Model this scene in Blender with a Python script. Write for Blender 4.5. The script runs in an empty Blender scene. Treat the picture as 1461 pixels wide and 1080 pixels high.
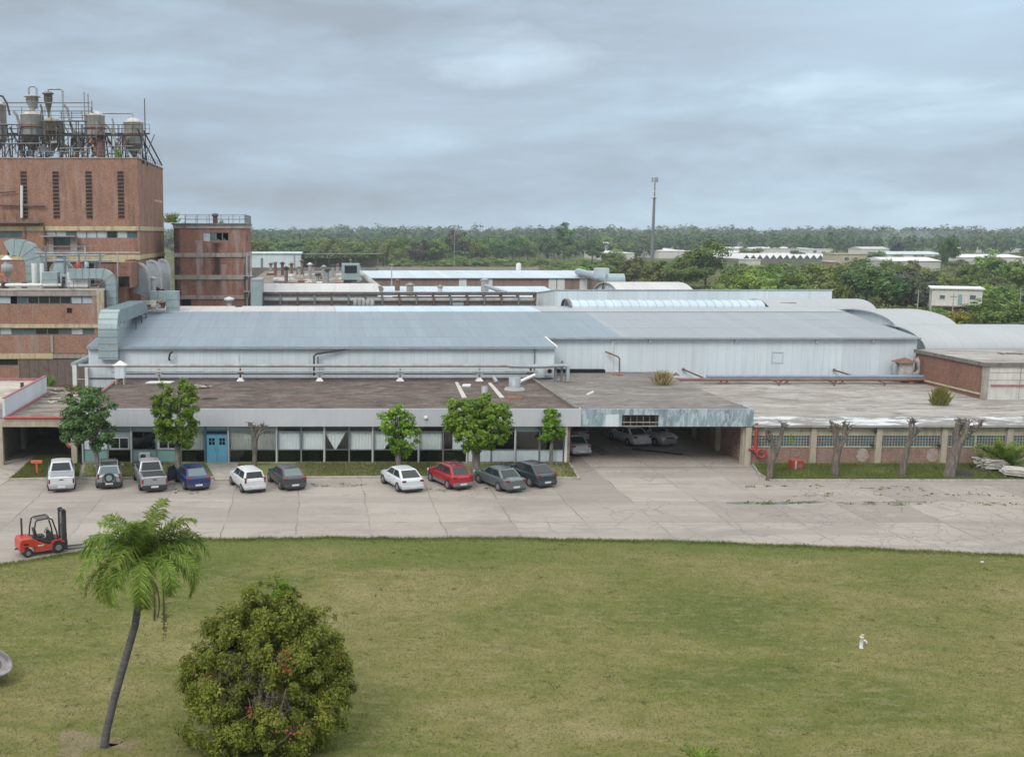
import bpy, bmesh, math, random
import numpy as np
from mathutils import Vector, Matrix
R = math.radians
RNG = np.random.default_rng(7)
random.seed(7)
SC = bpy.context.scene
COL = SC.collection

# ------------------------------------------------------------------ survey: photo measurements -> metres
F_PX, PPX, PPY, CAM_H = 1530.0, 450.0, 540.0, 17.3
TH = math.atan((540 - 334) / F_PX)
CT, ST = math.cos(TH), math.sin(TH)
def _ray(px, py):
    cx, cy = (px - PPX) / F_PX, (PPY - py) / F_PX
    return cx, CT + cy * ST, -ST + cy * CT
def G(px, py, z=0.0):
    "ground point (X, Y) at height z seen at photo pixel px, py"
    a, b, c = _ray(px, py); t = (z - CAM_H) / c
    return a * t, b * t
def W(px, py, Y):
    "X, Z of photo pixel px, py on the vertical plane at depth Y"
    a, b, c = _ray(px, py); t = Y / b
    return a * t, CAM_H + c * t
def GX(px, Y, z=0.0):
    "X for photo column px at depth Y, height z"
    d = Y * CT - (z - CAM_H) * ST
    return (px - PPX) / F_PX * d
def GZ(py, Y): return W(PPX, py, Y)[1]
def GY(py, z): return G(PPX, py, z)[1]

# ------------------------------------------------------------------ objects
ROOT = {}
def props(o, label=None, cat=None, group=None, kind=None):
    if label: o['label'] = label
    if cat: o['category'] = cat
    if group: o['group'] = group
    if kind: o['kind'] = kind
    return o
def thing(name, label, cat, loc=(0, 0, 0), rz=0.0, group=None):
    o = bpy.data.objects.new(name, None); COL.objects.link(o)
    o.empty_display_size = 0.2
    o.location = loc; o.rotation_euler = (0, 0, rz)
    return props(o, label, cat, group)
def world_off(p):
    while p.parent is not None: p = p.parent
    return p.location
def link_mesh(name, me, mats, parent=None):
    o = bpy.data.objects.new(name, me); COL.objects.link(o)
    if not isinstance(mats, (list, tuple)): mats = [mats]
    for m in mats: me.materials.append(m)
    if parent is not None: o.parent = parent
    return o
def copy_tree(o, parent=None):
    c = o.copy(); COL.objects.link(c)
    if parent is not None: c.parent = parent
    for ch in o.children: copy_tree(ch, c)
    return c

class MB:
    "collects primitives into one mesh"
    def __init__(s): s.v, s.f, s.m, s.s = [], [], [], []
    def add(s, vs, fs, m=0, sm=False):
        b = len(s.v); s.v += [tuple(v) for v in vs]
        for f in fs: s.f.append([b + i for i in f]); s.m.append(m); s.s.append(sm)
        return s
    def box(s, x0, x1, y0, y1, z0, z1, m=0):
        if x0 > x1: x0, x1 = x1, x0
        if y0 > y1: y0, y1 = y1, y0
        if z0 > z1: z0, z1 = z1, z0
        v = [(x0,y0,z0),(x1,y0,z0),(x1,y1,z0),(x0,y1,z0),(x0,y0,z1),(x1,y0,z1),(x1,y1,z1),(x0,y1,z1)]
        return s.add(v, [(0,3,2,1),(4,5,6,7),(0,1,5,4),(1,2,6,5),(2,3,7,6),(3,0,4,7)], m)
    def obox(s, c, size, rot=(0,0,0), m=0):
        M = Matrix.Rotation(rot[2],3,'Z') @ Matrix.Rotation(rot[1],3,'Y') @ Matrix.Rotation(rot[0],3,'X')
        a,b,d = [q/2 for q in size]
        v = [Vector(c) + M @ Vector(p) for p in [(-a,-b,-d),(a,-b,-d),(a,b,-d),(-a,b,-d),(-a,-b,d),(a,-b,d),(a,b,d),(-a,b,d)]]
        return s.add(v, [(0,3,2,1),(4,5,6,7),(0,1,5,4),(1,2,6,5),(2,3,7,6),(3,0,4,7)], m)
    def beam(s, p0, p1, w=0.1, h=None, m=0):
        h = h or w; p0, p1 = Vector(p0), Vector(p1); d = (p1-p0)
        if d.length < 1e-6: return s
        d.normalize(); up = Vector((0,0,1)) if abs(d.z) < 0.95 else Vector((0,1,0))
        a = d.cross(up).normalized(); b = a.cross(d).normalized(); a *= w/2; b *= h/2
        v = [p0-a-b,p0+a-b,p0+a+b,p0-a+b,p1-a-b,p1+a-b,p1+a+b,p1-a+b]
        return s.add(v, [(0,1,2,3),(7,6,5,4),(0,4,5,1),(1,5,6,2),(2,6,7,3),(3,7,4,0)], m)
    def tube(s, pts, r, n=8, m=0, caps=True, sm=True):
        pts = [Vector(p) for p in pts]; k = len(pts)
        rs = r if isinstance(r, (list, tuple)) else [r]*k
        T = []
        for i in range(k):
            t = pts[min(i+1,k-1)] - pts[max(i-1,0)]
            T.append(t.normalized() if t.length > 1e-9 else Vector((0,0,1)))
        up = Vector((0,0,1)) if abs(T[0].z) < 0.9 else Vector((1,0,0))
        a = T[0].cross(up).normalized(); vs = []
        for i in range(k):
            a = (a - T[i]*a.dot(T[i])).normalized(); b = T[i].cross(a)
            for j in range(n):
                g = 2*math.pi*j/n; vs.append(pts[i] + (a*math.cos(g)+b*math.sin(g))*rs[i])
        fs = [(i*n+j, i*n+(j+1)%n, (i+1)*n+(j+1)%n, (i+1)*n+j) for i in range(k-1) for j in range(n)]
        s.add(vs, fs, m, sm)
        if caps:
            s.add(vs[:n], [tuple(range(n))[::-1]], m); s.add(vs[-n:], [tuple(range(n))], m)
        return s
    def cyl(s, p0, p1, r0, r1=None, n=12, m=0, caps=True, sm=True):
        return s.tube([p0, p1], [r0, r0 if r1 is None else r1], n, m, caps, sm)
    def lathe(s, c, prof, n=16, m=0, sm=True):
        vs = []; k = len(prof)
        for r, z in prof:
            for j in range(n):
                g = 2*math.pi*j/n; vs.append((c[0]+r*math.cos(g), c[1]+r*math.sin(g), c[2]+z))
        fs = [(i*n+j, i*n+(j+1)%n, (i+1)*n+(j+1)%n, (i+1)*n+j) for i in range(k-1) for j in range(n)]
        s.add(vs, fs, m, sm)
        s.add(vs[:n], [tuple(range(n))[::-1]], m); s.add(vs[-n:], [tuple(range(n))], m)
        return s
    def prism(s, axis, poly, a0, a1, m=0, sm=False):
        n = len(poly)
        def P(u, w, a): return {'x':(a,u,w),'y':(u,a,w),'z':(u,w,a)}[axis]
        vs = [P(u,w,a0) for u,w in poly] + [P(u,w,a1) for u,w in poly]
        s.add(vs, [(i,(i+1)%n,n+(i+1)%n,n+i) for i in range(n)], m, sm)
        s.add(vs, [tuple(range(n))[::-1], tuple(range(n,2*n))], m)
        return s
    def duct(s, pts, wax, w, t, m=0, ribs=0.0, flange=0.03):
        "rectangular duct swept along pts, w wide along wax, t thick; ribs = flange spacing"
        pts = [Vector(p) for p in pts]; wax = Vector(wax).normalized(); k = len(pts); vs = []; N = []
        for i in range(k):
            T = (pts[min(i+1,k-1)] - pts[max(i-1,0)]).normalized()
            nrm = T.cross(wax).normalized(); wv = nrm.cross(T).normalized(); N.append((nrm, wv, T))
            a, b = wv*w/2, nrm*t/2
            vs += [pts[i]-a-b, pts[i]+a-b, pts[i]+a+b, pts[i]-a+b]
        fs = [(i*4+j, i*4+(j+1)%4, (i+1)*4+(j+1)%4, (i+1)*4+j) for i in range(k-1) for j in range(4)]
        fs += [(3,2,1,0), tuple(range((k-1)*4, k*4))]
        s.add(vs, fs, m)
        if ribs:
            acc = 0.0
            for i in range(k-1):
                d = (pts[i+1]-pts[i]); L = d.length; q = ribs - acc
                while q < L:
                    c = pts[i] + d*(q/L); nrm, wv, T = N[i]; T = d.normalized()
                    nrm = T.cross(wax).normalized(); wv = nrm.cross(T).normalized()
                    a, b, e = wv*(w/2+flange), nrm*(t/2+flange), T*0.025
                    v = [c-a-b-e,c+a-b-e,c+a+b-e,c-a+b-e,c-a-b+e,c+a-b+e,c+a+b+e,c-a+b+e]
                    s.add(v, [(0,1,2,3),(7,6,5,4),(0,4,5,1),(1,5,6,2),(2,6,7,3),(3,7,4,0)], m+1)
                    q += ribs
                acc = L - (q - ribs)
        return s
    def build(s, name, mats, parent=None, world=False, bevel=0.0, recalc=True, seg=2):
        me = bpy.data.meshes.new(name)
        off = world_off(parent) if (world and parent is not None) else Vector((0,0,0))
        vs = [(v[0]-off.x, v[1]-off.y, v[2]-off.z) for v in s.v]
        me.from_pydata(vs, [], s.f)
        me.polygons.foreach_set('material_index', s.m); me.polygons.foreach_set('use_smooth', s.s)
        if recalc or bevel:
            bm = bmesh.new(); bm.from_mesh(me)
            if bevel:
                bmesh.ops.remove_doubles(bm, verts=bm.verts, dist=1e-4)
                es = [e for e in bm.edges if len(e.link_faces)==2 and e.calc_face_angle(0) > 0.5]
                bmesh.ops.bevel(bm, geom=es, offset=bevel, segments=seg, profile=0.6, affect='EDGES', clamp_overlap=True)
            bmesh.ops.recalc_face_normals(bm, faces=bm.faces)
            bm.to_mesh(me); bm.free()
        me.update()
        return link_mesh(name, me, mats, parent)

def quads_mesh(name, V, mats, parent=None, nv=4, midx=None, smooth=False):
    "V: (n, nv, 3) array of separate faces"
    n = len(V); me = bpy.data.meshes.new(name)
    me.vertices.add(n*nv); me.vertices.foreach_set('co', np.ascontiguousarray(V, dtype=np.float32).ravel())
    me.loops.add(n*nv); me.loops.foreach_set('vertex_index', np.arange(n*nv, dtype=np.int32))
    me.polygons.add(n); me.polygons.foreach_set('loop_start', np.arange(0, n*nv, nv, dtype=np.int32))
    if midx is not None: me.polygons.foreach_set('material_index', np.asarray(midx, dtype=np.int32))
    me.update(calc_edges=True)
    return link_mesh(name, me, mats, parent)

def unit(a): return a / np.maximum(np.linalg.norm(a, axis=-1, keepdims=True), 1e-9)
def leaves(P, N, S, asp=0.55, rng=RNG):
    n = len(P); t = unit(np.cross(N, unit(rng.normal(size=(n,3))))); b = np.cross(N, t)
    S = np.asarray(S).reshape(-1,1)*np.ones((n,1)); bend = N*S*0.25
    return np.stack([P+t*S-bend, P+b*S*asp, P-t*S-bend, P-b*S*asp], axis=1)
def clumped(blobs, nclump, cr, nleaf, rng, inner=0.45, flat=0.75):
    "leaf centres and normals in clumps spread over ellipsoids"
    w = np.array([b[3]*b[4]+b[4]*b[5]+b[3]*b[5] for b in blobs]); w = w/w.sum()
    k = rng.choice(len(blobs), nclump, p=w); B = np.array(blobs)[k]
    d = unit(rng.normal(size=(nclump,3))); rad = inner+(1.14-inner)*rng.random((nclump,1))**0.6
    C = B[:,:3]+B[:,3:6]*d*rad
    j = rng.integers(0, nclump, nleaf); crs = cr*(0.6+0.8*rng.random(nclump))
    q = unit(rng.normal(size=(nleaf,3))); r = rng.random((nleaf,1))**0.45
    off = q*r*crs[j][:,None]; off[:,2] *= flat
    P = C[j]+off
    N = unit(q*0.6+d[j]*0.7+np.array([0,0,0.55])+rng.normal(size=(nleaf,3))*0.45)
    return P, N
# ------------------------------------------------------------------ materials (all procedural)
def _new(name):
    m = bpy.data.materials.new(name); m.use_nodes = True
    nt = m.node_tree; nt.nodes.clear()
    out = nt.nodes.new('ShaderNodeOutputMaterial')
    return m, nt, out
def nd(nt, typ, **kw):
    n = nt.nodes.new(typ)
    for k, v in kw.items():
        if k in ('ins',):
            for a, b in v.items(): n.inputs[a].default_value = b
        else: setattr(n, k, v)
    return n
def lk(nt, a, b): nt.links.new(a, b)
def c4(c): return (c[0], c[1], c[2], 1.0)
def noise(nt, vec, scale, detail=4, rough=0.6, dist=0.0):
    n = nd(nt, 'ShaderNodeTexNoise', ins={'Scale':scale,'Detail':detail,'Roughness':rough,'Distortion':dist})
    if vec is not None: lk(nt, vec, n.inputs['Vector'])
    return n.outputs['Fac']
def ramp(nt, fac, stops):
    r = nd(nt, 'ShaderNodeValToRGB'); e = r.color_ramp.elements
    while len(e) < len(stops): e.new(0.5)
    for i, (p, c) in enumerate(stops):
        e[i].position = p; e[i].color = c4(c) if not isinstance(c, float) else (c,c,c,1)
    lk(nt, fac, r.inputs['Fac']); return r.outputs['Color']
def mixc(nt, fac, a, b, mode='MIX'):
    n = nd(nt, 'ShaderNodeMix', data_type='RGBA', blend_type=mode)
    for sock, v in ((n.inputs[0],fac),(n.inputs[6],a),(n.inputs[7],b)):
        if isinstance(v, (int,float)): sock.default_value = v
        elif isinstance(v, (tuple,list)): sock.default_value = c4(v)
        else: lk(nt, v, sock)
    return n.outputs[2]
def math_(nt, op, a, b=None, c=None):
    n = nd(nt, 'ShaderNodeMath', operation=op)
    for i, v in enumerate((a,b,c)):
        if v is None: continue
        if isinstance(v, (int,float)): n.inputs[i].default_value = v
        else: lk(nt, v, n.inputs[i])
    return n.outputs[0]
def coords(nt, scale=(1,1,1), rot=(0,0,0), loc=(0,0,0)):
    t = nd(nt, 'ShaderNodeTexCoord'); mp = nd(nt, 'ShaderNodeMapping')
    mp.inputs['Scale'].default_value = scale; mp.inputs['Rotation'].default_value = rot; mp.inputs['Location'].default_value = loc
    lk(nt, t.outputs['Object'], mp.inputs['Vector']); return mp.outputs['Vector']
def pbsdf(nt, out, col, rough=0.8, metal=0.0, bump=None, bstr=0.3, bdist=0.02, spec=0.5, coat=0.0):
    p = nd(nt, 'ShaderNodeBsdfPrincipled', ins={'Roughness':rough,'Metallic':metal,'Specular IOR Level':spec,'Coat Weight':coat,'Coat Roughness':0.06}) if not hasattr(rough,'links') else nd(nt, 'ShaderNodeBsdfPrincipled', ins={'Metallic':metal,'Specular IOR Level':spec})
    if hasattr(rough,'links'): lk(nt, rough, p.inputs['Roughness'])
    if isinstance(col, (tuple,list)): p.inputs['Base Color'].default_value = c4(col)
    else: lk(nt, col, p.inputs['Base Color'])
    if bump is not None:
        b = nd(nt, 'ShaderNodeBump', ins={'Strength':bstr,'Distance':bdist}); lk(nt, bump, b.inputs['Height']); lk(nt, b.outputs[0], p.inputs['Normal'])
    lk(nt, p.outputs[0], out.inputs['Surface']); return p

def M_plain(name, col, rough=0.7, metal=0.0, var=0.18, scale=1.5, coat=0.0, spec=0.5, col2=None, streak=0.0, dirt=None, dirt_amt=0.5, bump=0.0):
    m, nt, out = _new(name); v = coords(nt)
    f = noise(nt, v, scale, 5, 0.65)
    lo = tuple(c*(1-var) for c in col); hi = tuple(min(1,c*(1+var)) for c in (col2 or col))
    c = ramp(nt, f, [(0.3,lo),(0.7,hi)])
    if dirt is not None:
        vs = coords(nt, (2.2,2.2,0.25) if streak else (1,1,1))
        d = noise(nt, vs, 1.0 if streak else 0.7, 6, 0.7)
        dm = ramp(nt, d, [(0.5,0.0),(0.72,1.0)])
        c = mixc(nt, math_(nt,'MULTIPLY',dm,dirt_amt), c, dirt)
    pbsdf(nt, out, c, rough, metal, bump=(noise(nt, v, scale*8, 4) if bump else None), bstr=bump, spec=spec, coat=coat)
    return m

def M_sheet(name, col, axis='x', pitch=0.25, rough=0.55, metal=0.0, var=0.08, dirt=None, dirt_amt=0.3, panel=None, streak=True, bstr=0.5, bands=None, lap=0.0):
    "painted profiled metal sheet: ribs across axis, panel-to-panel variation, run-off streaks"
    m, nt, out = _new(name); t = nd(nt,'ShaderNodeTexCoord'); sp = nd(nt,'ShaderNodeSeparateXYZ'); lk(nt,t.outputs['Object'],sp.inputs[0])
    a = {'x':sp.outputs[0],'y':sp.outputs[1]}[axis]
    rib = math_(nt,'SINE', math_(nt,'MULTIPLY', a, 2*math.pi/pitch))
    rib = math_(nt,'GREATER_THAN', rib, 0.6)
    pid = math_(nt,'FLOOR', math_(nt,'DIVIDE', a, panel or 1.1))
    cv = nd(nt,'ShaderNodeCombineXYZ'); lk(nt,pid,cv.inputs[0])
    wn = nd(nt,'ShaderNodeTexWhiteNoise', noise_dimensions='3D'); lk(nt,cv.outputs[0],wn.inputs['Vector'])
    lo = tuple(c*(1-var) for c in col); hi = tuple(min(1,c*(1+var)) for c in col)
    c = ramp(nt, wn.outputs['Value'], [(0.0,lo),(1.0,hi)])
    big = noise(nt, t.outputs['Object'], 0.12, 5, 0.6)
    c = mixc(nt, math_(nt,'MULTIPLY', ramp(nt,big,[(0.4,0.0),(0.65,1.0)]), 0.35), c, tuple(q*0.86 for q in col))
    sc = (1.6,0.12,1) if False else ((2.5,0.15,0.15) if axis=='x' else (0.15,2.5,0.15))
    d = noise(nt, coords(nt, sc), 1.0, 6, 0.7)
    c = mixc(nt, math_(nt,'MULTIPLY', ramp(nt,d,[(0.5,0.0),(0.75,1.0)]), dirt_amt), c, dirt or tuple(q*0.6 for q in col))
    # lap joint line at each panel
    fr = math_(nt,'FRACT', math_(nt,'DIVIDE', a, panel or 1.1))
    c = mixc(nt, math_(nt,'MULTIPLY', math_(nt,'LESS_THAN', fr, 0.035), 0.35), c, tuple(q*0.55 for q in col))
    if lap:
        o_ = {'x':sp.outputs[1],'y':sp.outputs[0]}[axis]
        lf = math_(nt,'FRACT', math_(nt,'DIVIDE', math_(nt,'ADD',o_,math_(nt,'MULTIPLY',wn.outputs['Value'],.12)), lap))
        lm = ramp(nt, noise(nt, coords(nt,(0.35,0.35,1),loc=(2,7,0)),1.0,4,.7), [(.42,.1),(.6,.8)])
        c = mixc(nt, math_(nt,'MULTIPLY', math_(nt,'LESS_THAN', lf, .035), lm), c, tuple(q*.5 for q in col))
        q2 = noise(nt, coords(nt,(.9,.9,1),loc=(8,3,0)),1.0,7,.8,.5); c = mixc(nt, math_(nt,'MULTIPLY', ramp(nt,q2,[(.60,0.0),(.70,.8)]),.6), c, (col[0]*.75,col[1]*.62,col[2]*.55))
    pbsdf(nt, out, c, rough, metal, bump=rib, bstr=bstr, bdist=0.02); return m

def M_brick(name, c1=(0.30,0.135,0.09), c2=(0.22,0.095,0.065), mortar=(0.28,0.22,0.18), dirt=(0.06,0.05,0.045), dirt_amt=0.6, pale=0.25, dlow=0.5):
    m, nt, out = _new(name); t = nd(nt,'ShaderNodeTexCoord'); sp = nd(nt,'ShaderNodeSeparateXYZ'); lk(nt,t.outputs['Object'],sp.inputs[0])
    cv = nd(nt,'ShaderNodeCombineXYZ'); lk(nt, math_(nt,'ADD',sp.outputs[0],sp.outputs[1]), cv.inputs[0]); lk(nt, sp.outputs[2], cv.inputs[1])
    b = nd(nt,'ShaderNodeTexBrick', ins={'Scale':1.0,'Brick Width':0.3,'Row Height':0.11,'Mortar Size':0.014,'Mortar Smooth':0.2,'Bias':-0.1,
        'Color1':c4(c1),'Color2':c4(c2),'Mortar':c4(mortar)}); lk(nt, cv.outputs[0], b.inputs['Vector'])
    c = b.outputs['Color']
    n1 = noise(nt, t.outputs['Object'], 0.5, 7, 0.75, 0.4); c = mixc(nt, ramp(nt,n1,[(0.42,0.0),(0.62,0.45)]), c, (c1[0]*1.2,c1[1]*1.35,c1[2]*1.45))
    n3 = noise(nt, t.outputs['Object'], 2.2, 7, 0.8); c = mixc(nt, ramp(nt,n3,[(0.46,0.0),(0.66,0.45)]), c, tuple(q*0.62 for q in c2))
    n5 = noise(nt, coords(nt,(1,1,2.2)), 5.0, 4, 0.85); c = mixc(nt, ramp(nt,n5,[(0.40,0.6),(0.52,0.0)]), c, tuple(q*0.5 for q in c2)); c = mixc(nt, ramp(nt,n5,[(0.54,0.0),(0.66,0.5)]), c, tuple(min(1,q*1.5) for q in c1))
    n2 = noise(nt, coords(nt,(0.9,0.9,0.09)), 1.0, 6, 0.7, 0.3)
    c = mixc(nt, math_(nt,'MULTIPLY', ramp(nt,n2,[(dlow,0.0),(dlow+0.22,1.0)]), dirt_amt), c, dirt)
    n4 = noise(nt, coords(nt,(0.7,0.7,0.12),loc=(7,3,1)), 1.0, 6, 0.7)
    c = mixc(nt, math_(nt,'MULTIPLY', ramp(nt,n4,[(0.52,0.0),(0.75,1.0)]), pale), c, (0.42,0.36,0.33))
    pbsdf(nt, out, c, 0.9, 0, bump=b.outputs['Fac'], bstr=-0.3, bdist=0.01, spec=0.2); return m

def M_roof(name, base, dark, light, rust=None, sx=0.6, sy=1.0, scale=0.33):
    "old flat bitumen or concrete roof with stains, patches and seams"
    m, nt, out = _new(name); v = coords(nt,(sx,sy,1)); o = coords(nt)
    f = noise(nt, v, scale*1.6, 9, 0.72, 0.6); c = ramp(nt, f, [(0.36,dark),(0.50,base),(0.62,light)])
    g = noise(nt, coords(nt,(sx,sy,1),loc=(13,5,2)), scale*2.3, 6, 0.7, 0.6)
    if rust is not None: c = mixc(nt, ramp(nt,g,[(0.48,0.0),(0.60,0.7)]), c, rust)
    h = noise(nt, coords(nt,(sx*0.7,sy*1.8,1),loc=(3,9,0)), scale*3.1, 5, 0.75, 0.5)
    c = mixc(nt, ramp(nt,h,[(0.54,0.0),(0.63,0.8)]), c, tuple(q*0.6 for q in dark))
    h2 = noise(nt, coords(nt,(sx*0.9,sy*2.6,1),loc=(31,2,0)), scale*4.2, 6, 0.75, 0.8)
    c = mixc(nt, ramp(nt,h2,[(0.54,0.0),(0.64,0.8)]), c, tuple(min(.6,q*1.25) for q in light))
    k = noise(nt, o, 4.0, 5, 0.8); c = mixc(nt, ramp(nt,k,[(0.3,0.22),(0.7,0.0)]), c, tuple(q*0.4 for q in base))
    sp = nd(nt,'ShaderNodeSeparateXYZ'); lk(nt, o, sp.inputs[0])
    ln = math_(nt,'LESS_THAN', math_(nt,'FRACT', math_(nt,'DIVIDE', math_(nt,'ADD',sp.outputs[1],math_(nt,'MULTIPLY',f,0.25)), 1.05)), 0.06)
    c = mixc(nt, math_(nt,'MULTIPLY', ln, 0.12), c, tuple(q*0.5 for q in dark))
    pbsdf(nt, out, c, 0.9, 0, bump=k, bstr=0.25, spec=0.2); return m

def M_leaf(name, cols, rough=0.55, trans=0.25, patch=0.5):
    "cols: list of leaf colours; random per leaf plus broad patches"
    m, nt, out = _new(name)
    g = nd(nt,'ShaderNodeNewGeometry'); oi = nd(nt,'ShaderNodeObjectInfo'); t = nd(nt,'ShaderNodeTexCoord')
    f = noise(nt, t.outputs['Object'], patch, 3, 0.6)
    x = math_(nt,'ADD', math_(nt,'MULTIPLY', g.outputs['Random Per Island'], 0.55), math_(nt,'MULTIPLY', math_(nt,'SUBTRACT', f, 0.28), 1.0))
    n = len(cols); c = ramp(nt, x, [(0.08+0.84*i/(n-1), cols[i]) for i in range(n)])
    hs = nd(nt,'ShaderNodeHueSaturation'); lk(nt,c,hs.inputs['Color'])
    lk(nt, math_(nt,'ADD',0.485,math_(nt,'MULTIPLY',oi.outputs['Random'],0.03)), hs.inputs['Hue'])
    lk(nt, math_(nt,'ADD',0.70,math_(nt,'MULTIPLY',oi.outputs['Random'],0.60)), hs.inputs['Value'])
    p = nd(nt,'ShaderNodeBsdfPrincipled', ins={'Roughness':rough,'Specular IOR Level':0.25}); lk(nt,hs.outputs[0],p.inputs['Base Color'])
    tr = nd(nt,'ShaderNodeBsdfTranslucent'); lk(nt,hs.outputs[0],tr.inputs['Color'])
    mx = nd(nt,'ShaderNodeMixShader'); mx.inputs[0].default_value = trans
    lk(nt,p.outputs[0],mx.inputs[1]); lk(nt,tr.outputs[0],mx.inputs[2]); lk(nt,mx.outputs[0],out.inputs['Surface']); return m

def M_glass(name, tint=(0.6,0.66,0.66), mirror=0.3, rough=0.03):
    m, nt, out = _new(name)
    tr = nd(nt,'ShaderNodeBsdfTransparent'); tr.inputs['Color'].default_value = c4(tint)
    gl = nd(nt,'ShaderNodeBsdfGlossy', ins={'Roughness':rough}); gl.inputs['Color'].default_value = (0.8,0.85,0.85,1)
    lw = nd(nt,'ShaderNodeLayerWeight', ins={'Blend':0.35})
    mx = nd(nt,'ShaderNodeMixShader'); lk(nt, math_(nt,'MULTIPLY',lw.outputs['Facing'],mirror), mx.inputs[0])
    mx2 = math_(nt,'ADD', math_(nt,'MULTIPLY',lw.outputs['Facing'],mirror), 0.05); lk(nt,mx2,mx.inputs[0])
    lk(nt,tr.outputs[0],mx.inputs[1]); lk(nt,gl.outputs[0],mx.inputs[2]); lk(nt,mx.outputs[0],out.inputs['Surface']); return m

def M_concrete_yard():
    m, nt, out = _new('yard_concrete'); t = nd(nt,'ShaderNodeTexCoord'); o = t.outputs['Object']
    sp = nd(nt,'ShaderNodeSeparateXYZ'); lk(nt,o,sp.inputs[0])
    wob = noise(nt,o,0.35,4,0.6)
    X = math_(nt,'ADD',sp.outputs[0],math_(nt,'MULTIPLY',wob,0.5)); Y = math_(nt,'ADD',sp.outputs[1],math_(nt,'MULTIPLY',wob,0.35))
    px, py = math_(nt,'DIVIDE',math_(nt,'ADD',X,100.9),4.35), math_(nt,'DIVIDE',math_(nt,'ADD',Y,1.6),5.0)
    cv = nd(nt,'ShaderNodeCombineXYZ'); lk(nt,math_(nt,'FLOOR',px),cv.inputs[0]); lk(nt,math_(nt,'FLOOR',py),cv.inputs[1])
    wn = nd(nt,'ShaderNodeTexWhiteNoise',noise_dimensions='3D'); lk(nt,cv.outputs[0],wn.inputs['Vector'])
    c = ramp(nt, wn.outputs['Value'], [(0.0,(0.255,0.226,0.198)),(0.25,(0.325,0.29,0.255)),(1.0,(0.365,0.328,0.29))])
    n1 = noise(nt,coords(nt,(0.5,1,1)),0.22,8,0.7,0.5); c = mixc(nt, ramp(nt,n1,[(0.36,0.7),(0.52,0.0)]), c, (0.215,0.195,0.175))
    n2 = noise(nt,coords(nt,(0.6,1,1),loc=(4,8,0)),0.5,6,0.7,0.4); c = mixc(nt, ramp(nt,n2,[(0.55,0.0),(0.72,0.55)]), c, (0.42,0.385,0.35))
    n3 = noise(nt,o,6.0,6,0.8); c = mixc(nt, ramp(nt,n3,[(0.3,0.22),(0.65,0.0)]), c, (0.2,0.175,0.16))
    # joints
    dx = math_(nt,'ABSOLUTE',math_(nt,'SUBTRACT',math_(nt,'FRACT',px),0.5)); dy = math_(nt,'ABSOLUTE',math_(nt,'SUBTRACT',math_(nt,'FRACT',py),0.5))
    jx = math_(nt,'GREATER_THAN',dx,0.4905); jy = math_(nt,'GREATER_THAN',dy,0.492)
    jn = noise(nt,o,0.4,3,0.5); jm = ramp(nt,jn,[(0.38,0.1),(0.6,0.7)])
    c = mixc(nt, math_(nt,'MULTIPLY',math_(nt,'MAXIMUM',jx,jy),jm), c, (0.10,0.095,0.075))
    # cracks, many towards the east
    wv = nd(nt,'ShaderNodeVectorMath',operation='ADD'); nz = nd(nt,'ShaderNodeTexNoise',ins={'Scale':0.8,'Detail':4.0}); lk(nt,o,nz.inputs['Vector'])
    lk(nt,o,wv.inputs[0]); lk(nt,nz.outputs['Color'],wv.inputs[1])
    def crack(scale, w, lo, hi, seedloc):
        vo = nd(nt,'ShaderNodeTexVoronoi',feature='DISTANCE_TO_EDGE',ins={'Scale':scale}); lk(nt,wv.outputs[0],vo.inputs['Vector'])
        k = math_(nt,'LESS_THAN',vo.outputs['Distance'],w)
        mk = ramp(nt, math_(nt,'ADD', noise(nt,coords(nt,loc=seedloc),0.16,3,0.5), math_(nt,'MULTIPLY',math_(nt,'SUBTRACT',sp.outputs[0],18.0),0.0075)), [(lo,0.0),(hi,1.0)])
        return math_(nt,'MULTIPLY',k,mk)
    k = math_(nt,'MAXIMUM', crack(0.33,0.011,0.43,0.56,(1,1,1)), crack(0.85,0.02,0.56,0.66,(5,2,2)))
    c = mixc(nt, math_(nt,'MULTIPLY',k,0.5), c, (0.13,0.115,0.10))
    n8 = noise(nt,coords(nt,(0.8,1.2,1),loc=(1,9,3)),0.9,8,0.75,0.8); c = mixc(nt, ramp(nt,n8,[(0.56,0.0),(0.68,0.6)]), c, (0.19,0.168,0.145)); n9 = noise(nt,coords(nt,loc=(7,1,8)),2.6,5,0.7); c = mixc(nt, ramp(nt,n9,[(0.66,0.0),(0.72,0.55)]), c, (0.11,0.10,0.09))
    # tyre-polished lanes and oil drips
    n5 = noise(nt,coords(nt,(0.06,0.7,1),loc=(2,2,5)),1.0,4,0.6,0.3); c = mixc(nt, ramp(nt,n5,[(0.46,0.0),(0.62,0.55)]), c, (0.25,0.228,0.205))
    pbsdf(nt,out,c,0.85,0,bump=n3,bstr=0.15,spec=0.25); return m

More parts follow.
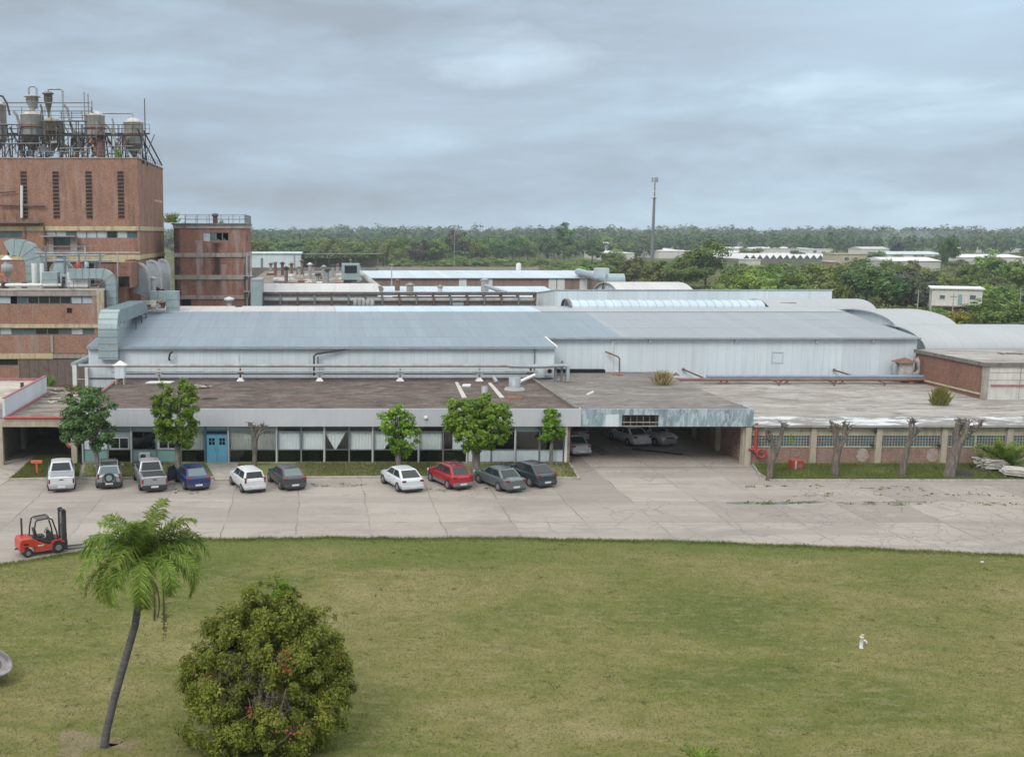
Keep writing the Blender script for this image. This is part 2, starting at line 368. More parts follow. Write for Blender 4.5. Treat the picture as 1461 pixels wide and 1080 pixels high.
def grass_color(nt, o):
    a = noise(nt,coords(nt,(0.55,1.0,1)),0.16,6,0.62,0.5)
    c = ramp(nt,a,[(0.33,(0.1036, 0.1265, 0.0335)),(0.45,(0.1575, 0.1645, 0.0503)),(0.54,(0.2030, 0.1856, 0.0713)),(0.66,(0.2652, 0.2236, 0.1091))])
    b = noise(nt,coords(nt,(0.8,1.3,1),loc=(3,7,1)),0.75,6,0.7,0.6)
    c = mixc(nt, ramp(nt,b,[(0.42,0.0),(0.66,0.55)]), c, (0.0912, 0.1140, 0.0268))
    d = noise(nt,coords(nt,(0.7,1.4,1),loc=(9,1,1)),1.7,6,0.75,0.3)
    c = mixc(nt, ramp(nt,d,[(0.48,0.0),(0.68,0.55)]), c, (0.2901, 0.2446, 0.1384))
    return c
def M_lawn(name, edge_y=True):
    m, nt, out = _new(name); t = nd(nt,'ShaderNodeTexCoord'); o = t.outputs['Object']
    c = grass_color(nt,o)
    e = noise(nt,coords(nt,(1,1.3,1)),9.0,5,0.8); c = mixc(nt, ramp(nt,e,[(0.33,0.42),(0.6,0.0)]), c, (0.07,0.085,0.025))
    sp = nd(nt,'ShaderNodeSeparateXYZ'); lk(nt,o,sp.inputs[0])
    # greener band along the road
    g = ramp(nt, math_(nt,'ADD', math_(nt,'DIVIDE',math_(nt,'SUBTRACT',sp.outputs[1],47.0),14.0), math_(nt,'MULTIPLY',math_(nt,'SUBTRACT',noise(nt,coords(nt,(0.4,1,1),loc=(6,6,6)),0.3,5,0.6),0.5),1.1)), [(0.45,0.0),(0.95,0.8)])
    c = mixc(nt, g, c, (0.0870, 0.1265, 0.0268))
    pbsdf(nt,out,c,0.95,0,bump=e,bstr=0.6,bdist=0.05,spec=0.1); return m
def M_verge(name, col_a, col_b, bare):
    m, nt, out = _new(name); o = coords(nt)
    a = noise(nt,o,1.2,6,0.7,0.4); c = ramp(nt,a,[(0.35,col_a),(0.6,col_b)])
    b = noise(nt,coords(nt,(0.5,1,1),loc=(2,5,1)),0.7,5,0.7); c = mixc(nt, ramp(nt,b,[(0.5,0.0),(0.66,0.85)]), c, bare)
    e = noise(nt,o,12,4,0.8); c = mixc(nt, ramp(nt,e,[(0.3,0.5),(0.6,0.0)]), c, tuple(q*0.4 for q in col_a))
    pbsdf(nt,out,c,0.95,0,bump=e,bstr=0.6,bdist=0.05,spec=0.1); return m
def M_field():
    m, nt, out = _new('field'); o = coords(nt)
    a = noise(nt,coords(nt,(0.5,1,1)),0.012,8,0.7); c = ramp(nt,a,[(0.3,(0.05,0.065,0.02)),(0.5,(0.10,0.11,0.035)),(0.7,(0.16,0.14,0.065))])
    b = noise(nt,o,0.2,6,0.8); c = mixc(nt, ramp(nt,b,[(0.35,0.7),(0.6,0.0)]), c, (0.04,0.055,0.018))
    pbsdf(nt,out,c,0.95,0,spec=0.1); return m
def M_bark(name, a=(0.085,0.07,0.06), b=(0.21,0.185,0.16), sc=6.0, sv=(1,1,0.25)):
    m, nt, out = _new(name); v = coords(nt,sv); f = noise(nt,v,sc,6,0.7)
    pbsdf(nt,out,ramp(nt,f,[(0.35,a),(0.65,b)]),0.95,0,bump=f,bstr=0.8,bdist=0.03,spec=0.1); return m
def M_patch(name, a, b, lo=0.5, hi=0.6, sc=(1.5,1.5,0.35), scale=1.0, rough=0.75, a2=None):
    "weathered paint: colour a flaking to b"
    m, nt, out = _new(name); f = noise(nt,coords(nt,sc),scale,8,0.72,0.3)
    c = ramp(nt, noise(nt,coords(nt,sc,loc=(4,4,4)),scale*0.6,5,0.6), [(0.35,a),(0.65,a2 or tuple(q*1.2 for q in a))])
    c = mixc(nt, ramp(nt,f,[(lo,0.0),(hi,1.0)]), c, b)
    pbsdf(nt,out,c,rough,0,spec=0.3); return m
def M_paint(name, col, metal=0.0, rough=0.35, coat=0.6):
    m, nt, out = _new(name); o = coords(nt)
    f = noise(nt,o,3.0,4,0.6); c = ramp(nt,f,[(0.3,tuple(q*0.92 for q in col)),(0.7,col)])
    t = nd(nt,'ShaderNodeTexCoord'); sp = nd(nt,'ShaderNodeSeparateXYZ'); lk(nt,t.outputs['Object'],sp.inputs[0])
    dz = ramp(nt, math_(nt,'ADD',sp.outputs[2],math_(nt,'MULTIPLY',noise(nt,o,2.5,4,0.7),0.35)), [(0.40,0.45),(0.75,0.0)])
    c = mixc(nt, dz, c, (0.17,0.15,0.13))      # road dust on the sills
    pbsdf(nt,out,c,rough,metal,coat=coat); return m
def M_flat(name, col, rough=0.6, metal=0.0, spec=0.5):
    m, nt, out = _new(name); pbsdf(nt,out,col,rough,metal,spec=spec); return m

M = {}
M['white_sheet'] = M_sheet('white_sheet',(0.62,0.69,0.725),'x',0.3,dirt=(0.40,0.43,0.42),dirt_amt=0.5,panel=1.2,var=0.07,bstr=0.35)
M['white_sheet_y'] = M_sheet('white_sheet_side',(0.62,0.69,0.725),'y',0.3,dirt=(0.40,0.43,0.42),dirt_amt=0.5,panel=1.2,var=0.07,bstr=0.35)
M['blue_roof'] = M_sheet('blue_roof',(0.205,0.258,0.302),'x',0.3,dirt=(0.14,0.185,0.22),dirt_amt=0.6,panel=1.2,var=0.07,bstr=0.3,lap=4.7)
M['grey_roof'] = M_sheet('grey_roof',(0.27,0.30,0.325),'x',0.3,dirt=(0.24,0.26,0.28),dirt_amt=0.45,panel=1.2,var=0.05,bstr=0.3,lap=4.7)
M['pale_roof'] = M_sheet('pale_roof',(0.50,0.50,0.49),'x',0.4,dirt=(0.3,0.28,0.26),dirt_amt=0.5,panel=2.0,bstr=0.3)
M['pale_blue_roof'] = M_sheet('pale_blue_roof',(0.47,0.55,0.60),'x',0.4,dirt=(0.35,0.4,0.42),dirt_amt=0.4,panel=1.3,bstr=0.3)
M['vault'] = M_sheet('vault_sheet',(0.355,0.375,0.385),'x',0.4,dirt=(0.34,0.34,0.33),dirt_amt=0.5,panel=1.6,bstr=0.25,var=0.04)
M['translucent'] = M_sheet('translucent_sheet',(0.46,0.56,0.63),'x',0.5,dirt=(0.42,0.5,0.54),dirt_amt=0.3,panel=1.0,bstr=0.2,var=0.07)
M['brick'] = M_brick('brick',(0.375,0.192,0.130),(0.275,0.136,0.093),dirt_amt=0.5,pale=0.5,dlow=0.50)
M['brick_dirty'] = M_brick('brick_stained',(0.32,0.135,0.095),(0.225,0.095,0.07),dirt_amt=0.9,pale=0.8,dlow=0.50)
M['brick_wing'] = M_brick('brick_wing',(0.32,0.19,0.15),(0.25,0.145,0.115),mortar=(0.32,0.26,0.22),dirt_amt=0.35,pale=0.5)
M['brick_block'] = M_brick('brick_block',(0.27,0.12,0.085),(0.19,0.08,0.06),dirt_amt=0.4,pale=0.1)
M['brick_far'] = M_brick('brick_far',(0.33,0.215,0.175),(0.26,0.17,0.14),dirt_amt=0.5,pale=0.3)
M['band'] = M_plain('cream_band',(0.50,0.42,0.25),0.85,var=0.15,dirt=(0.13,0.11,0.09),streak=1,dirt_amt=0.65)
M['band_grey'] = M_plain('grey_band',(0.33,0.29,0.25),0.9,var=0.15,dirt=(0.08,0.07,0.06),streak=1,dirt_amt=0.8)
M['cream'] = M_plain('cream_paint',(0.44,0.39,0.27),0.85,var=0.15,dirt=(0.17,0.14,0.11),streak=1,dirt_amt=0.7)
M['pilaster'] = M_plain('pilaster_concrete',(0.42,0.375,0.29),0.85,var=0.15,dirt=(0.16,0.14,0.11),streak=1,dirt_amt=0.6)
M['concrete'] = M_plain('concrete',(0.33,0.30,0.26),0.9,var=0.2,dirt=(0.12,0.11,0.10),dirt_amt=0.5,bump=0.2)
M['concrete_dark'] = M_plain('concrete_dark',(0.17,0.155,0.14),0.9,var=0.25,dirt=(0.06,0.055,0.05),streak=1,dirt_amt=0.6)
M['fascia'] = M_plain('fascia_grey',(0.48,0.495,0.53),0.6,var=0.05,scale=0.3,dirt=(0.30,0.30,0.30),streak=1,dirt_amt=0.35)
M['fascia_blue'] = M_patch('fascia_teal',(0.165,0.225,0.25),(0.42,0.485,0.51),0.47,0.57,(3.2,3.2,1.1),1.0,a2=(0.27,0.35,0.385))
M['office_roof'] = M_roof('office_roof',(0.115,0.095,0.082),(0.062,0.055,0.05),(0.185,0.16,0.145),rust=(0.135,0.085,0.062),sx=0.85,scale=0.30)
M['wing_roof'] = M_roof('wing_roof',(0.335,0.31,0.288),(0.19,0.177,0.165),(0.42,0.40,0.378),rust=(0.28,0.243,0.21),sx=0.5,scale=0.2)
M['port_roof'] = M_roof('carport_roof',(0.20,0.187,0.175),(0.13,0.12,0.115),(0.275,0.26,0.245),rust=(0.185,0.15,0.115),sx=0.5)
M['left_roof'] = M_roof('old_roof',(0.20,0.175,0.15),(0.11,0.095,0.085),(0.30,0.27,0.24))
M['pale_flat'] = M_roof('pale_flat_roof',(0.43,0.39,0.34),(0.30,0.27,0.235),(0.5,0.46,0.41),scale=0.2)
M['white_strip'] = M_patch('white_roof_paint',(0.50,0.52,0.53),(0.22,0.207,0.195),0.46,0.53,(0.22,0.45,1),1.1)
M['white_paint'] = M_plain('white_paint',(0.66,0.66,0.65),0.6,var=0.06,dirt=(0.42,0.39,0.36),streak=1,dirt_amt=0.4)
M['white_wall'] = M_plain('white_wall',(0.58,0.56,0.52),0.8,var=0.1,dirt=(0.35,0.31,0.27),streak=1,dirt_amt=0.5)
M['galv'] = M_plain('galvanised_duct',(0.30,0.375,0.385),0.5,0.15,var=0.14,scale=0.8,dirt=(0.21,0.26,0.265),streak=1,dirt_amt=0.5)
M['galv_grey'] = M_plain('grey_duct',(0.33,0.36,0.385),0.5,0.2,var=0.16,scale=0.8,dirt=(0.19,0.2,0.205),streak=1,dirt_amt=0.5)
M['pipe_pale'] = M_plain('pale_pipe',(0.345,0.345,0.335),0.6,0.1,var=0.25,scale=1.2,dirt=(0.22,0.17,0.14),dirt_amt=0.8)
M['pipe_rust'] = M_plain('rusty_pipe',(0.155,0.095,0.075),0.8,0,var=0.3,scale=2.0,dirt=(0.09,0.06,0.05),dirt_amt=0.6)
M['pipe_redbrown'] = M_plain('red_pipe',(0.235,0.125,0.108),0.7,0,var=0.25,scale=1.2,dirt=(0.22,0.14,0.11),dirt_amt=0.6)
M['pipe_blue'] = M_plain('blue_pipe',(0.21,0.30,0.375),0.5,0,var=0.15)
M['steel_dark'] = M_plain('dark_steel',(0.055,0.055,0.058),0.6,0.3,var=0.3,scale=3)
M['steel_grey'] = M_plain('grey_steel',(0.20,0.21,0.22),0.55,0.3,var=0.25,scale=3,dirt=(0.14,0.09,0.07),dirt_amt=0.5)
M['rust'] = M_plain('rust',(0.19,0.095,0.065),0.9,0,var=0.4,scale=3)
M['silo'] = M_plain('silo_steel',(0.50,0.48,0.45),0.55,0.15,var=0.15,scale=1.0,dirt=(0.19,0.13,0.09),streak=1,dirt_amt=0.75)
M['silo_olive'] = M_plain('silo_olive',(0.33,0.29,0.19),0.7,0.1,var=0.2,scale=1.0,dirt=(0.10,0.075,0.05),streak=1,dirt_amt=0.8)
M['silo_dark'] = M_plain('silo_dark',(0.22,0.20,0.18),0.6,0.3,var=0.3,scale=1.4,dirt=(0.1,0.06,0.04),streak=1,dirt_amt=0.7)
M['red_paint'] = M_plain('red_paint',(0.34,0.05,0.042),0.5,var=0.15,scale=3)
M['orange_paint'] = M_plain('orange_paint',(0.55,0.12,0.06),0.55,var=0.15,scale=3)
M['red_trim'] = M_plain('red_trim',(0.34,0.14,0.14),0.6,var=0.2,scale=2)
M['black'] = M_flat('black',(0.012,0.012,0.013),0.7)
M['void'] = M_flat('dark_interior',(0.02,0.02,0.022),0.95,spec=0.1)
M['interior'] = M_plain('interior_wall',(0.13,0.145,0.14),0.9,var=0.2)
M['curtain'] = M_plain('curtain_white',(0.82,0.87,0.88),0.9,var=0.06,scale=1)
M['curtain_grey'] = M_plain('curtain_beige',(0.52,0.53,0.48),0.9,var=0.1,scale=1)
M['frame'] = M_plain('window_frame',(0.18,0.21,0.215),0.5,0.3,var=0.15)
M['frame_white'] = M_plain('window_frame_white',(0.52,0.53,0.53),0.6,var=0.08)
M['panel_teal'] = M_plain('panel_teal',(0.20,0.335,0.335),0.5,var=0.08,scale=0.6)
M['panel_grey'] = M_plain('panel_greyteal',(0.285,0.36,0.37),0.5,var=0.08,scale=0.6)
M['panel_white'] = M_plain('panel_white',(0.53,0.60,0.64),0.5,var=0.05,dirt=(0.28,0.26,0.24),streak=1,dirt_amt=0.45)
M['door_blue'] = M_plain('door_blue',(0.15,0.41,0.56),0.5,var=0.08,scale=1)
M['glass'] = M_glass('window_glass',(0.94,0.95,0.95),0.14)
M['glass_dark'] = M_glass('window_glass_dark',(0.30,0.38,0.38),0.45)
M['pane_sky'] = M_plain('pane_pale',(0.42,0.47,0.49),0.2,var=0.15,scale=0.8)
M['pane_teal'] = M_plain('pane_teal',(0.085,0.13,0.14),0.15,var=0.35,scale=0.6)
M['pane_dark'] = M_plain('pane_dark',(0.018,0.02,0.022),0.15,var=0.3)
M['glass_block'] = M_plain('glass_block',(0.045,0.11,0.13),0.15,var=0.5,scale=1.4)
M['wood'] = M_plain('brown_wood',(0.15,0.115,0.10),0.85,var=0.25,scale=2,dirt=(0.08,0.06,0.05),streak=1)
M['timber'] = M_plain('old_timber',(0.46,0.43,0.39),0.85,var=0.3,scale=3)
M['bark'] = M_bark('bark'); M['bark_grey'] = M_bark('bark_grey',(0.12,0.10,0.09),(0.26,0.235,0.21))
M['palm_trunk'] = M_bark('palm_trunk',(0.075,0.07,0.072),(0.15,0.14,0.142),5,(0.6,0.6,3.0))
M['leaf_bright'] = M_leaf('leaf_bright',[(0.0633,0.1354,0.0152),(0.1455,0.2903,0.0278),(0.2530,0.4258,0.0455),(0.3921,0.5419,0.0822)],trans=0.42)
M['leaf_dark'] = M_leaf('leaf_dark',[(0.0327,0.0653,0.0210),(0.0758,0.1412,0.0418),(0.1373,0.2222,0.0653),(0.2091,0.3006,0.1045)],trans=0.35)
M['leaf_bush'] = M_leaf('leaf_bush',[(0.0840,0.1211,0.0202),(0.1848,0.2423,0.0336),(0.3024,0.3634,0.0504),(0.4704,0.4960,0.0896)],patch=0.9,trans=0.42)
M['leaf_twig'] = M_leaf('bush_dry_twigs',[(0.09,0.07,0.05),(0.17,0.14,0.10),(0.26,0.22,0.17)],patch=0.8)
M['flower_red'] = M_flat('red_flowers',(0.35,0.05,0.025),0.6)
M['palm_leaf'] = M_leaf('palm_leaf',[(0.0602,0.1094,0.0153),(0.1423,0.2188,0.0329),(0.2461,0.3337,0.0547),(0.3720,0.4376,0.1094)],patch=0.6,trans=0.45)
M['palm_dead'] = M_leaf('palm_dead',[(0.10,0.075,0.045),(0.17,0.13,0.085),(0.25,0.2,0.14)])
M['leaf_wood'] = M_leaf('leaf_far_wood',[(0.0368,0.0774,0.0283),(0.0680,0.1339,0.0439),(0.1134,0.1934,0.0567),(0.1700,0.2529,0.0780)],patch=0.012)
M['leaf_mid'] = M_leaf('leaf_mid',[(0.0439,0.0878,0.0195),(0.1074,0.1891,0.0366),(0.1891,0.2867,0.0549),(0.2684,0.3599,0.0793)],patch=0.2)
M['leaf_olive'] = M_leaf('leaf_olive',[(0.0585,0.0780,0.0195),(0.1365,0.1690,0.0390),(0.2210,0.2470,0.0650),(0.2990,0.3120,0.0975)],patch=0.2)
M['leaf_lime'] = M_leaf('leaf_lime',[(0.0625,0.1063,0.0150),(0.1438,0.2125,0.0312),(0.2375,0.3125,0.0500),(0.3375,0.3875,0.0875)],patch=0.2)
M['leaf_yellow'] = M_leaf('leaf_yellow',[(0.0720,0.0900,0.0120),(0.2280,0.2040,0.0240),(0.4320,0.3360,0.0360)],patch=0.3)
M['leaf_grey'] = M_leaf('leaf_grey',[(0.0607,0.0810,0.0540),(0.1148,0.1485,0.1013),(0.1890,0.2228,0.1620)],patch=0.3)
M['leaf_brown'] = M_leaf('leaf_brown',[(0.06,0.055,0.035),(0.105,0.09,0.06),(0.14,0.12,0.085)],patch=0.2)
M['leaf_maroon'] = M_leaf('leaf_maroon',[(0.018,0.014,0.016),(0.04,0.028,0.03),(0.06,0.04,0.042)],patch=0.2)
M['dry_grass'] = M_leaf('dry_grass',[(0.18,0.16,0.06),(0.34,0.28,0.13),(0.52,0.43,0.24)])
M['dry_lime'] = M_leaf('dry_lime',[(0.14,0.16,0.03),(0.27,0.27,0.07),(0.42,0.38,0.14)],trans=.45)
M['blade'] = M_leaf('grass_blade',[(0.0952,0.1306,0.0291),(0.1568,0.1840,0.0470),(0.2240,0.2196,0.0762),(0.3136,0.2790,0.1232)],trans=0.5,patch=0.35)
M['blade_green'] = M_leaf('grass_blade_green',[(0.075,0.105,0.024),(0.15,0.18,0.045),(0.27,0.255,0.10)],trans=0.5)
# vehicles
M['tyre'] = M_plain('tyre',(0.022,0.022,0.023),0.85,var=0.2); M['rim'] = M_plain('rim',(0.42,0.43,0.44),0.35,0.6,var=0.1)
M['car_glass'] = M_flat('car_glass',(0.022,0.028,0.031),0.06); M['car_glass_pale'] = M_flat('car_glass_pale',(0.12,0.16,0.17),0.08)
M['trim'] = M_plain('black_trim',(0.03,0.031,0.033),0.6,var=0.2); M['lamp_red'] = M_flat('tail_lamp',(0.22,0.015,0.018),0.15); M['lamp_clear'] = M_flat('head_lamp',(0.6,0.62,0.63),0.15)
M['plate'] = M_flat('number_plate',(0.62,0.62,0.60),0.5); M['chrome'] = M_flat('chrome',(0.6,0.6,0.6),0.2,0.9)
M['galv_seam'] = M_plain('duct_seam',(0.20,0.25,0.26),0.5,0.2,var=0.2)

def M_brick_tower():
    m = M_brick('brick_tower',(0.32,0.135,0.095),(0.225,0.095,0.07),dirt_amt=0.75,pale=0.85,dlow=0.52); nt = m.node_tree
    p = [n for n in nt.nodes if n.type == 'BSDF_PRINCIPLED'][0]; src = p.inputs['Base Color'].links[0].from_socket
    o = coords(nt); sp = nd(nt,'ShaderNodeSeparateXYZ'); lk(nt,o,sp.inputs[0]); n = noise(nt,coords(nt,(1.4,1.4,.35)),1.0,6,.7,.4)
    def streak(x0, w, z0, z1, col, amt, c):
        a = math_(nt,'DIVIDE', math_(nt,'ABSOLUTE', math_(nt,'SUBTRACT', sp.outputs[0], x0)), w)
        k = math_(nt,'SUBTRACT', math_(nt,'ADD', math_(nt,'SUBTRACT',1.0,a), math_(nt,'MULTIPLY',math_(nt,'SUBTRACT',n,.5),2.6)), 0.15)
        f = math_(nt,'MULTIPLY', ramp(nt,k,[(0.0,0.0),(.7,1.0)]), math_(nt,'MULTIPLY', math_(nt,'LESS_THAN',sp.outputs[2],z1), ramp(nt,math_(nt,'DIVIDE',math_(nt,'SUBTRACT',sp.outputs[2],z0),3.0),[(0.0,0.0),(1.0,1.0)])))
        return mixc(nt, math_(nt,'MULTIPLY',f,amt), c, col)
    c = streak(.55,1.0,9.5,16.2,(.035,.03,.028),.9,src); c = streak(-1.7,.6,7.5,16.5,(.40,.34,.31),.6,c); c = streak(1.4,.5,7.5,13.5,(.36,.31,.29),.55,c); c = streak(-4.6,.9,6,18.3,(.03,.027,.026),.85,c); c = streak(3.2,.4,8,18.3,(.36,.31,.28),.4,c)  # black column at the left corner is shadow painted into the brick
    lk(nt,c,p.inputs['Base Color']); return m
M['brick_tower'] = M_brick_tower()
# ------------------------------------------------------------------ camera, sky, sun, air
cam = bpy.data.cameras.new('camera'); co = bpy.data.objects.new('camera', cam); COL.objects.link(co)
co.location = (0, 0, CAM_H); co.rotation_euler = (math.pi/2 - TH, 0, 0)
cam.sensor_fit = 'HORIZONTAL'; cam.sensor_width = 36.0; cam.lens = 36.0*F_PX/1461.0
cam.shift_x = (730.5 - PPX)/1461.0; cam.clip_start = 0.5; cam.clip_end = 9000
SC.camera = co
SUN_EL, SUN_AZ = R(42), R(-142)        # azimuth from +Y, clockwise; sun behind-left of the camera
world = bpy.data.worlds.new('World'); SC.world = world; world.use_nodes = True
nt = world.node_tree; nt.nodes.clear()
wo = nd(nt,'ShaderNodeOutputWorld'); bg = nd(nt,'ShaderNodeBackground'); bg.inputs['Strength'].default_value = 0.1
sky = nd(nt,'ShaderNodeTexSky', sky_type='NISHITA'); sky.sun_disc = False; sky.sun_elevation = SUN_EL; sky.sun_rotation = SUN_AZ
sky.altitude = 300; sky.air_density = 1.2; sky.dust_density = 2.0
tc = nd(nt,'ShaderNodeTexCoord'); sp = nd(nt,'ShaderNodeSeparateXYZ'); lk(nt,tc.outputs['Generated'],sp.inputs[0])
zz = sp.outputs[2]
def wmap(sc, rot=(0,0,0), loc=(0,0,0)):
    mp = nd(nt,'ShaderNodeMapping'); mp.inputs['Scale'].default_value = sc; mp.inputs['Rotation'].default_value = rot; mp.inputs['Location'].default_value = loc
    lk(nt,tc.outputs['Generated'],mp.inputs['Vector']); return mp.outputs['Vector']
n1 = noise(nt, wmap((3.6,3.6,17.0),(0.0,R(-3),0.0)), 1.0, 6, 0.58, 0.35)
n2 = noise(nt, wmap((9.0,9.0,34.0),(0,R(-4),0),(3,1,2)), 1.0, 7, 0.62, 0.3)
n3 = noise(nt, wmap((1.5,1.5,8.0),(0,0,0),(9,4,1.3)), 1.0, 3, 0.5, 0.2)
mixn = math_(nt,'ADD', math_(nt,'ADD', math_(nt,'MULTIPLY',n1,0.46), math_(nt,'MULTIPLY',n2,0.18)), math_(nt,'MULTIPLY',n3,0.36))
cl = ramp(nt, mixn, [(0.39,(0.345,0.405,0.475)),(0.455,(0.385,0.465,0.555)),(0.515,(0.425,0.535,0.645)),(0.57,(0.47,0.605,0.725)),(0.64,(0.58,0.74,0.87))])
def blob(d, r0, r1):
    dt = nd(nt,'ShaderNodeVectorMath',operation='SUBTRACT'); lk(nt,wmap((1,1,4.5)),dt.inputs[0]); dt.inputs[1].default_value = (d[0],d[1],d[2]*4.5)
    ln = nd(nt,'ShaderNodeVectorMath',operation='LENGTH'); lk(nt,dt.outputs[0],ln.inputs[0])
    q = math_(nt,'ADD',ln.outputs['Value'],math_(nt,'MULTIPLY',math_(nt,'SUBTRACT',n2,0.5),0.28)); q = math_(nt,'ADD',q,math_(nt,'MULTIPLY',math_(nt,'SUBTRACT',n1,0.5),0.25))
    return ramp(nt,q,[(r0,1.0),(r1,0.0)])
def wdir(px,py):
    v = Vector(_ray(px,py)).normalized(); return v
cl = mixc(nt, math_(nt,'MULTIPLY',blob(wdir(725,85),0.0,0.10),0.75), cl, (0.62,0.78,0.92))
cl = mixc(nt, math_(nt,'MULTIPLY',blob(wdir(1390,20),0.02,0.24),0.5), cl, (0.55,0.72,0.88))
cl = mixc(nt, math_(nt,'MULTIPLY',blob(wdir(540,180),0.0,0.16),0.35), cl, (0.52,0.62,0.74))
# overcast dome: brighter towards the zenith
gain = ramp(nt, zz, [(0.0,0.96),(0.09,0.97),(0.25,1.02),(0.5,1.0)])
hi = ramp(nt, zz, [(0.22,0.0),(0.75,1.0)])
cl = mixc(nt, 1.0, cl, gain, 'MULTIPLY'); cl = mixc(nt, hi, cl, (1.40,1.42,1.42))
sc10 = mixc(nt, 1.0, cl, (10,10,10), 'MULTIPLY')
fin = mixc(nt, 0.985, sky.outputs[0], sc10)
lk(nt, fin, bg.inputs['Color']); lk(nt, bg.outputs[0], wo.inputs['Surface'])
sl = bpy.data.lights.new('sun','SUN'); sl.energy = 1.5; sl.angle = R(22); sl.color = (1.0,0.95,0.88)
so = bpy.data.objects.new('sun', sl); COL.objects.link(so)
sd = Vector((math.sin(SUN_AZ)*math.cos(SUN_EL), math.cos(SUN_AZ)*math.cos(SUN_EL), math.sin(SUN_EL)))
so.rotation_euler = (-sd).to_track_quat('-Z','Y').to_euler(); so.location = (-60,-20,80)
SC.view_settings.view_transform = 'Standard'; SC.view_settings.look = 'None'; SC.view_settings.exposure = 0.16; SC.view_settings.gamma = 1.0
SC.cycles.max_bounces = 8; SC.cycles.transparent_max_bounces = 24; SC.cycles.volume_bounces = 1
SC.cycles.use_denoising = True

HAZE = True
if HAZE:
    mb = MB().box(-1700, 2700, -70, 3050, -1.0, 46.0)
    m, hnt, hout = _new('haze_air')
    pv = nd(hnt,'ShaderNodeVolumePrincipled', ins={'Density':0.00017,'Anisotropy':0.2}); pv.inputs['Color'].default_value = (0.80,0.90,1.0,1)
    lk(hnt,pv.outputs[0],hout.inputs['Volume'])
    o = mb.build('haze', m); props(o, 'thin pale blue haze hanging over the site and woods', 'haze', kind='stuff')

# ------------------------------------------------------------------ ground, yard, lawn, verges
YF = 79.8
o = MB().add([(-1650,-60,0),(2650,-60,0),(2650,3000,0),(-1650,3000,0)], [(0,1,2,3)]).build('ground', M_field()); props(o, kind='structure')
edge = [G(px,py) for px,py in [(-500,905),(-150,838),(0,806),(60,797.5),(120,787),(200,776.5),(280,770),(500,768.5),(720,769),(950,773),(1150,780),(1300,787),(1461,793.5),(1700,803)]]
_e = [edge[0]]; _r = random.Random(3)
for a,b in zip(edge[:-1],edge[1:]):
    L_ = math.hypot(b[0]-a[0],b[1]-a[1]); k_ = max(1,int(L_/.45))
    for i in range(1,k_+1): u = i/k_; _e.append((a[0]+(b[0]-a[0])*u, a[1]+(b[1]-a[1])*u+_r.gauss(0,.05)+.07*math.sin((a[0]+(b[0]-a[0])*u)*1.7)+.05*math.sin((a[0]+(b[0]-a[0])*u)*.6+1)))
edge = _e
yard = [(x,y-0.3) for x,y in edge] + [(75,50),(75,104),(-60,104)]
o = MB().add([(x,y,0.005) for x,y in yard], [tuple(range(len(yard)))]).build('yard', M_concrete_yard()); props(o, kind='structure')
lw = [(-60,-20)] + [(-60,edge[0][1])] + edge + [(75,edge[-1][1]),(75,-20)]
lawn_m = M_lawn('lawn_grass')
mb = MB(); n = len(lw)
mb.add([(x,y,0.05) for x,y in lw], [tuple(range(n))])
mb.add([(x,y,0.05) for x,y in lw]+[(x,y,-0.02) for x,y in lw], [(i,(i+1)%n,n+(i+1)%n,n+i) for i in range(n)])
o = mb.build('lawn', lawn_m); props(o, kind='structure')
vm = M_verge('verge_soil',(0.10,0.145,0.035),(0.20,0.195,0.085),(0.275,0.225,0.165))
vg = M_verge('verge_green',(0.10,0.15,0.03),(0.19,0.225,0.06),(0.26,0.22,0.12))
def sheet(name, px, mat, z0=0.005, h=0.12):
    P = [G(*p) for p in px]; n = len(P); mb = MB()
    mb.add([(x,y,h) for x,y in P], [tuple(range(n))])
    mb.add([(x,y,h) for x,y in P]+[(x,y,-0.02) for x,y in P], [(i,(i+1)%n,n+(i+1)%n,n+i) for i in range(n)])
    o = mb.build(name, mat); props(o, kind='structure'); return P
VERGE1 = sheet('verge_grass',[(122,662.5),(292,662.5),(305,683),(118,684)], vm)
VERGE2 = sheet('verge_grass',[(342,662.5),(812,662.5),(826,684),(700,683),(560,682),(338,683)], vm)
VERGE3 = sheet('verge_lawn',[(1075,664.5),(1600,664.5),(1640,687),(1100,686.5),(1084,678)], vg)
VERGE4 = sheet('verge_lawn',[(50,653.5),(116,653.5),(112,683),(14,685.5)], vg)
door_path = [G(*p) for p in [(294,662.5),(340,662.5),(336,686),(307,686)]]
o = MB().prism('z', door_path, -0.02, 0.10).build('path', M['concrete']); props(o, kind='structure')
km = M_plain('kerb_concrete',(0.40,0.37,0.33),0.9,var=0.2,scale=3,dirt=(0.2,0.17,0.14),dirt_amt=0.6)
def kerb(pts, w=0.16, h=0.155):
    mb = MB()
    for a, b in zip(pts[:-1], pts[1:]): mb.beam((a[0],a[1],h/2),(b[0],b[1],h/2), w, h)
    o = mb.build('kerb', km, bevel=0.015); props(o, kind='structure')
kerb([VERGE1[2],VERGE1[3]]); kerb([VERGE2[1],VERGE2[2]]); kerb(VERGE2[2:6]); kerb([VERGE3[2],VERGE3[3],VERGE3[4],VERGE3[0]]); kerb([VERGE4[2],VERGE4[3]])
gutter = MB().box(19.8,33.2,78.55,78.72,0.0,0.012).build('road_gutter', M['concrete_dark']); props(gutter, kind='structure')
# pale slab of the west driveway
dw = [G(*p) for p in [(-60,690),(-60,655),(48,655),(12,686),(-5,695)]]
o = MB().prism('z', dw, -0.02, 0.03).build('driveway', M['concrete']); props(o, kind='structure')

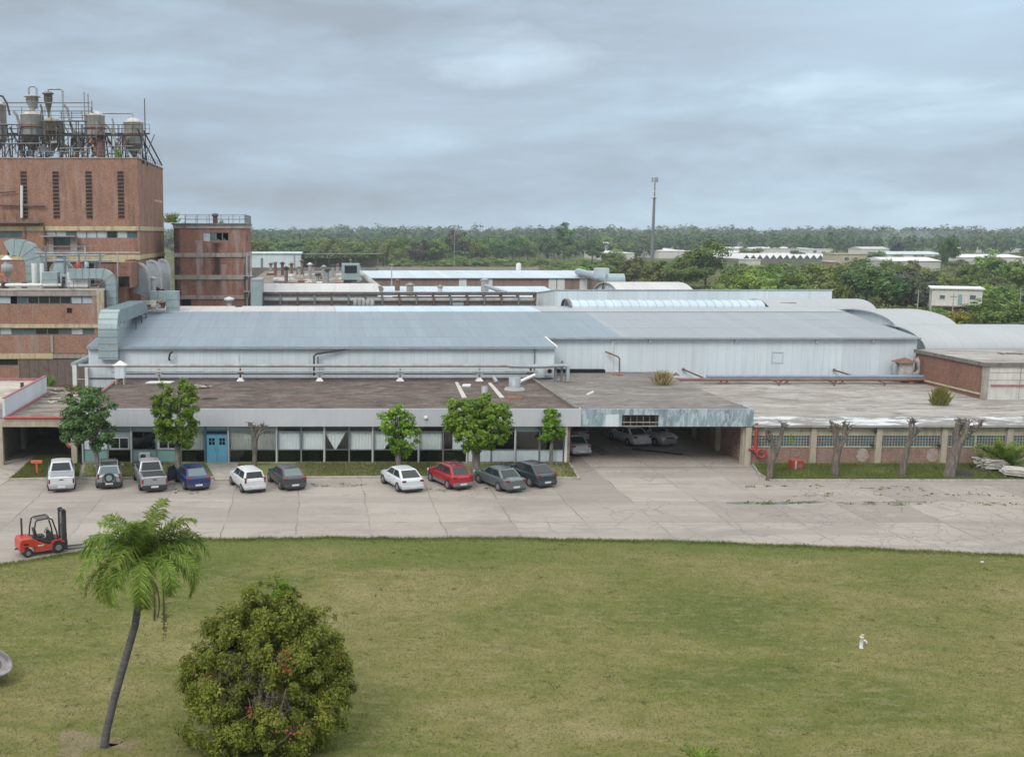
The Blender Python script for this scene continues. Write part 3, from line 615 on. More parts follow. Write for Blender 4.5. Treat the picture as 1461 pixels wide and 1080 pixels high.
def bare(px,py,rx,ry,seed,name='bare_soil'):
    r_ = np.random.default_rng(seed); x,y = G(px,py); P = []
    for i in range(30):
        a = 2*math.pi*i/30; q = 1+.3*math.sin(3*a+seed)+.2*r_.normal(); P.append((x+rx*q*math.cos(a),y+ry*q*math.sin(a)))
    o = MB().add([(a,b,.055) for a,b in P],[tuple(range(30))]).build(name, SOIL); props(o,kind='structure')
SOIL = M_verge('bare_soil',(.19,.165,.085),(.24,.20,.125),(.29,.235,.165))
bare(118,1062,1.0,.8,1); bare(178,1066,.5,.35,5)
# grass blades
def grass(name, P, h, w, mats, rng, lean=0.5):
    n = len(P); a = rng.random(n)*2*math.pi; d = np.stack([np.cos(a),np.sin(a),np.zeros(n)],1)
    hh = h*(0.5+rng.random(n)); tip = P + np.stack([rng.normal(size=n)*lean*hh, rng.normal(size=n)*lean*hh, hh],1)
    V = np.stack([P-d*w/2, P+d*w/2, tip],1)
    return quads_mesh(name, V, mats, nv=3)
def in_poly(P, poly):
    x, y = P[:,0], P[:,1]; ins = np.zeros(len(P), bool); n = len(poly)
    for i in range(n):
        x0,y0 = poly[i]; x1,y1 = poly[(i+1)%n]
        if y0 == y1: continue
        c = ((y0 > y) != (y1 > y)) & (x < (x1-x0)*(y-y0)/(y1-y0)+x0); ins ^= c
    return ins
def scatter_poly(poly, n, rng):
    a = np.array(poly); lo, hi = a.min(0), a.max(0)
    P = lo + (hi-lo)*rng.random((n,2)); return P[in_poly(P, poly)]
rg = np.random.default_rng(21)
view = [(-13,33),(27,33),(46,62),(-24,62)]
P = scatter_poly(view, 260000, rg); P = P[in_poly(P, lw)]
o = grass('lawn_blades', np.c_[P, np.full(len(P),0.045)], 0.04, 0.03, M['blade'], rg, 1.3); props(o,'short worn lawn grass, green mixed with straw','grass',kind='stuff')
Pw = scatter_poly(view, 650, rg); Pw = Pw[in_poly(Pw, lw)]; Pw = np.repeat(Pw, rg.integers(4,26,len(Pw)), axis=0); Pw = Pw+rg.normal(size=Pw.shape)*.10
o = grass('lawn_weeds', np.c_[Pw, np.full(len(Pw),0.045)], 0.05, 0.04, M['blade'], rg, 1.4); props(o,'scattered greener tufts and weeds in the worn lawn','weeds',kind='stuff')
E = np.array(edge); seg = rg.integers(1, len(E)-1, 26000); tt = rg.random((26000,1)); Pe = E[seg]*(1-tt)+E[np.minimum(seg+1,len(E)-1)]*tt
Pe = Pe + np.c_[rg.normal(size=26000)*0.1, -np.abs(rg.normal(size=26000))*0.35+0.12]
o = grass('edge_grass', np.c_[Pe, np.full(len(Pe),0.03)], 0.13, 0.035, M['blade_green'], rg, 0.8); props(o,'longer green grass fringe along the concrete yard edge','grass',kind='stuff')
for poly, n, mt, h, lab in ((VERGE1,6000,'blade',0.16,'rough dry grass on the strip left of the blue door'),(VERGE2,16000,'blade',0.16,'rough dry grass on the strip below the office windows'),
                      (VERGE3,60000,'blade_green',0.16,'green weedy grass below the pollarded trunks'),(VERGE4,14000,'blade_green',0.12,'green grass round the red hydrant post')):
    P = scatter_poly(poly, n, rg)
    if mt == 'blade':
        k = np.sin(P[:,0]*0.9+1.3)+np.sin(P[:,0]*0.37)+rg.normal(size=len(P))*0.5; P = P[k > -0.4]
    o = grass('verge_blades', np.c_[P, np.full(len(P),0.115)], h, 0.05, M[mt], rg, 0.7); props(o, lab, 'grass', kind='stuff')
def puddle(px0,px1,py,h,seed):
    r_ = np.random.default_rng(seed); n = 26; P = []
    for i in range(n):
        a = 2*math.pi*i/n; q = 1+.35*r_.normal(); P.append(G((px0+px1)/2+(px1-px0)/2*math.cos(a)*(.8+.2*q), py+h*math.sin(a)*q))
    o = MB().add([(x,y,.009) for x,y in P],[tuple(range(n))]).build('damp_patch', DAMP); props(o, kind='structure')
DAMP = M_plain('damp_moss',(.115,.125,.10),.7,var=.3,scale=2,dirt=(.25,.23,.2),dirt_amt=.6)
puddle(1034,1082,717.5,1.6,1); puddle(1080,1135,718,1.2,2); puddle(1132,1176,716.5,1.8,3); puddle(1268,1322,716,1.3,4); puddle(1228,1252,719,1.0,5)
# weeds in the open joints of the east yard, and the moss-dark wet patches
W0 = []
for px0,px1,py,n in ((1060,1160,717.5,420),(1200,1330,719,300),(1120,1461,706,330),(1060,1120,694,120),(1230,1330,697,200),(1380,1461,720,160),(1150,1180,695,70),(600,700,700,120),(440,520,692,200),(250,262,701,40),(258,300,704,40)):
    left = n
    while left > 0:
        k = int(rg.integers(3,26)); c = px0+(px1-px0)*rg.random(); w_ = rg.uniform(.5,5); yy = py+rg.normal()*1.3; left -= k
        for q in range(k): W0.append(G(c+rg.normal()*w_, yy+rg.normal()*.35))
W0 = np.array(W0); o = grass('joint_weeds', np.c_[W0, np.full(len(W0),0.004)], 0.07, 0.05, M['blade_green'], rg, 0.8); props(o,'weeds growing in the cracked concrete joints','weeds',kind='stuff')
# ------------------------------------------------------------------ office block
office = thing('office_building','long single-storey office block with grey fascia, curtained glass front and blue double door','building',(0.8,YF,0))
X0, X1 = GX(118,YF,1), GX(805,YF,1)
mb = MB()
mb.box(X0,X1,YF-0.12,YF+0.25,-0.05,0.14)                      # plinth
mb.build('plinth', M['cream'], office, True)
mb = MB(); mb.box(X0,X1,YF+5.0,YF+5.2,0,4.0); mb.box(X0-0.02,X0+0.18,YF+0.1,YF+17,0,4.0); mb.box(X1-0.2,X1,YF+0.1,YF+17,0,4.0); mb.box(X0+0.2,X1-0.2,YF+0.1,YF+5,0.05,0.12); mb.box(X0+0.2,X1-0.2,YF+0.3,YF+5,3.0,3.05)
for xx in (-11.5,-7.8,-3.0,2.8,8.5,13.0): mb.box(xx,xx+0.12,YF+0.6,YF+4.98,0.12,2.98)
mb.build('wall', M['interior'], office, True)
FX0, FX1 = GX(112,YF,4.3), GX(827.5,YF,4.3)
mb = MB(); mb.box(FX0,FX1,YF-0.45,YF-0.30,2.98,4.32); mb.box(FX0,FX0+0.15,YF-0.297,97.0,2.98,4.32); mb.box(FX1-0.15,FX1,YF-0.297,95.8,2.98,4.32)
mb.build('fascia', M['fascia'], office, True)
mb = MB(); mb.box(FX0+0.15,FX1-0.15,YF-0.297,YF+0.3,2.99,3.03); mb.build('soffit', M['frame'], office, True)
mb = MB(); mb.box(FX0+0.152,FX1-0.152,YF-0.298,96.98,3.9,4.22); mb.build('roof', M['office_roof'], office, True)
mb = MB(); mb.prism('z',[(FX1-0.45,YF-0.3),(FX1-0.15,YF-0.3),(FX1-0.16,96.0),(FX1-0.46,96.0)],4.22,4.42); mb.build('parapet', M['concrete_dark'], office, True)
mb = MB(); mb.beam((FX0+0.1,YF-0.2,4.37),(FX0+0.1,96.9,4.37),0.22,0.12); mb.build('roof_edging', M['red_trim'], office, True)
mb = MB(); mb.box(X1+0.0,X1+0.19,YF-0.1,YF+0.2,0,2.98); mb.build('corner_post', M['white_paint'], office, True)
mb = MB(); mb.box(X1+0.191,X1+0.40,YF-0.05,YF+0.3,0,2.98); mb.build('brick_pier', M['brick_wing'], office, True)
BX = [119,154,188.5,223,258,292.5,327,361,395.5,429.5,463.5,498,532.5,565,598,632,667,701,735.5,769.5,804]
def curtain(x0,x1,z0,z1,y,parent,mat,shape=None):
    n = max(8,int((x1-x0)/0.06)); mb = MB(); vs = []
    for i in range(n+1):
        u = i/n; x = x0+(x1-x0)*u; yy = y+0.03*math.sin(u*46)+0.012*math.sin(u*113)
        a, b = z0, z1
        if shape == 'vee': a = z1-(z1-z0)*max(0.02,1-abs(u-0.42)/0.5)
        if shape == 'swag': a = z0+(z1-z0)*max(0.0,(u-0.45))**1.0*1.75; a = min(a,z1-0.02)
        vs += [(x,yy,a),(x,yy,b)]
    mb.add(vs,[(2*i,2*i+2,2*i+3,2*i+1) for i in range(n)],0,True); return mb.build('curtain',mat,parent,True,recalc=False)
def bay(i, upper, lower, trans, cur=None, frame_white=False, shape=None, cmat='curtain'):
    a, b = GX(BX[i],YF,1.3), GX(BX[i+1],YF,1.3); f = MB(); fw = 0.05
    f.box(a,a+fw+0.015,YF-0.06,YF+0.06,0.14,2.98); f.box(b-fw,b-0.002,YF-0.06,YF+0.06,0.14,2.98)
    for z in (0.14,1.09,2.50,2.92): f.box(a+fw+0.016,b-fw-0.001,YF-0.055,YF+0.055,z,z+0.06)
    if i % 2 == 0: f.box(a-0.11,a-0.005,YF-0.10,YF+0.05,0.14,2.98,1)
    w = f.build('window', [M['frame'], M['frame_white']], office, True)
    x0, x1 = a+fw+0.02, b-fw-0.005
    def fill(kind, z0, z1, nm):
        mt = {'glass':'glass','dark':'glass_dark','teal':'panel_teal','grey':'panel_grey','white':'panel_white'}[kind]
        MB().box(x0,x1,YF-0.012,YF+0.012,z0,z1).build(nm if kind in ('glass','dark') else 'panel', M[mt], w, True)
    fill(trans,2.565,2.915,'transom_pane'); fill(upper,1.155,2.495,'pane'); fill(lower,0.205,1.085,'pane')
    if cur: curtain(x0+0.02,x1-0.02,1.02 if cur=='full' else 1.2,2.48,YF+0.16,w,M[cmat],shape)
    if frame_white:
        g = MB(); p, q = x0+0.12, x1-0.18
        for (u0,u1,v0,v1) in ((p,q,2.0,2.07),(p,q,1.17,1.24),(p,p+0.06,1.24,2.0),(q-0.06,q,1.24,2.0),((p+q)/2-0.03,(p+q)/2+0.03,1.24,2.0)): g.box(u0,u1,YF-0.06,YF-0.013,v0,v1)
        g.build('sash', M['frame_white'], w, True)
        MB().box(p+0.06,q-0.06,YF-0.03,YF-0.014,1.24,2.0).build('pane', M['pane_dark'], w, True)
    return w
bay(0,'white','teal','grey'); bay(1,'grey','dark','grey',frame_white=True); bay(2,'dark','teal','grey'); bay(3,'white','teal','dark',frame_white=True)
bay(4,'glass','dark','grey','full',cmat='curtain_grey')
# door bay
a, b = GX(BX[5],YF,1.3)+0.02, GX(BX[6],YF,1.3)-0.02
f = MB(); f.box(a,a+0.12,YF-0.08,YF+0.08,0.1,2.98); f.box(b-0.12,b,YF-0.08,YF+0.08,0.1,2.98); f.box(a+0.121,b-0.121,YF-0.075,YF+0.075,2.28,2.36); f.box(a+0.121,b-0.121,YF-0.075,YF+0.075,2.56,2.62)
f.build('door_frame', M_flat('door_frame_blue',(0.03,0.14,0.22),0.5), office, True)
MB().box(a+0.13,b-0.13,YF-0.02,YF+0.02,2.37,2.55).build('transom_pane', M['pane_dark'], office, True)
MB().box(a+0.13,b-0.13,YF-0.02,YF+0.02,2.63,2.97).build('panel', M['panel_grey'], office, True)
mid = (a+b)/2
for x0,x1,hx in ((a+0.125,mid-0.008,mid-0.1),(mid+0.008,b-0.125,mid+0.1)):
    d = MB().box(x0,x1,YF-0.05,YF-0.005,0.11,2.27).build('door', M['door_blue'], office, True, bevel=0.008)
    c = (x0+x1)/2
    g = MB()
    for p in (-0.12,0.12):
        for q in (1.62,1.9): g.box(c+p-0.10,c+p+0.10,YF-0.058,YF-0.047,q-0.12,q+0.12)
    g.build('door_window', M['pane_dark'], d, True)
    MB().tube([(hx,YF-0.05,1.0),(hx,YF-0.11,1.02),(hx,YF-0.11,1.28),(hx,YF-0.05,1.3)],0.014,6).build('handle', M['chrome'], d, True)
bay(6,'glass','dark','grey','full',cmat='curtain_grey'); bay(7,'glass','dark','grey','full',cmat='curtain_grey')
bay(8,'glass','dark','dark','full'); bay(9,'glass','dark','dark','full'); bay(10,'glass','dark','dark','full',shape='vee'); bay(11,'glass','dark','dark','full')
bay(12,'glass','dark','dark','full',shape='swag'); bay(13,'glass','dark','dark','full'); bay(14,'glass','dark','dark','full'); w15 = bay(15,'glass','dark','dark')
curtain(GX(646,YF,1.3),GX(665,YF,1.3),0.98,2.48,YF+0.16,w15,M['curtain'])
bay(16,'dark','white','dark'); bay(17,'dark','white','dark'); bay(18,'glass','white','grey'); w19 = bay(19,'dark','white','dark')
# boxes seen behind the lower panes
for px,ww,hh in ((271,0.9,0.5),(449,0.8,0.45),(640,1.0,0.4)):
    x = GX(px,YF,0.5); props(MB().box(x-ww/2,x+ww/2,YF+0.35,YF+0.8,0.12,0.55+hh/2).build('storage_box', M['timber'], bevel=0.02), {271:'brown box behind the glass beside the blue door',449:'brown box behind the lower pane under two white curtains',640:'brown box behind the lower glass near the red car'}[px],'box')
x,z = W(607.5,596,YF-.46); wl = thing('fascia_lamp','small pale oval lamp on the grey fascia above the curtained windows','lamp',(x,YF-.46,z)); MB().lathe((0,0,0),[(.1,0),(.17,.04),(.12,.12),(.03,.15)],12).build('globe', M['white_paint'], wl).rotation_euler = (math.pi/2,0,0); MB().cyl((x,YF-.47,z-.3),(x,YF-.47,z),.02,n=6).build('conduit', M['frame_white'], wl, True)
# ac unit
ax, az = W(207,650,YF); 
ac = thing('air_conditioner','white air conditioner with round fan grille on a teal panel of the office','air conditioner',(ax,YF-0.2,az-0.3))
MB().box(ax-0.42,ax+0.42,YF-0.42,YF-0.10,az-0.28,az+0.28).build('casing', M['white_paint'], ac, True, bevel=0.02)
MB().lathe((0,0,0),[(0.21,0),(0.21,0.012),(0.02,0.012)],20).build('fan_grille', M['trim'], ac).matrix_local = Matrix.Translation((-0.08,-0.215,0.3)) @ Matrix.Rotation(math.pi/2,4,'X')
MB().box(ax-0.45,ax-0.38,YF-0.5,YF-0.06,az-0.34,az-0.285).build('bracket', M['frame_white'], ac, True); MB().box(ax+0.38,ax+0.45,YF-0.5,YF-0.06,az-0.34,az-0.285).build('bracket', M['frame_white'], ac, True)

# ------------------------------------------------------------------ items on the office roof
ZR = 4.22
def on_roof(px, py, z): return G(px, py, z)
x,y = G(172,548,ZR)
vb = thing('vent_cabinet','white louvred vent box with pyramid cap on legs at the office roof corner','vent',(x,y,ZR))
MB().box(x-0.42,x+0.42,y-0.4,y+0.4,ZR+0.55,ZR+1.7).build('casing', M['white_sheet'], vb, True, bevel=0.02)
MB().add([(x-.58,y-.55,ZR+1.7),(x+.58,y-.55,ZR+1.7),(x+.58,y+.55,ZR+1.7),(x-.58,y+.55,ZR+1.7),(x,y,ZR+2.1)],[(0,1,4),(1,2,4),(2,3,4),(3,0,4),(3,2,1,0)]).build('cap', M['white_paint'], vb, True)
for dx in (-.35,.35):
    for dy in (-.33,.33): MB().box(x+dx-.05,x+dx+.05,y+dy-.05,y+dy+.05,ZR,ZR+0.55).build('leg', M['cream'], vb, True)
x,y = G(228,546,ZR)
o = MB().prism('z',[(x-1.2,y-.55),(x+1.0,y-.55),(x+1.25,y+.5),(x-.95,y+.5)],ZR,ZR+0.08).build('roof_pad', M['white_paint']); props(o,'white slab pad under the first pipe post on the office roof','pad')
props(MB().prism('z',[G(649,546,ZR),G(653.5,546,ZR),G(666,568,ZR),G(659,568,ZR)],ZR,ZR+0.06).build('roof_plank', M['timber'],bevel=0.01),'pale long plank lying on the office roof behind the large tree','plank')
props(MB().prism('z',[G(696,547,ZR),G(701,547,ZR),G(720,568,ZR),G(713,568,ZR)],ZR,ZR+0.06).build('roof_plank', M['timber'],bevel=0.01),'pale long plank lying left of the grey roof drum','plank')
props(MB().prism('z',[G(659,552,ZR),G(671,552,ZR),G(672,549.5,ZR),G(661,549.5,ZR)],ZR,ZR+0.1).build('roof_sheet', M['white_paint']),'small white sheet lying between the two roof planks','sheet')
def stack(px,py,h,r,mat,label,base=None):
    x,y = G(px,py,ZR); t = thing('roof_vent',label,'vent',(x,y,ZR))
    MB().lathe((x,y,ZR),[(r,0),(r,h),(r*0.8,h),(r*0.8,h-0.2)],14).build('pipe', M[mat], t, True)
    if base: MB().lathe((x,y,ZR),[(r*1.8,0),(r*1.6,0.16),(r*1.02,0.2)],14).build('base', M[base], t, True)
    return t
stack(691,569,1.0,0.24,'galv_grey','grey cylindrical vent with a rusty foot behind the large tree crown','rust')
t = stack(734,556,1.05,0.5,'galv_grey','wide grey roof drum near the end of the office roof','pipe_pale')
x,y = G(733,568.5,ZR); props(MB().lathe((x,y,ZR),[(0.75,0),(0.72,0.14),(0.0,0.18)],18).build('roof_hatch', M['rust']),'low rusty round hatch in front of the grey roof drum','hatch')
p0 = G(742,548.5,ZR); p1 = W(763,535,p0[1]+1.0)
props(MB().tube([(p0[0],p0[1],ZR+0.25),(p1[0],p0[1]+1.0,p1[1])],0.15,10).build('roof_pipe', M['white_paint']),'slanting white pipe end beside the grey roof drum','pipe')
x,y = G(709,548,ZR); x2,z2 = W(704,538,y+0.8)
props(MB().tube([(x,y,ZR+0.15),(x2,y+0.8,z2)],0.16,10).build('roof_pipe', M['galv_grey']),'short grey leaning pipe between plank and shed wall','pipe')
x,y = G(288,554,ZR); mb = MB()
for k in range(14): mb.beam((x+random.uniform(-1.3,.9),y+random.uniform(-.4,.4),ZR+random.uniform(.02,.2)),(x+random.uniform(-.9,1.3),y+random.uniform(-.4,.4),ZR+random.uniform(.05,.35)),0.12,0.06,k%2)
props(mb.build('scrap_pile',[M['timber'],M['steel_dark']]),'small pile of scrap boards behind the tree by the blue door','scrap')
x,y = G(300,569,ZR); props(MB().obox((x,y,ZR+.08),(1.2,.25,.12),(0,0,.03)).build('roof_board', M['wood']),'brown board lying flat near the office fascia','board')

# ------------------------------------------------------------------ carport
port = thing('carport','deep open carport with weathered teal fascia between office and brick wing','carport',(26.5,YF,0))
CX0, CX1 = FX1+0.02, GX(1075,YF-0.4,4.2)
mb = MB(); mb.box(CX0,CX1,YF-0.1,102,3.95,4.2); mb.build('roof', M['port_roof'], port, True)
MB().box(CX0+.05,CX1-.2,YF-.05,101.9,3.89,3.945).build('bounce_panel', M['white_paint'], port, True)  # white panel added under the roof to bounce light onto the cars
hx0, hx1 = GX(885,YF,3.6), GX(937,YF,3.6)
mb = MB(); y0,y1 = YF-0.5,YF-0.38
mb.box(CX0,hx0,y0,y1,2.98,4.3); mb.box(hx1,CX1,y0,y1,2.98,4.3); mb.box(hx0+.001,hx1-.001,y0,y1,3.86,4.3); mb.box(CX1-0.12,CX1,YF-0.379,YF+2,3.2,4.3)
mb.build('fascia', M['fascia_blue'], port, True)
wpx = GX(871,YF,3.6); MB().box(wpx-0.5,wpx+0.5,y0-0.012,y0,2.99,3.9).build('pale_panel', M['white_sheet'], port, True)
mb = MB()
for k in range(6): mb.box(hx0+.2+k*.48,hx0+.225+k*.48,YF-.31,YF-.28,2.95,3.86)
mb.box(hx0,hx1,YF-.34,YF-.26,3.25,3.31); mb.box(hx0,hx1,YF-.34,YF-.26,2.95,3.02); mb.build('railing', M['band_grey'], port, True)
mb = MB(); mb.box(CX0+2,CX1-.5,97.5,97.8,0,3.88); mb.build('back_wall', M['white_wall'], port, True)
RX = GX(1063,YF,1.5)
mb = MB(); mb.box(RX+0.05,RX+0.3,YF+0.5,97.4,0,3.2); mb.build('side_wall', M['brick_wing'], port, True)
mb = MB(); mb.box(X1+0.05,X1+0.35,YF+0.4,97.4,0,3.2); mb.build('side_wall', M['white_wall'], port, True)
for yy in (YF+0.05,YF+5.2,YF+10.6,YF+15.5): MB().box(RX-0.25,RX+0.04,yy-0.2,yy+0.25,0,3.88).build('column', M['pilaster'], port, True)
x,z = W(838,567,84); x,y = G(838,572,4.2)
fl = thing('flood_lamp','small white floodlight on a stub at the carport roof edge','floodlight',(x,y,4.2))
MB().cyl((x,y,4.2),(x,y,4.75),0.03).build('post', M['pipe_pale'], fl, True)
MB().obox((x+.2,y,4.82),(0.6,0.22,0.12),(0,-.45,0)).build('lamp_head', M['white_paint'], fl, True, bevel=0.02)

# ------------------------------------------------------------------ east wing
wing = thing('workshop_wing','long low brick wing with glass-block windows and whitewashed roof edge','building',(52,YF,0))
WX0, WX1, WY = RX+0.31, 78, YF-0.2
mb = MB(); mb.box(WX0,WX1,WY,WY+0.3,0,1.34); mb.build('wall', M['brick_wing'], wing, True)
mb = MB(); mb.box(WX0,WX1,WY-0.03,WY+0.3,1.34,1.42); mb.box(WX0,WX1,WY,WY+0.3,2.24,3.0); mb.build('lintel', M['cream'], wing, True)
mb = MB(); mb.box(WX0,WX1,WY+0.35,WY+0.5,0,2.95); mb.build('inner_wall', M['void'], wing, True)
mb = MB(); mb.prism('x',[(WY-0.45,3.0),(WY-0.45,3.1),(WY+3.2,3.16),(WY+3.2,3.04)],CX1+0.02,WX1); mb.build('roof_edge', M['white_strip'], wing, True)
mb = MB(); mb.prism('x',[(WY+3.203,3.04),(WY+3.203,3.18),(102,3.42),(102,3.2)],CX1+0.02,WX1); mb.build('roof', M['wing_roof'], wing, True)
mb = MB(); mb.box(CX1+0.02,WX1,WY-0.47,WY-0.453,2.96,3.12); mb.build('gutter', M['pipe_pale'], wing, True)
pil = [1066,1159,1252,1345,1438,1531]
PXs = [GX(p,WY,1.5) for p in pil]
for i,x in enumerate(PXs): MB().box(x-0.22,x+0.22,WY-0.22,WY-0.001,0,2.99).build('pilaster', M['pilaster'], wing, True)
def block_window(x0,x1):
    f = MB(); nx = max(3,int((x1-x0)/0.21)); dx = (x1-x0)/nx
    for i in range(nx+1): f.box(x0+i*dx-.02,x0+i*dx+.02,WY+.02,WY+.12,1.42,2.24)
    for j in range(5): f.box(x0,x1,WY+.025,WY+.115,1.42+j*.205-.016,1.42+j*.205+.016)
    w = f.build('window', M['concrete'], wing, True)
    MB().box(x0,x1,WY+.05,WY+.10,1.43,2.23).build('glass_blocks', M['glass_block'], w, True)
for i in range(5):
    a, b = PXs[i]+.22, PXs[i+1]-.22; m_ = (a+b)/2
    block_window(a,m_-.06) ; block_window(m_+.06,b)
    MB().box(m_-.06,m_+.06,WY+.0,WY+.3,1.42,2.24).build('mullion', M['pilaster'], wing, True)
# whitewashed repairs beside two pilasters, small wall lamps
for px in (1233,1333): 
    x = GX(px,WY,1.2); MB().prism('y',[(x-.1+(.45+.04*math.sin(k*2.3+px)+.03*math.sin(k*5.1))*math.cos(6.283*k/26),.75+(.52+.03*math.sin(k*3.1+px))*math.sin(6.283*k/26)) for k in range(26)],WY-.008,WY-.001).build('whitewash', M_patch('whitewash_%d'%px,(0.37,0.32,0.29),(0.32,0.21,0.17),0.40,0.62,(3,3,3),1.2), wing, True)
for px,py in ((1243,634),(1337,634),(1247,614)):
    x,z = W(px,py,WY); MB().lathe((x,WY-.2,z),[(0.07,-.12),(.13,-.02),(.1,.1),(.03,.14)],10).build('lamp', M['trim'], wing, True)
# block standing behind the wing at the right
blk = thing('brick_store','flat roofed red brick store with white panelled front at the right edge','building',(62,91,3.2))
BX0, BY0, BY1, BZ = 57.0, 90.5, 101.2, 6.45
MB().box(BX0,BX0+0.3,BY0+0.35,BY1,3.2,BZ-0.25).box(BX0+.3,78,BY1-.3,BY1,3.2,BZ-.25).build('wall', M['brick_block'], blk, True)
MB().box(BX0-.15,78,BY0-.15,BY1+.1,BZ-.24,BZ).build('roof', M['wing_roof'], blk, True)
MB().box(BX0-.17,BX0-.151,BY0-.15,BY1+.1,BZ-.3,BZ+.03).box(BX0-.17,78,BY0-.17,BY0-.151,BZ-.3,BZ+.03).build('roof_edging', M['concrete_dark'], blk, True)
MB().box(BX0+.35,78,BY0,BY0+.2,3.2,BZ-.26).build('front_panel', M['white_wall'], blk, True)
MB().box(BX0-.04,BX0+.34,BY0-.05,BY0+.34,3.2,BZ-.26).build('corner_post', M['concrete'], blk, True)
mb = MB(); mb.box(BX0+.4,78,BY0-.02,BY0-.001,4.95,4.99); mb.box(BX0+.4,78,BY0-.02,BY0-.001,5.6,5.64)
for k in range(5): mb.box(BX0+3+k*3.4,BX0+3.04+k*3.4,BY0-.022,BY0-.001,3.3,6.1)
mb.build('panel_joints', M['band_grey'], blk, True)
MB().cyl((BX0+.5,BY0-.12,4.55),(78,BY0-.12,4.55),0.06).build('wall_pipe', M['red_trim'], blk, True)
MB().box(BX0-.1,BX0-.002,BY0+.36,BY1,3.65,3.8).build('skirting', M['cream'], blk, True)
# puddled debris on the store roof
for px,py,w_ in ((1345,489,3.0),(1440,505,2.0),(1395,486,2.5)):
    x,y = G(px,py,BZ); mb = MB()
    for k in range(16): mb.obox((x+random.uniform(-w_/2,w_/2),y+random.uniform(-.5,.5),BZ+.03),(random.uniform(.2,.6),random.uniform(.1,.3),.06),(0,0,random.uniform(0,3)))
    props(mb.build('roof_debris', M['concrete_dark']),{1345:'dark debris strip near the back of the store roof by the shed',1440:'dark debris patch towards the front of the store roof',1395:'thin dark debris strip below the vault on the store roof'}[px],'debris',kind='stuff')

# ------------------------------------------------------------------ metal sheds
shed = thing('metal_shed','long white sheet-metal shed with blue and grey low-pitched roof','shed',(18,102,0))
SX0, SX1, SY0, SYR, SYB = -20.6, 57.6, 102.0, 116.0, 130.0; EZ, RZ = 7.5, 8.88
mb = MB(); mb.box(SX0+.1,SX1-.1,SY0,SY0+.2,3.3,EZ-.05); mb.build('wall', M['white_sheet'], shed, True)
mb = MB(); g = [(SY0+.201,3.3),(SYB,3.3),(SYB,EZ-.06),(SYR,RZ-.08),(SY0+.201,EZ-.06)]
mb.prism('x',g,SX0+.1,SX0+.3); mb.build('gable', M['white_sheet_y'], shed, True); MB().prism('x',g,SX1-.3,SX1-.1).build('gable', M['white_sheet_y'], shed, True)
XS = GX(860,109,8.2)
for nm,a,b,mt in (('roof',SX0-.1,XS,'blue_roof'),('roof',XS+.002,SX1,'grey_roof')):
    MB().prism('x',[(SY0-.35,EZ-.06),(SY0-.35,EZ+.02),(SYR,RZ),(SYB+.3,EZ+.02),(SYB+.3,EZ-.06),(SYR,RZ-.08)],a,b).build(nm, M[mt], shed, True)
MB().box(21.9,SX1,SY0-.5,SY0-.36,EZ-.12,EZ+.04).build('gutter', M['galv_grey'], shed, True)
for px in (929,1052,1168,1248):
    x = GX(px,SY0-.4,7.4); MB().cyl((x,SY0-.3,7.35),(x,SY0-.05,7.0),0.12,n=8).build('downpipe', M['white_paint'], shed, True)
x = GX(873,SY0,6); MB().box(x-.1,x+.1,SY0-.14,SY0-.001,3.5,7.3).build('downpipe', M['white_paint'], shed, True)
MB().box(SX0+.1,SX1-.1,SY0-.07,SY0-.002,3.3,3.62).build('base_flashing', M_flat('flashing_blue',(0.20,0.29,0.37),0.5), shed, True)
x,z = W(1109,510,SY0); f = MB()
for a_,b_,c_,d_ in ((-.55,.55,.45,.55),(-.55,.55,-.55,-.45),(-.55,-.45,-.45,.45),(.45,.55,-.45,.45)): f.box(x+a_,x+b_,SY0-.05,SY0-.001,z+c_,z+d_)
f.build('square_panel', M['pale_blue_roof'], shed, True)
# flat ridge strip: opaque, then translucent, then opaque sheets
for a,b,mt in ((-18.5,GX(478,119,9),'pale_roof'),(GX(478.3,119,9),GX(765,119,9),'translucent'),(GX(765.3,119,9),SX1,'vault')):
    MB().prism('x',[(SYR+.2,8.8),(SYR+.2,8.98),(SYR+6.5,9.15),(SYR+6.5,8.4)],a,b).build('ridge_strip', M[mt], shed, True)
lean = thing('lean_to','white sheet-metal lean-to with blue roof along the left half of the long shed','shed',(0.6,97,0))
LX0, LX1, LY = -20.7, 21.8, 97.0
MB().box(LX0+.05,LX1-.05,LY,LY+.2,0,7.1).build('wall', M['white_sheet'], lean, True)
g = [(LY+.201,0),(SY0-.4,0),(SY0-.4,7.4),(LY+.201,7.1)]
MB().prism('x',g,LX0+.05,LX0+.2).build('side_wall', M['white_sheet_y'], lean, True); MB().prism('x',g,LX1-.2,LX1-.05).build('side_wall', M['white_sheet_y'], lean, True)
MB().prism('x',[(LY-.3,7.08),(LY-.3,7.18),(SY0-.36,7.56),(SY0-.36,7.45)],LX0-.1,LX1).build('roof', M['blue_roof'], lean, True)
MB().prism('x',[(LY-.32,7.06),(LY-.32,7.24),(SY0-.3,7.62),(SY0-.3,7.5)],LX1+.001,LX1+.16).build('barge_board', M['white_paint'], lean, True)
MB().box(LX0,LX1,LY-.42,LY-.31,6.98,7.12).build('gutter', M['galv_grey'], lean, True)
MB().box(LX0+.1,LX1-.1,LY-.06,LY-.002,4.2,4.30).build('base_flashing', M['trim'], lean, True)
x = GX(762,LY,5); MB().box(x-.05,x+.05,LY-.1,LY-.001,4.3,7.0).build('downpipe', M['steel_grey'], lean, True)
x = GX(341,LY,6); MB().box(x-.04,x+.04,LY-.08,LY-.001,4.5,7.0).build('downpipe', M['white_paint'], lean, True)
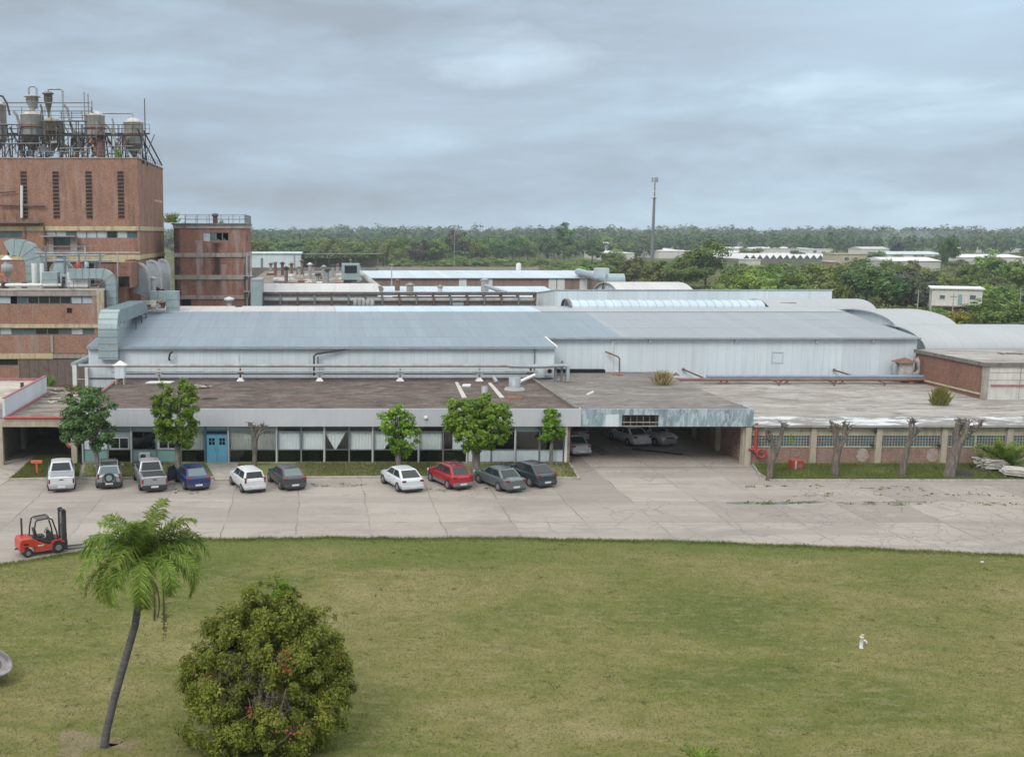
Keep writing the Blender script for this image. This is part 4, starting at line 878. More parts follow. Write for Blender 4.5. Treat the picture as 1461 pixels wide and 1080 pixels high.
# ------------------------------------------------------------------ vaults and sheds behind the ridge
def arc(y0, z0, hw, rise, n=14):
    return [(y0-hw*math.cos(math.pi*i/n), z0+rise*math.sin(math.pi*i/n)) for i in range(n+1)]
def vault(name, label, x0, x1, yc, z0, hw, rise, mat, zb=0, end='white_sheet_y', t=0.12):
    r = thing(name, label, 'vaulted shed', ((x0+x1)/2, yc, zb))
    A = arc(yc,z0,hw,rise); B = arc(yc,z0,hw-t,rise-t)[::-1]
    MB().prism('x', A+B, x0, x1, 0, True).build('roof', M[mat], r, True, recalc=True)
    C = [(yc-hw+t+.02,zb)]+arc(yc,z0,hw-t-.02,rise-t-.02)+[(yc+hw-t-.02,zb)]
    MB().prism('x', C, x1-.6, x1-.4).build('end_wall', M[end], r, True); MB().prism('x', C, x0+.4, x0+.6).build('end_wall', M[end], r, True)
    return r
vault('vaulted_shed','pale barrel-vaulted shed directly right of the long shed gable, the taller of two',58.0,64.2,114,7.9,7.2,1.45,'vault')
vault('vaulted_shed','pale low barrel vault behind the flat roofed brick store',57.9,71.5,107.5,6.2,6.4,2.05,'vault')
vx1 = GX(1235,123,9)
vault('vaulted_shed','short grey barrel vault whose end peeps over the long shed ridge',GX(1086,123,9),vx1,124.5,8.4,4.2,GZ(426.5,124.5)-8.4,'vault',8)
r = thing('barrel_skylight','translucent ribbed barrel skylight with a dark open arched end','skylight',(40,124,9))
sx0, sx1 = GX(812,122,9.3), GX(1085,122,9.3)
SZ = GZ(428,122.5)-9.0
A = arc(122.5,9.0,1.9,SZ); B = arc(122.5,9.0,1.82,SZ-.08)[::-1]
MB().prism('x',A+B,sx0,sx1,0,True).build('vault_sheet', M['translucent'], r, True)
mb = MB(); k = sx0
while k < sx1: mb.prism('x',arc(122.5,9.0,1.93,SZ+.03)+arc(122.5,9.0,1.903,SZ+.003)[::-1],k,k+.05); k += 0.95
mb.build('ribs', M['galv_grey'], r, True)
mb = MB(); mb.prism('x',arc(122.5,9.0,2.1,SZ+.16)+arc(122.5,9.0,1.92,SZ+.02)[::-1],sx0-.35,sx0-.02,0,True); mb.build('arch_frame', M['concrete_dark'], r, True)
MB().prism('x',arc(122.5,9.0,1.75,SZ-.12),sx0+.5,sx0+.55).build('opening', M['void'], r, True)
mb = MB()
for i,(px,py,s) in enumerate(((1098,436,2.2),(1112,434,2.8),(1124,433,1.8),(1134,434,1.2))):
    x,z = W(px,py,122); mb.obox((x,122,z-.15),(s,0.06,.55),(R(20),0,R(-4)))
props(mb.build('torn_sheeting', M['concrete_dark']),'dark torn roof sheeting at the end of the barrel skylight','sheeting')
wb = thing('white_shed','tall plain white sheet shed behind the barrel skylight','shed',(42,132,0))
bx0, bx1 = GX(792,128,10), GX(1187,128,10)
MB().box(bx0,bx1,128,128.2,0,GZ(415,128)).build('wall', M['white_sheet'], wb, True)
MB().prism('x',[(128.201,0),(140,0),(140,9.6),(128.201,GZ(414.5,128))],bx0,bx0+.2).build('side_wall', M['white_sheet_y'], wb, True); MB().prism('x',[(128.201,0),(140,0),(140,9.6),(128.201,GZ(414.5,128))],bx1-.2,bx1).build('side_wall', M['white_sheet_y'], wb, True)
MB().prism('x',[(127.9,GZ(414,128)),(127.9,GZ(414,128)+.08),(140.1,9.75),(140.1,9.62)],bx0-.1,bx1+.1).build('roof', M['pale_blue_roof'], wb, True)
# brown vault further back
vault('vaulted_shed','brownish barrel vault roof in front of the big dark tree',GX(880,150,9),GX(990,150,9),156,8.0,7.5,2.4,'pale_roof')
# long pale sheds to the north (centre)
def simple_shed(name,label,px0,px1,Y,D,ze,zr,wall,roof,side='white_sheet_y',cat='shed',openings=None):
    x0,x1 = GX(px0,Y,ze),GX(px1,Y,ze); r = thing(name,label,cat,((x0+x1)/2,Y,0))
    MB().box(x0+.1,x1-.1,Y,Y+.25,0,ze-.05).build('wall', M[wall], r, True)
    pr = [(Y+.251,0),(Y+D,0),(Y+D,ze-.06),(Y+D/2,zr-.1),(Y+.251,ze-.06)]
    MB().prism('x',pr,x0+.1,x0+.35).build('side_wall', M[side], r, True); MB().prism('x',pr,x1-.35,x1-.1).build('side_wall', M[side], r, True)
    MB().prism('x',[(Y-.4,ze-.04),(Y-.4,ze+.08),(Y+D/2,zr+.06),(Y+D+.4,ze+.08),(Y+D+.4,ze-.04),(Y+D/2,zr-.08)],x0-.2,x1+.2).build('roof', M[roof], r, True)
    return r, x0, x1
YB = 200.0
s1,a,b = simple_shed('long_shed','long low brick shed with white roof and white posts, behind the pipe gantry',522,885,YB,40,GZ(397,YB),GZ(387,YB+20),'brick_far','pale_blue_roof')
for px in (660,697,788,800,832): x = GX(px,YB,7); MB().box(x-.7,x+.7,YB-.1,YB-.001,0,GZ(397,YB)-.1).build('pier', M['white_paint'], s1, True)
x = GX(792,YB,7); MB().box(x-.5,x+.3,YB-.06,YB-.001,GZ(408,YB),GZ(399,YB)).build('window', M['pane_teal'], s1, True)
# low white roof band in front of it
YC = 165.0
s2,a,b = simple_shed('low_shed','low white roofed shed between the pipe gantry and the long brick shed',500,800,YC,26,GZ(424,YC),GZ(409,YC+13),'white_sheet','pale_blue_roof')
# low white shed on the left behind the pipe gantry
s3,a,b = simple_shed('low_shed','low pale roofed shed left of centre beneath the pipe gantry',373,540,140,14,GZ(420,140),GZ(405,147),'white_sheet','pale_roof')
# galvanised end wall / stair tower side beside it
x0,x1 = GX(359,133,8),GX(374,133,8)
g_ = thing('grey_duct_house','tall blue-grey sheet box against the second brick tower','duct house',((x0+x1)/2,133,0))
MB().box(x0,x1,132,138,0,GZ(400,132)).build('casing', M['galv'], g_, True, bevel=0.03)
MB().box(x0-.05,x1+.05,131.95,138.05,GZ(400,132),GZ(400,132)+.12).build('lid', M['galv_grey'], g_, True)
# plant roof with clutter
YD0 = 160.0
pr = thing('plant_roof','flat cluttered brown factory roof with vents and debris behind the low pale shed','building',(-2,175,0))
px0,px1 = GX(357,YD0,7),GX(520,YD0,7)
MB().box(px0,px1,YD0,215,0,9.7).build('wall', M['brick_far'], pr, True)
MB().box(px0-.3,px1+.3,YD0-.3,215.3,9.71,10.0).build('roof', M['left_roof'], pr, True)
MB().box(px0,px1,215.4,215.8,9.0,10.6).build('parapet', M['concrete_dark'], pr, True)
rr = random.Random(4)
vent_lab = ['rusty','pale','squat dark','tall pale']
for k in range(18):
    px = 388+k*7.4+rr.uniform(-3,3); py = rr.uniform(386,405); x,y = G(px,py,10.0); h = rr.uniform(.8,2.4)
    r_ = thing('roof_vent','small mushroom vent on the cluttered brown plant roof','vent',(x,y,10.0),0,'mushroom vents on the plant roof')
    MB().lathe((x,y,10.0),[(.28,0),(.28,h)],8).build('pipe', M[rr.choice(['rust','pipe_pale','silo_dark','galv_grey'])], r_, True)
    MB().lathe((x,y,10.0+h),[(.25,-.05),(.6,.0),(.15,.35)],8).build('cap', M[rr.choice(['rust','pipe_pale','steel_dark','white_paint'])], r_, True)
mb = MB()
for k in range(46):
    x,y = G(rr.uniform(385,515),rr.uniform(388,408),10.0); mb.obox((x,y,10.1),(rr.uniform(.4,2.2),rr.uniform(.3,1.2),rr.uniform(.2,.6)),(0,0,rr.uniform(0,3)),rr.randrange(4))
props(mb.build('roof_rubble',[M['timber'],M['concrete_dark'],M['rust'],M['white_paint']]),'rubble and scrap strewn over the plant roof','rubble',kind='stuff')
# two grey collectors and slanting conveyors right of the clutter
for px,py,lab in ((500,392,'grey dust collector with dark window on the plant roof, beside slanting pipes'),):
    x,y = G(px,405,10.0); c = thing('dust_collector',lab,'dust collector',(x,y,10.0))
    MB().box(x-1.3,x+1.3,y-1,y+1,10.6,13.0).build('casing', M['galv'], c, True, bevel=0.05); MB().prism('x',[(y-1,10.6),(y+1,10.6),(y,10.0)],x-1,x+1).build('hopper', M['galv_grey'], c, True)
    MB().box(x-.9,x+.9,y-1.05,y-1.001,11.6,12.7).build('window', M['pane_dark'], c, True)
# gantry of pipes (east-west)
gy = 136.0; z0g, z1g = 8.2, GZ(417,gy)
gx0,gx1 = GX(376,gy,10),GX(763,gy,10)
gant = thing('pipe_gantry','long steel gantry of grey and rusty pipes above the low shed roofs','pipe rack',((gx0+gx1)/2,gy,8.0))
n = 16
for i in range(n+1):
    x = gx0+(gx1-gx0)*i/n
    MB().box(x-.1,x+.1,gy-.7,gy-.5,7.6,z1g).box(x-.1,x+.1,gy+.5,gy+.7,7.6,z1g).box(x-.08,x+.08,gy-.5,gy+.5,z1g-.3,z1g-.15).build('post', M[['pipe_rust','steel_grey'][i%2]], gant, True)
for yy,zz_,rr_,mt in ((gy-.75,z1g,.10,'steel_grey'),(gy-.3,GZ(428,gy),.26,'pipe_pale'),(gy+.3,GZ(431,gy),.22,'galv_grey'),(gy-.4,GZ(436,gy),.18,'pipe_pale'),(gy+.2,GZ(420,gy),.14,'pipe_rust'),(gy-.6,GZ(433,gy),.08,'pipe_rust')):
    MB().cyl((gx0,yy,zz_),(gx1,yy,zz_),rr_,n=8).build('pipe', M[mt], gant, True)
MB().box(GX(560,gy,9),GX(735,gy,9),gy-.2,gy+.1,GZ(430,gy),GZ(423,gy)).build('cable_tray', M['pipe_rust'], gant, True)
MB().box(gx0-.3,gx0-.05,gy-1,gy+1,7.4,z1g+.4).build('end_panel', M['white_paint'], gant, True)
x = GX(652,gy,9); MB().box(x-.7,x+.7,gy-1.1,gy-.8,GZ(437,gy),GZ(431,gy)).build('control_box', M['galv'], gant, True)
# cylinders and reels on the gantry
for k,(px,h) in enumerate(((507,1.5),(513,1.4),(519,1.4),(525,1.3),(531,1.3))):
    x = GX(px,gy-1.6,9); props(MB().lathe((x,gy-1.6,7.7),[(.12,0),(.26,.08),(.27,h),(.12,h+.18)],10).build('gas_bottle', M['pipe_pale']),'pale gas bottle standing in a row before the pipe gantry','gas bottle','gas bottles at the gantry')
for px,py0,py1,yy,r_,mt,lab in ((567,398,415,172,.4,'rust','orange-brown capped vent before the long brick shed'),(585,404,415,166,.55,'pipe_pale','fat pale vent drum on the low white roof'),(628,407,416,164,.35,'white_paint','white vent on the low roof below the tall thin pole'),(692,397,415,168,.6,'pipe_pale','tall square white vent on the low roof before the brick shed')):
    x,zt = W(px,py0,yy); _,zb_ = W(px,py1,yy); t = thing('roof_vent',lab,'vent',(x,yy,zb_))
    MB().lathe((x,yy,zb_),[(r_,-.6),(r_,zt-zb_-.4)],10).build('pipe', M[mt], t, True); MB().lathe((x,yy,zt-.4),[(r_*1.1,0),(r_*1.35,.15),(r_*.2,.45)],10).build('cap', M['rust' if mt=='rust' else 'pipe_pale'], t, True)
# conveyors slanting from the plant roof
for a_,b_,lab in (((506,384),(543,413),'slanting pale conveyor pipe descending from the plant roof, the longer of two'),((520,399),(537,413),'short slanting pipe beside the longer conveyor')):
    p = W(*a_,170); q = W(*b_,150); props(MB().cyl((p[0],170,p[1]),(q[0],150,q[1]),.45,n=10).build('conveyor_pipe', M['pipe_pale']),lab,'conveyor')
p = W(693,408,163); q = W(722,418,150); props(MB().cyl((p[0],163,p[1]),(q[0],150,q[1]),.3,n=8).build('conveyor_pipe', M['galv_grey']),'thin slanting pipe down from the square white vent','conveyor')
# conveyor bridge / duct at the end of the long shed
p0 = W(825,388,205); p1 = W(868,400,165)
cb = thing('conveyor_duct','blue-grey conveyor duct with boxy head at the right end of the long brick shed','conveyor',(p1[0],165,p1[1]))
MB().cyl((p0[0],205,p0[1]),(p1[0],165,p1[1]),.7,n=8).build('duct', M['galv'], cb, True)
x,z = W(858,388,172); MB().box(x-1,x+1,171,173,z-1,z+.6).build('head_box', M['pale_blue_roof'], cb, True, bevel=.05)
x,z = W(877,400,160); MB().cyl((x-1.2,160,z),(x+1.3,160,z),1.0,n=14).build('drum', M['galv'], cb, True)
mb = MB()
for i in range(9):
    a_ = W(860+i*6.2,402+i*1.3,158); mb.box(a_[0]-.1,a_[0]+.1,157.8,158,a_[1]-1.4,a_[1])
p = W(860,402,158); q = W(918,413,158); mb.beam((p[0],157.9,p[1]),(q[0],157.9,q[1]),.16); mb.beam((p[0],157.9,p[1]-.8),(q[0],157.9,q[1]-.7),.16)
props(mb.build('walkway_rail', M['pipe_rust']),'rusty sloping railing running down right of the conveyor drum','railing')
# far yard: white hall, dark canopy, perimeter wall
YH = 330.0
h1,a,b = simple_shed('white_hall','plain white hall at the left edge of the woods beside the brick tower',352,430,YH,30,GZ(362,YH),GZ(359.5,YH+15),'white_sheet','pale_blue_roof')
MB().box(GX(372,YH,9),GX(375,YH,9),YH-.15,YH-.01,4,10).build('downpipe', M['steel_grey'], h1, True)
MB().box(GX(419,YH,9),GX(421,YH,9),YH-.15,YH-.01,3,11).build('downpipe', M['galv_grey'], h1, True)
cn = thing('open_canopy','dark open-sided loading canopy right of the plain white hall','canopy',(12,YH,0))
a, b = GX(431,YH,9),GX(546,YH,9)
MB().prism('x',[(YH-2,GZ(363,YH-2)),(YH-2,GZ(362,YH-2)),(YH+24,GZ(374,YH)+2.2),(YH+24,GZ(374,YH)+2.0)],a,b).build('roof', M['steel_grey'], cn, True)
MB().box(a,b-1,YH+14,YH+14.4,0,GZ(370,YH)).build('wall', M['concrete'], cn, True)
for k in range(7): x = a+(b-a)*k/6; MB().box(x-.2,x+.2,YH-1.5,YH-1.1,0,GZ(364,YH)).build('post', M['steel_dark'], cn, True)
pw = MB(); p = G(545,386); q = G(745,384); 
a_, b_ = GX(535,300,6),GX(768,300,6)
pw.box(a_,b_,300,300.4,0,GZ(381,300)); pw = pw.build('perimeter_wall', M['concrete']); props(pw,'grey concrete perimeter wall running in front of the woods','wall')
a_ , z_ = W(450,378,230); props(MB().box(GX(357,230,7),GX(540,230,7),230,231,0,GZ(382,230)).build('parapet_wall', M['concrete_dark']),'long dark brown parapet wall below the plain white hall','wall')
for px,t,b_,yy,lab in ((559,379,412,190,'thin pale pole standing before the long brick shed'),(500,372,392,225,'thin pale pole in front of the dark canopy')):
    x,zt = W(px,t,yy); _,zb_ = W(px,b_,yy); props(MB().cyl((x,yy,zb_-1),(x,yy,zt),.12,.08,8).lathe((x,yy,zt),[(.1,0),(.3,.05),(.25,.25)],8).build('lamp_pole', M['pipe_pale']),lab,'pole')

# ------------------------------------------------------------------ pipe runs on the roofs
lr = thing('pipe_rack','long run of pale pipes on posts along the lean-to wall','pipe rack',(0,95.8,ZR))
py_ = 95.6; zt = GZ(522,py_); zl = GZ(530,py_)
lx0,lx1 = GX(112,py_,5),GX(806,py_,5)
MB().cyl((lx0,py_+.15,zt),(lx1-1,py_+.15,zt),.15,n=10).build('pipe', M['pipe_pale'], lr, True)
MB().cyl((lx0+3,py_-.25,zl),(lx1-2.5,py_-.25,zl),.075,n=8).build('pipe', M['pipe_pale'], lr, True)
MB().cyl((lx0+3.5,py_+.2,zl-.25),(lx1-3,py_+.2,zl-.25),.06,n=8).build('pipe', M['steel_dark'], lr, True)
MB().tube([(lx1-5,py_+.15,zt-.05),(lx1-2.5,py_-.3,zt-.02),(lx1-.4,py_-.9,zt+.12),(lx1,py_-1.0,zt+.1),(lx1+.05,py_-1.0,4.3)],.17,8).build('pipe', M['galv_grey'], lr, True)
for px in (227,343,456,571,684,757):
    x = GX(px,py_,5); m_ = 'pipe_rust' if px in (343,757) else 'pipe_pale'
    MB().box(x-.08,x+.08,py_-.1,py_+.06,ZR,zt-.2).box(x-.3,x+.3,py_-.35,py_+.3,zl-.22,zl-.14).build('post', M[m_], lr, True)
    if px not in (227,757): MB().add([(x-.34,py_-.34,ZR),(x+.34,py_-.34,ZR),(x+.34,py_+.34,ZR),(x-.34,py_+.34,ZR),(x-.12,py_-.12,ZR+.3),(x+.12,py_-.12,ZR+.3),(x+.12,py_+.12,ZR+.3),(x-.12,py_+.12,ZR+.3)],[(0,1,5,4),(1,2,6,5),(2,3,7,6),(3,0,4,7),(4,5,6,7),(3,2,1,0)]).build('foot', M['white_paint'], lr, True)
for px in (791,800,807):
    x = GX(px,py_,5); MB().box(x-.09,x+.09,py_-.5,py_-.3,ZR-.2,zt+(.5 if px==800 else .1)).build('post', M['steel_grey'], lr, True)
x = GX(240,96,6.3); props(MB().tube([(x,96.9,6.0),(x,96.6,6.0),(x,96.5,6.15),(x+.1,96.5,6.6),(x+.35,96.5,6.75)],.09,8).build('vent_elbow', M['steel_dark']),'short black elbow vent on the lean-to wall','vent')
bk = thing('wall_pipe','dark bent pipe rising across the lean-to wall','pipe',(GX(447,96,6),96.5,5))
pts = [(GX(448,96.4,6),96.4,GZ(536,96.4)),(GX(448,96.4,6),96.4,GZ(508,96.4)),(GX(452,96.4,6),96.5,GZ(505,96.4)),(GX(500,97,6.7),96.7,GZ(496.5,96.7))]
MB().tube(pts,.09,8).build('pipe', M['steel_dark'], bk, True)
MB().cyl((pts[0][0]+.35,96.4,5.4),(pts[0][0]+.35,96.4,6.3),.09,n=8).build('pipe', M['steel_grey'], bk, True)
x,z = W(782,529,96.6); hb = thing('fan_box','white square fan housing with round black opening at the lean-to end','fan',(x,96.6,z-.4))
MB().box(x-.35,x+.35,96.3,96.9,z-.4,z+.4).build('casing', M['white_paint'], hb, True, bevel=.02)
MB().lathe((0,0,0),[(.2,0),(.2,.03)],16).build('fan_opening', M['black'], hb).matrix_local = Matrix.Translation((0.08,-.3,.4)) @ Matrix.Rotation(math.pi/2,4,'X')
rp = thing('red_pipe_run','long red-brown pipe with a blue pipe above it along the foot of the long shed','pipe rack',(36,99.5,3.3))
ry = 99.4; rz0 = GZ(541.5,ry); rx0,rx1 = GX(768,ry,3.6),GX(1340,ry,3.6)
MB().cyl((rx0,ry,rz0),(rx1,ry,rz0),.15,n=10).build('pipe', M['pipe_redbrown'], rp, True)
MB().cyl((GX(1010,ry,4),ry+.3,rz0+.23),(rx1+.1,ry+.3,rz0+.23),.17,n=10).build('pipe', M['pipe_blue'], rp, True)
for i,px in enumerate((800,806,879,885,891,953,964,969,1029,1037,1104,1114,1123,1182,1192,1202,1253,1300,1330)):
    x = GX(px,ry,3.5); b_ = i % 3 != 1; zf = 4.2 if px < 975 else 3.35
    mb = MB().box(x-.06,x+.06,ry-.06 if b_ else ry-1.2,ry+.06 if b_ else ry-1.1,zf-.05 if zf<rz0 else rz0-.6,rz0-.1)
    if b_: mb.add([(x-.35,ry-.3,zf),(x+.35,ry-.3,zf),(x+.35,ry+.3,zf),(x-.35,ry+.3,zf),(x,ry,zf+.3)],[(0,1,4),(1,2,4),(2,3,4),(3,0,4),(3,2,1,0)])
    else: mb.beam((x,ry-1.15,rz0-.15),(x,ry,rz0-.15),.08)
    mb.build('support', M['pipe_rust'], rp, True)
for (p,q,y1,y2,lab) in (((975,527),(1008,541),101.8,99.5,'slanting rusty pipe stub rising from the red pipe near the shed middle'),((1190,528),(1233,541),101.8,99.5,'slanting rusty pipe stub near the right end of the red pipe')):
    a_ = W(*p,y1); b_ = W(*q,y2); props(MB().cyl((a_[0],y1,a_[1]),(b_[0],y2,b_[1]),.085,n=8).lathe((a_[0],y1-.02,a_[1]-.12),[(.13,0),(.13,.24)],8).build('pipe_stub', M['pipe_rust']),lab,'pipe')
pts = [(GX(864,101.7,6),101.7,GZ(502,101.7)),(GX(882,100.6,6),100.6,GZ(509,100.6)),(GX(884,100.5,6),100.5,GZ(512,100.5)),(GX(884,99.6,4),99.6,GZ(540,99.6))]
props(MB().tube(pts,.08,8).build('bent_pipe', M['pipe_rust']),'rusty bent pipe standing against the long shed above the carport','pipe')
# roof sheet bench under the red pipe and rusty box at the shed's right corner
bx,by = G(1290,545,3.4); bx,z = W(1290,525,100.8)
fx = thing('fan_unit','rusty capped fan unit with grey elbow duct at the right corner of the long shed','fan',(bx,100.6,3.35))
MB().box(bx-.6,bx+.5,100.2,101.3,3.8,5.3).build('casing', M['timber'], fx, True, bevel=.03)
MB().add([(bx-.95,99.9,5.3),(bx+.85,99.9,5.3),(bx+.85,101.6,5.3),(bx-.95,101.6,5.3),(bx-.05,100.7,5.75)],[(0,1,4),(1,2,4),(2,3,4),(3,0,4),(3,2,1,0)]).build('cap', M['rust'], fx, True)
MB().tube([(bx+.5,100.6,4.1),(bx+1.1,100.6,4.15),(bx+1.35,100.6,4.5),(bx+1.35,100.7,5.3),(bx+1.1,100.9,5.6)],.3,10).build('duct', M['pipe_pale'], fx, True)
MB().tube([(bx-.75,100.9,3.8),(bx-.85,100.9,4.6),(bx-.7,101,5.2)],.3,10).build('duct', M['galv_grey'], fx, True)
for dx in (-.5,.4): MB().box(bx+dx-.05,bx+dx+.05,100.4,100.5,3.35,3.8).build('leg', M['cream'], fx, True)
props(MB().box(GX(790,101.6,4.3),GX(862,101.6,4.3),101.2,101.95,4.2,4.5).build('drain_channel', M['void']),'dark drain channel at the foot of the long shed behind the carport roof','channel')
# ------------------------------------------------------------------ brick factory at the left
fac = thing('brick_factory','tall brick factory block with slotted upper walls and a lower stepped front wing','building',(-30,118,0))
TX1, TY0, TY1, TZ = -20.3, 125.0, 145.0, 25.85
rng6 = random.Random(11)
def ribbon(x0,x1,z0,z1,Y,n,weights=(4,2,4),axis='x'):
    for i in range(n):
        a, b = x0+(x1-x0)*i/n, x0+(x1-x0)*(i+1)/n
        f = MB(); t = .05
        def bx(u0,u1,v0,v1,d0,d1):
            if axis == 'x': f.box(u0,u1,Y-d0,Y+d1,v0,v1)
            else: f.box(Y-d1,Y+d0,u0,u1,v0,v1)
        bx(a+.01,a+t,z0,z1,.04,.04); bx(b-t,b-.01,z0,z1,.04,.04); bx(a+t,b-t,z0,z0+t,.04,.04); bx(a+t,b-t,z1-t,z1,.04,.04)
        w = f.build('window', M['frame'], fac, True); f = MB(); bx(a+t,b-t,z0+t,z1-t,.0,.02)
        f.build('pane', M[rng6.choices(['pane_dark','pane_sky','pane_teal'],weights)[0]], w, True)
# tower: front wall split round the window ribbon
zr0, zr1 = GZ(340,TY0), GZ(330,TY0)
mb = MB(); mb.box(-46,TX1,TY0,TY0+.4,zr1,TZ); mb.box(-46,TX1,TY0,TY0+.4,0,zr0); mb.box(TX1-.4,TX1,TY0+.401,TY1,0,TZ); mb.box(-46,TX1-.401,TY1-.4,TY1,0,TZ)
rx = [GX(p,TY0,17) for p in (-20,32,65,196)]
mb.box(rx[1],rx[2],TY0,TY0+.4,zr0,zr1); mb.box(rx[3],TX1,TY0,TY0+.4,zr0,zr1)
mb.build('wall', M['brick'], fac, True)
MB().box(-46,TX1-.402,TY0+.55,TY0+.7,zr0-.3,zr1+.3).build('inner_wall', M['void'], fac, True)
ribbon(rx[2],rx[3],zr0,zr1,TY0+.2,9,(3,3,4)); ribbon(-46,rx[1],zr0,zr1,TY0+.2,6,(1,1,8))
mb = MB(); mb.box(-46,TX1+.06,TY0-.1,TY0-.002,zr1+.05,zr1+.55); mb.box(TX1+.002,TX1+.1,TY0-.1,TY1,zr1+.05,zr1+.55)
mb.box(TX1+.002,TX1+.1,TY0,TY1,GZ(370,TY0),GZ(364,TY0)); mb.box(-46,TX1+.06,TY0-.1,TY0-.002,GZ(371,TY0),GZ(364,TY0))
mb.build('floor_band', M['band'], fac, True)
MB().box(-46,TX1-.4,TY0+.4,TY1-.4,TZ-1,TZ-.4).build('roof', M['left_roof'], fac, True)
MB().box(-46,TX1+.1,TY0-.08,TY0+.5,TZ,TZ+.12).box(TX1-.5,TX1+.1,TY0+.501,TY1+.1,TZ,TZ+.12).build('coping', M['band_grey'], fac, True)
for px in (34.5,80,127,172.5):
    x = GX(px,TY0,22); mb = MB()
    for k in range(13):
        z = GZ(246.5+k*5.25,TY0); mb.box(x-.36,x+.36,TY0-.012,TY0-.001,z-.13,z+.13); mb.box(x-.4,x+.4,TY0-.06,TY0-.0125,z-.2,z-.132,1)
    mb.build('vent_slots',[M['black'],M['brick_block']],fac,True)  # black boxes set proud, painting in the shade of recessed slots
ribbon(TY0+5,TY0+13,GZ(340,TY0),GZ(331,TY0),TX1-.1,3,(3,3,4),'y')
f = MB(); f.box(TX1+.003,TX1+.02,TY0+12,TY0+19,GZ(283,TY0),GZ(280,TY0)); f.build('paint_stripe', M['band'], fac, True)
for p0,p1,mt,r_ in (((-.5,293),(64,294),'pipe_rust',.12),((31,265),(31,311),'white_paint',.16),((-.5,275),(22,273),'pipe_rust',.09)):
    a_ = W(*p0,TY0-.3); b_ = W(*p1,TY0-.3); MB().cyl((a_[0],TY0-.3,a_[1]),(b_[0],TY0-.3,b_[1]),r_,n=8).build('wall_pipe', M[mt], fac, True)
f = MB()
for px in (5,24,44,55): a_ = W(px,318,TY0-.2); f.beam((a_[0],TY0-.2,a_[1]-.3),(a_[0],TY0-.2,a_[1]+rng6.uniform(.6,1.6)),.06)
a_ = W(0,316,TY0-.5); f.box(-40,GX(62,TY0,19),TY0-1.0,TY0-.02,a_[1]-.2,a_[1]-.1); f.build('ledge', M['concrete_dark'], fac, True)
mb = MB(); a0 = GX(36,TY0,16); mb.box(a0,a0+.15,TY0-.06,TY0-.002,12,zr1); a0 = GX(63,TY0,16); mb.box(a0,a0+.2,TY0-.12,TY0-.002,12,zr1+.5); mb.build('downpipe', M['pipe_rust'], fac, True)
a0 = GX(78,TY0,15); MB().box(a0,a0+1.9,TY0-.05,TY0-.002,GZ(350,TY0),GZ(337,TY0)).build('door', M['pane_teal'], fac, True)
mb = MB(); mb.box(a0-.5,a0-.02,TY0-.5,TY0-.002,13,GZ(338,TY0)); mb.box(a0+1.95,a0+2.7,TY0-.5,TY0-.002,13,GZ(338,TY0)); mb.box(a0-1.2,a0+2.7,TY0-1.4,TY0-.002,GZ(338,TY0),GZ(336.5,TY0)); mb.build('porch', M['concrete'], fac, True)
# lower front wing
NX1, NY0, NZ = -21.7, 110.0, 11.55
def zy(y): return GZ(y,NY0)
mb = MB()
for za,zb_ in ((0,zy(522)),(zy(512),zy(512)) ,(zy(504),zy(478)),(zy(462),zy(434)),(zy(423),NZ)):
    if zb_-za > .05: mb.box(-46,NX1,NY0,NY0+.4,za,zb_)
mb.box(NX1-.4,NX1,NY0+.401,TY0-.01,0,NZ)
xe = GX(132,NY0,10); mb.box(xe,NX1,NY0+.002,NY0+.39,zy(434),zy(423)); xe2 = GX(135,NY0,7); mb.box(xe2,NX1,NY0+.002,NY0+.39,zy(478),zy(468)); mb.box(GX(25,NY0,5),NX1,NY0+.002,NY0+.39,zy(522),zy(512))
mb.build('wall', M['brick'], fac, True)
MB().box(-46,NX1-.41,NY0+.55,NY0+.7,0,NZ-.3).build('inner_wall', M['void'], fac, True)
ribbon(GX(24,NY0,10),xe,zy(434)+.02,zy(423)-.02,NY0+.22,7,(3,2,5)); ribbon(-46,GX(15,NY0,10),zy(434)+.02,zy(423)-.02,NY0+.22,7,(1,5,4))
ribbon(-46,xe2,zy(478)+.02,zy(468)-.02,NY0+.22,19,(3,5,5)); ribbon(-46,GX(25,NY0,5),zy(522)+.02,zy(512)-.02,NY0+.22,7,(4,1,4))
mb = MB(); mb.box(-46,NX1+.05,NY0-.12,NY0+.39,zy(468)+.02,zy(462)-.02); mb.box(-46,GX(76,NY0,5),NY0-.2,NY0+.39,zy(512)+.02,zy(504)-.02); mb.build('floor_band', M['band'], fac, True)
MB().box(GX(76.2,NY0,5),NX1,NY0-.15,NY0+.39,zy(511),zy(505)).box(-46,NX1+.05,NY0-.06,NY0-.002,zy(423)+.05,NZ-.05).build('stained_band', M['band_grey'], fac, True)
MB().box(-46,NX1+.08,NY0-.1,TY0-.02,NZ,NZ+.18).build('terrace', M['pale_flat'], fac, True)
MB().box(GX(139,NY0,9),NX1+.03,NY0-.14,NY0-.065,zy(463),NZ).build('corner_pier', M['cream'], fac, True)
x = GX(74,NY0,6); MB().box(x-.1,x+.15,NY0-.1,NY0-.002,zy(503),zy(478)).build('downpipe', M['concrete'], fac, True)
x,z = W(99,443,NY0); MB().box(x-.25,x+.25,NY0-.03,NY0-.002,z-.25,z+.25).build('vent', M['void'], fac, True)
mb = MB(); k = GX(28,NY0,4); xe3 = GX(122,NY0,4)
mb.box(k,xe3,NY0-.12,NY0-.002,2.2,zy(513))
for i in range(8): xx = k+(xe3-k)*i/7; mb.box(xx-.05,xx+.05,NY0-.16,NY0-.121,2.2,zy(513))
mb.build('timber_screen', M['wood'], fac, True)
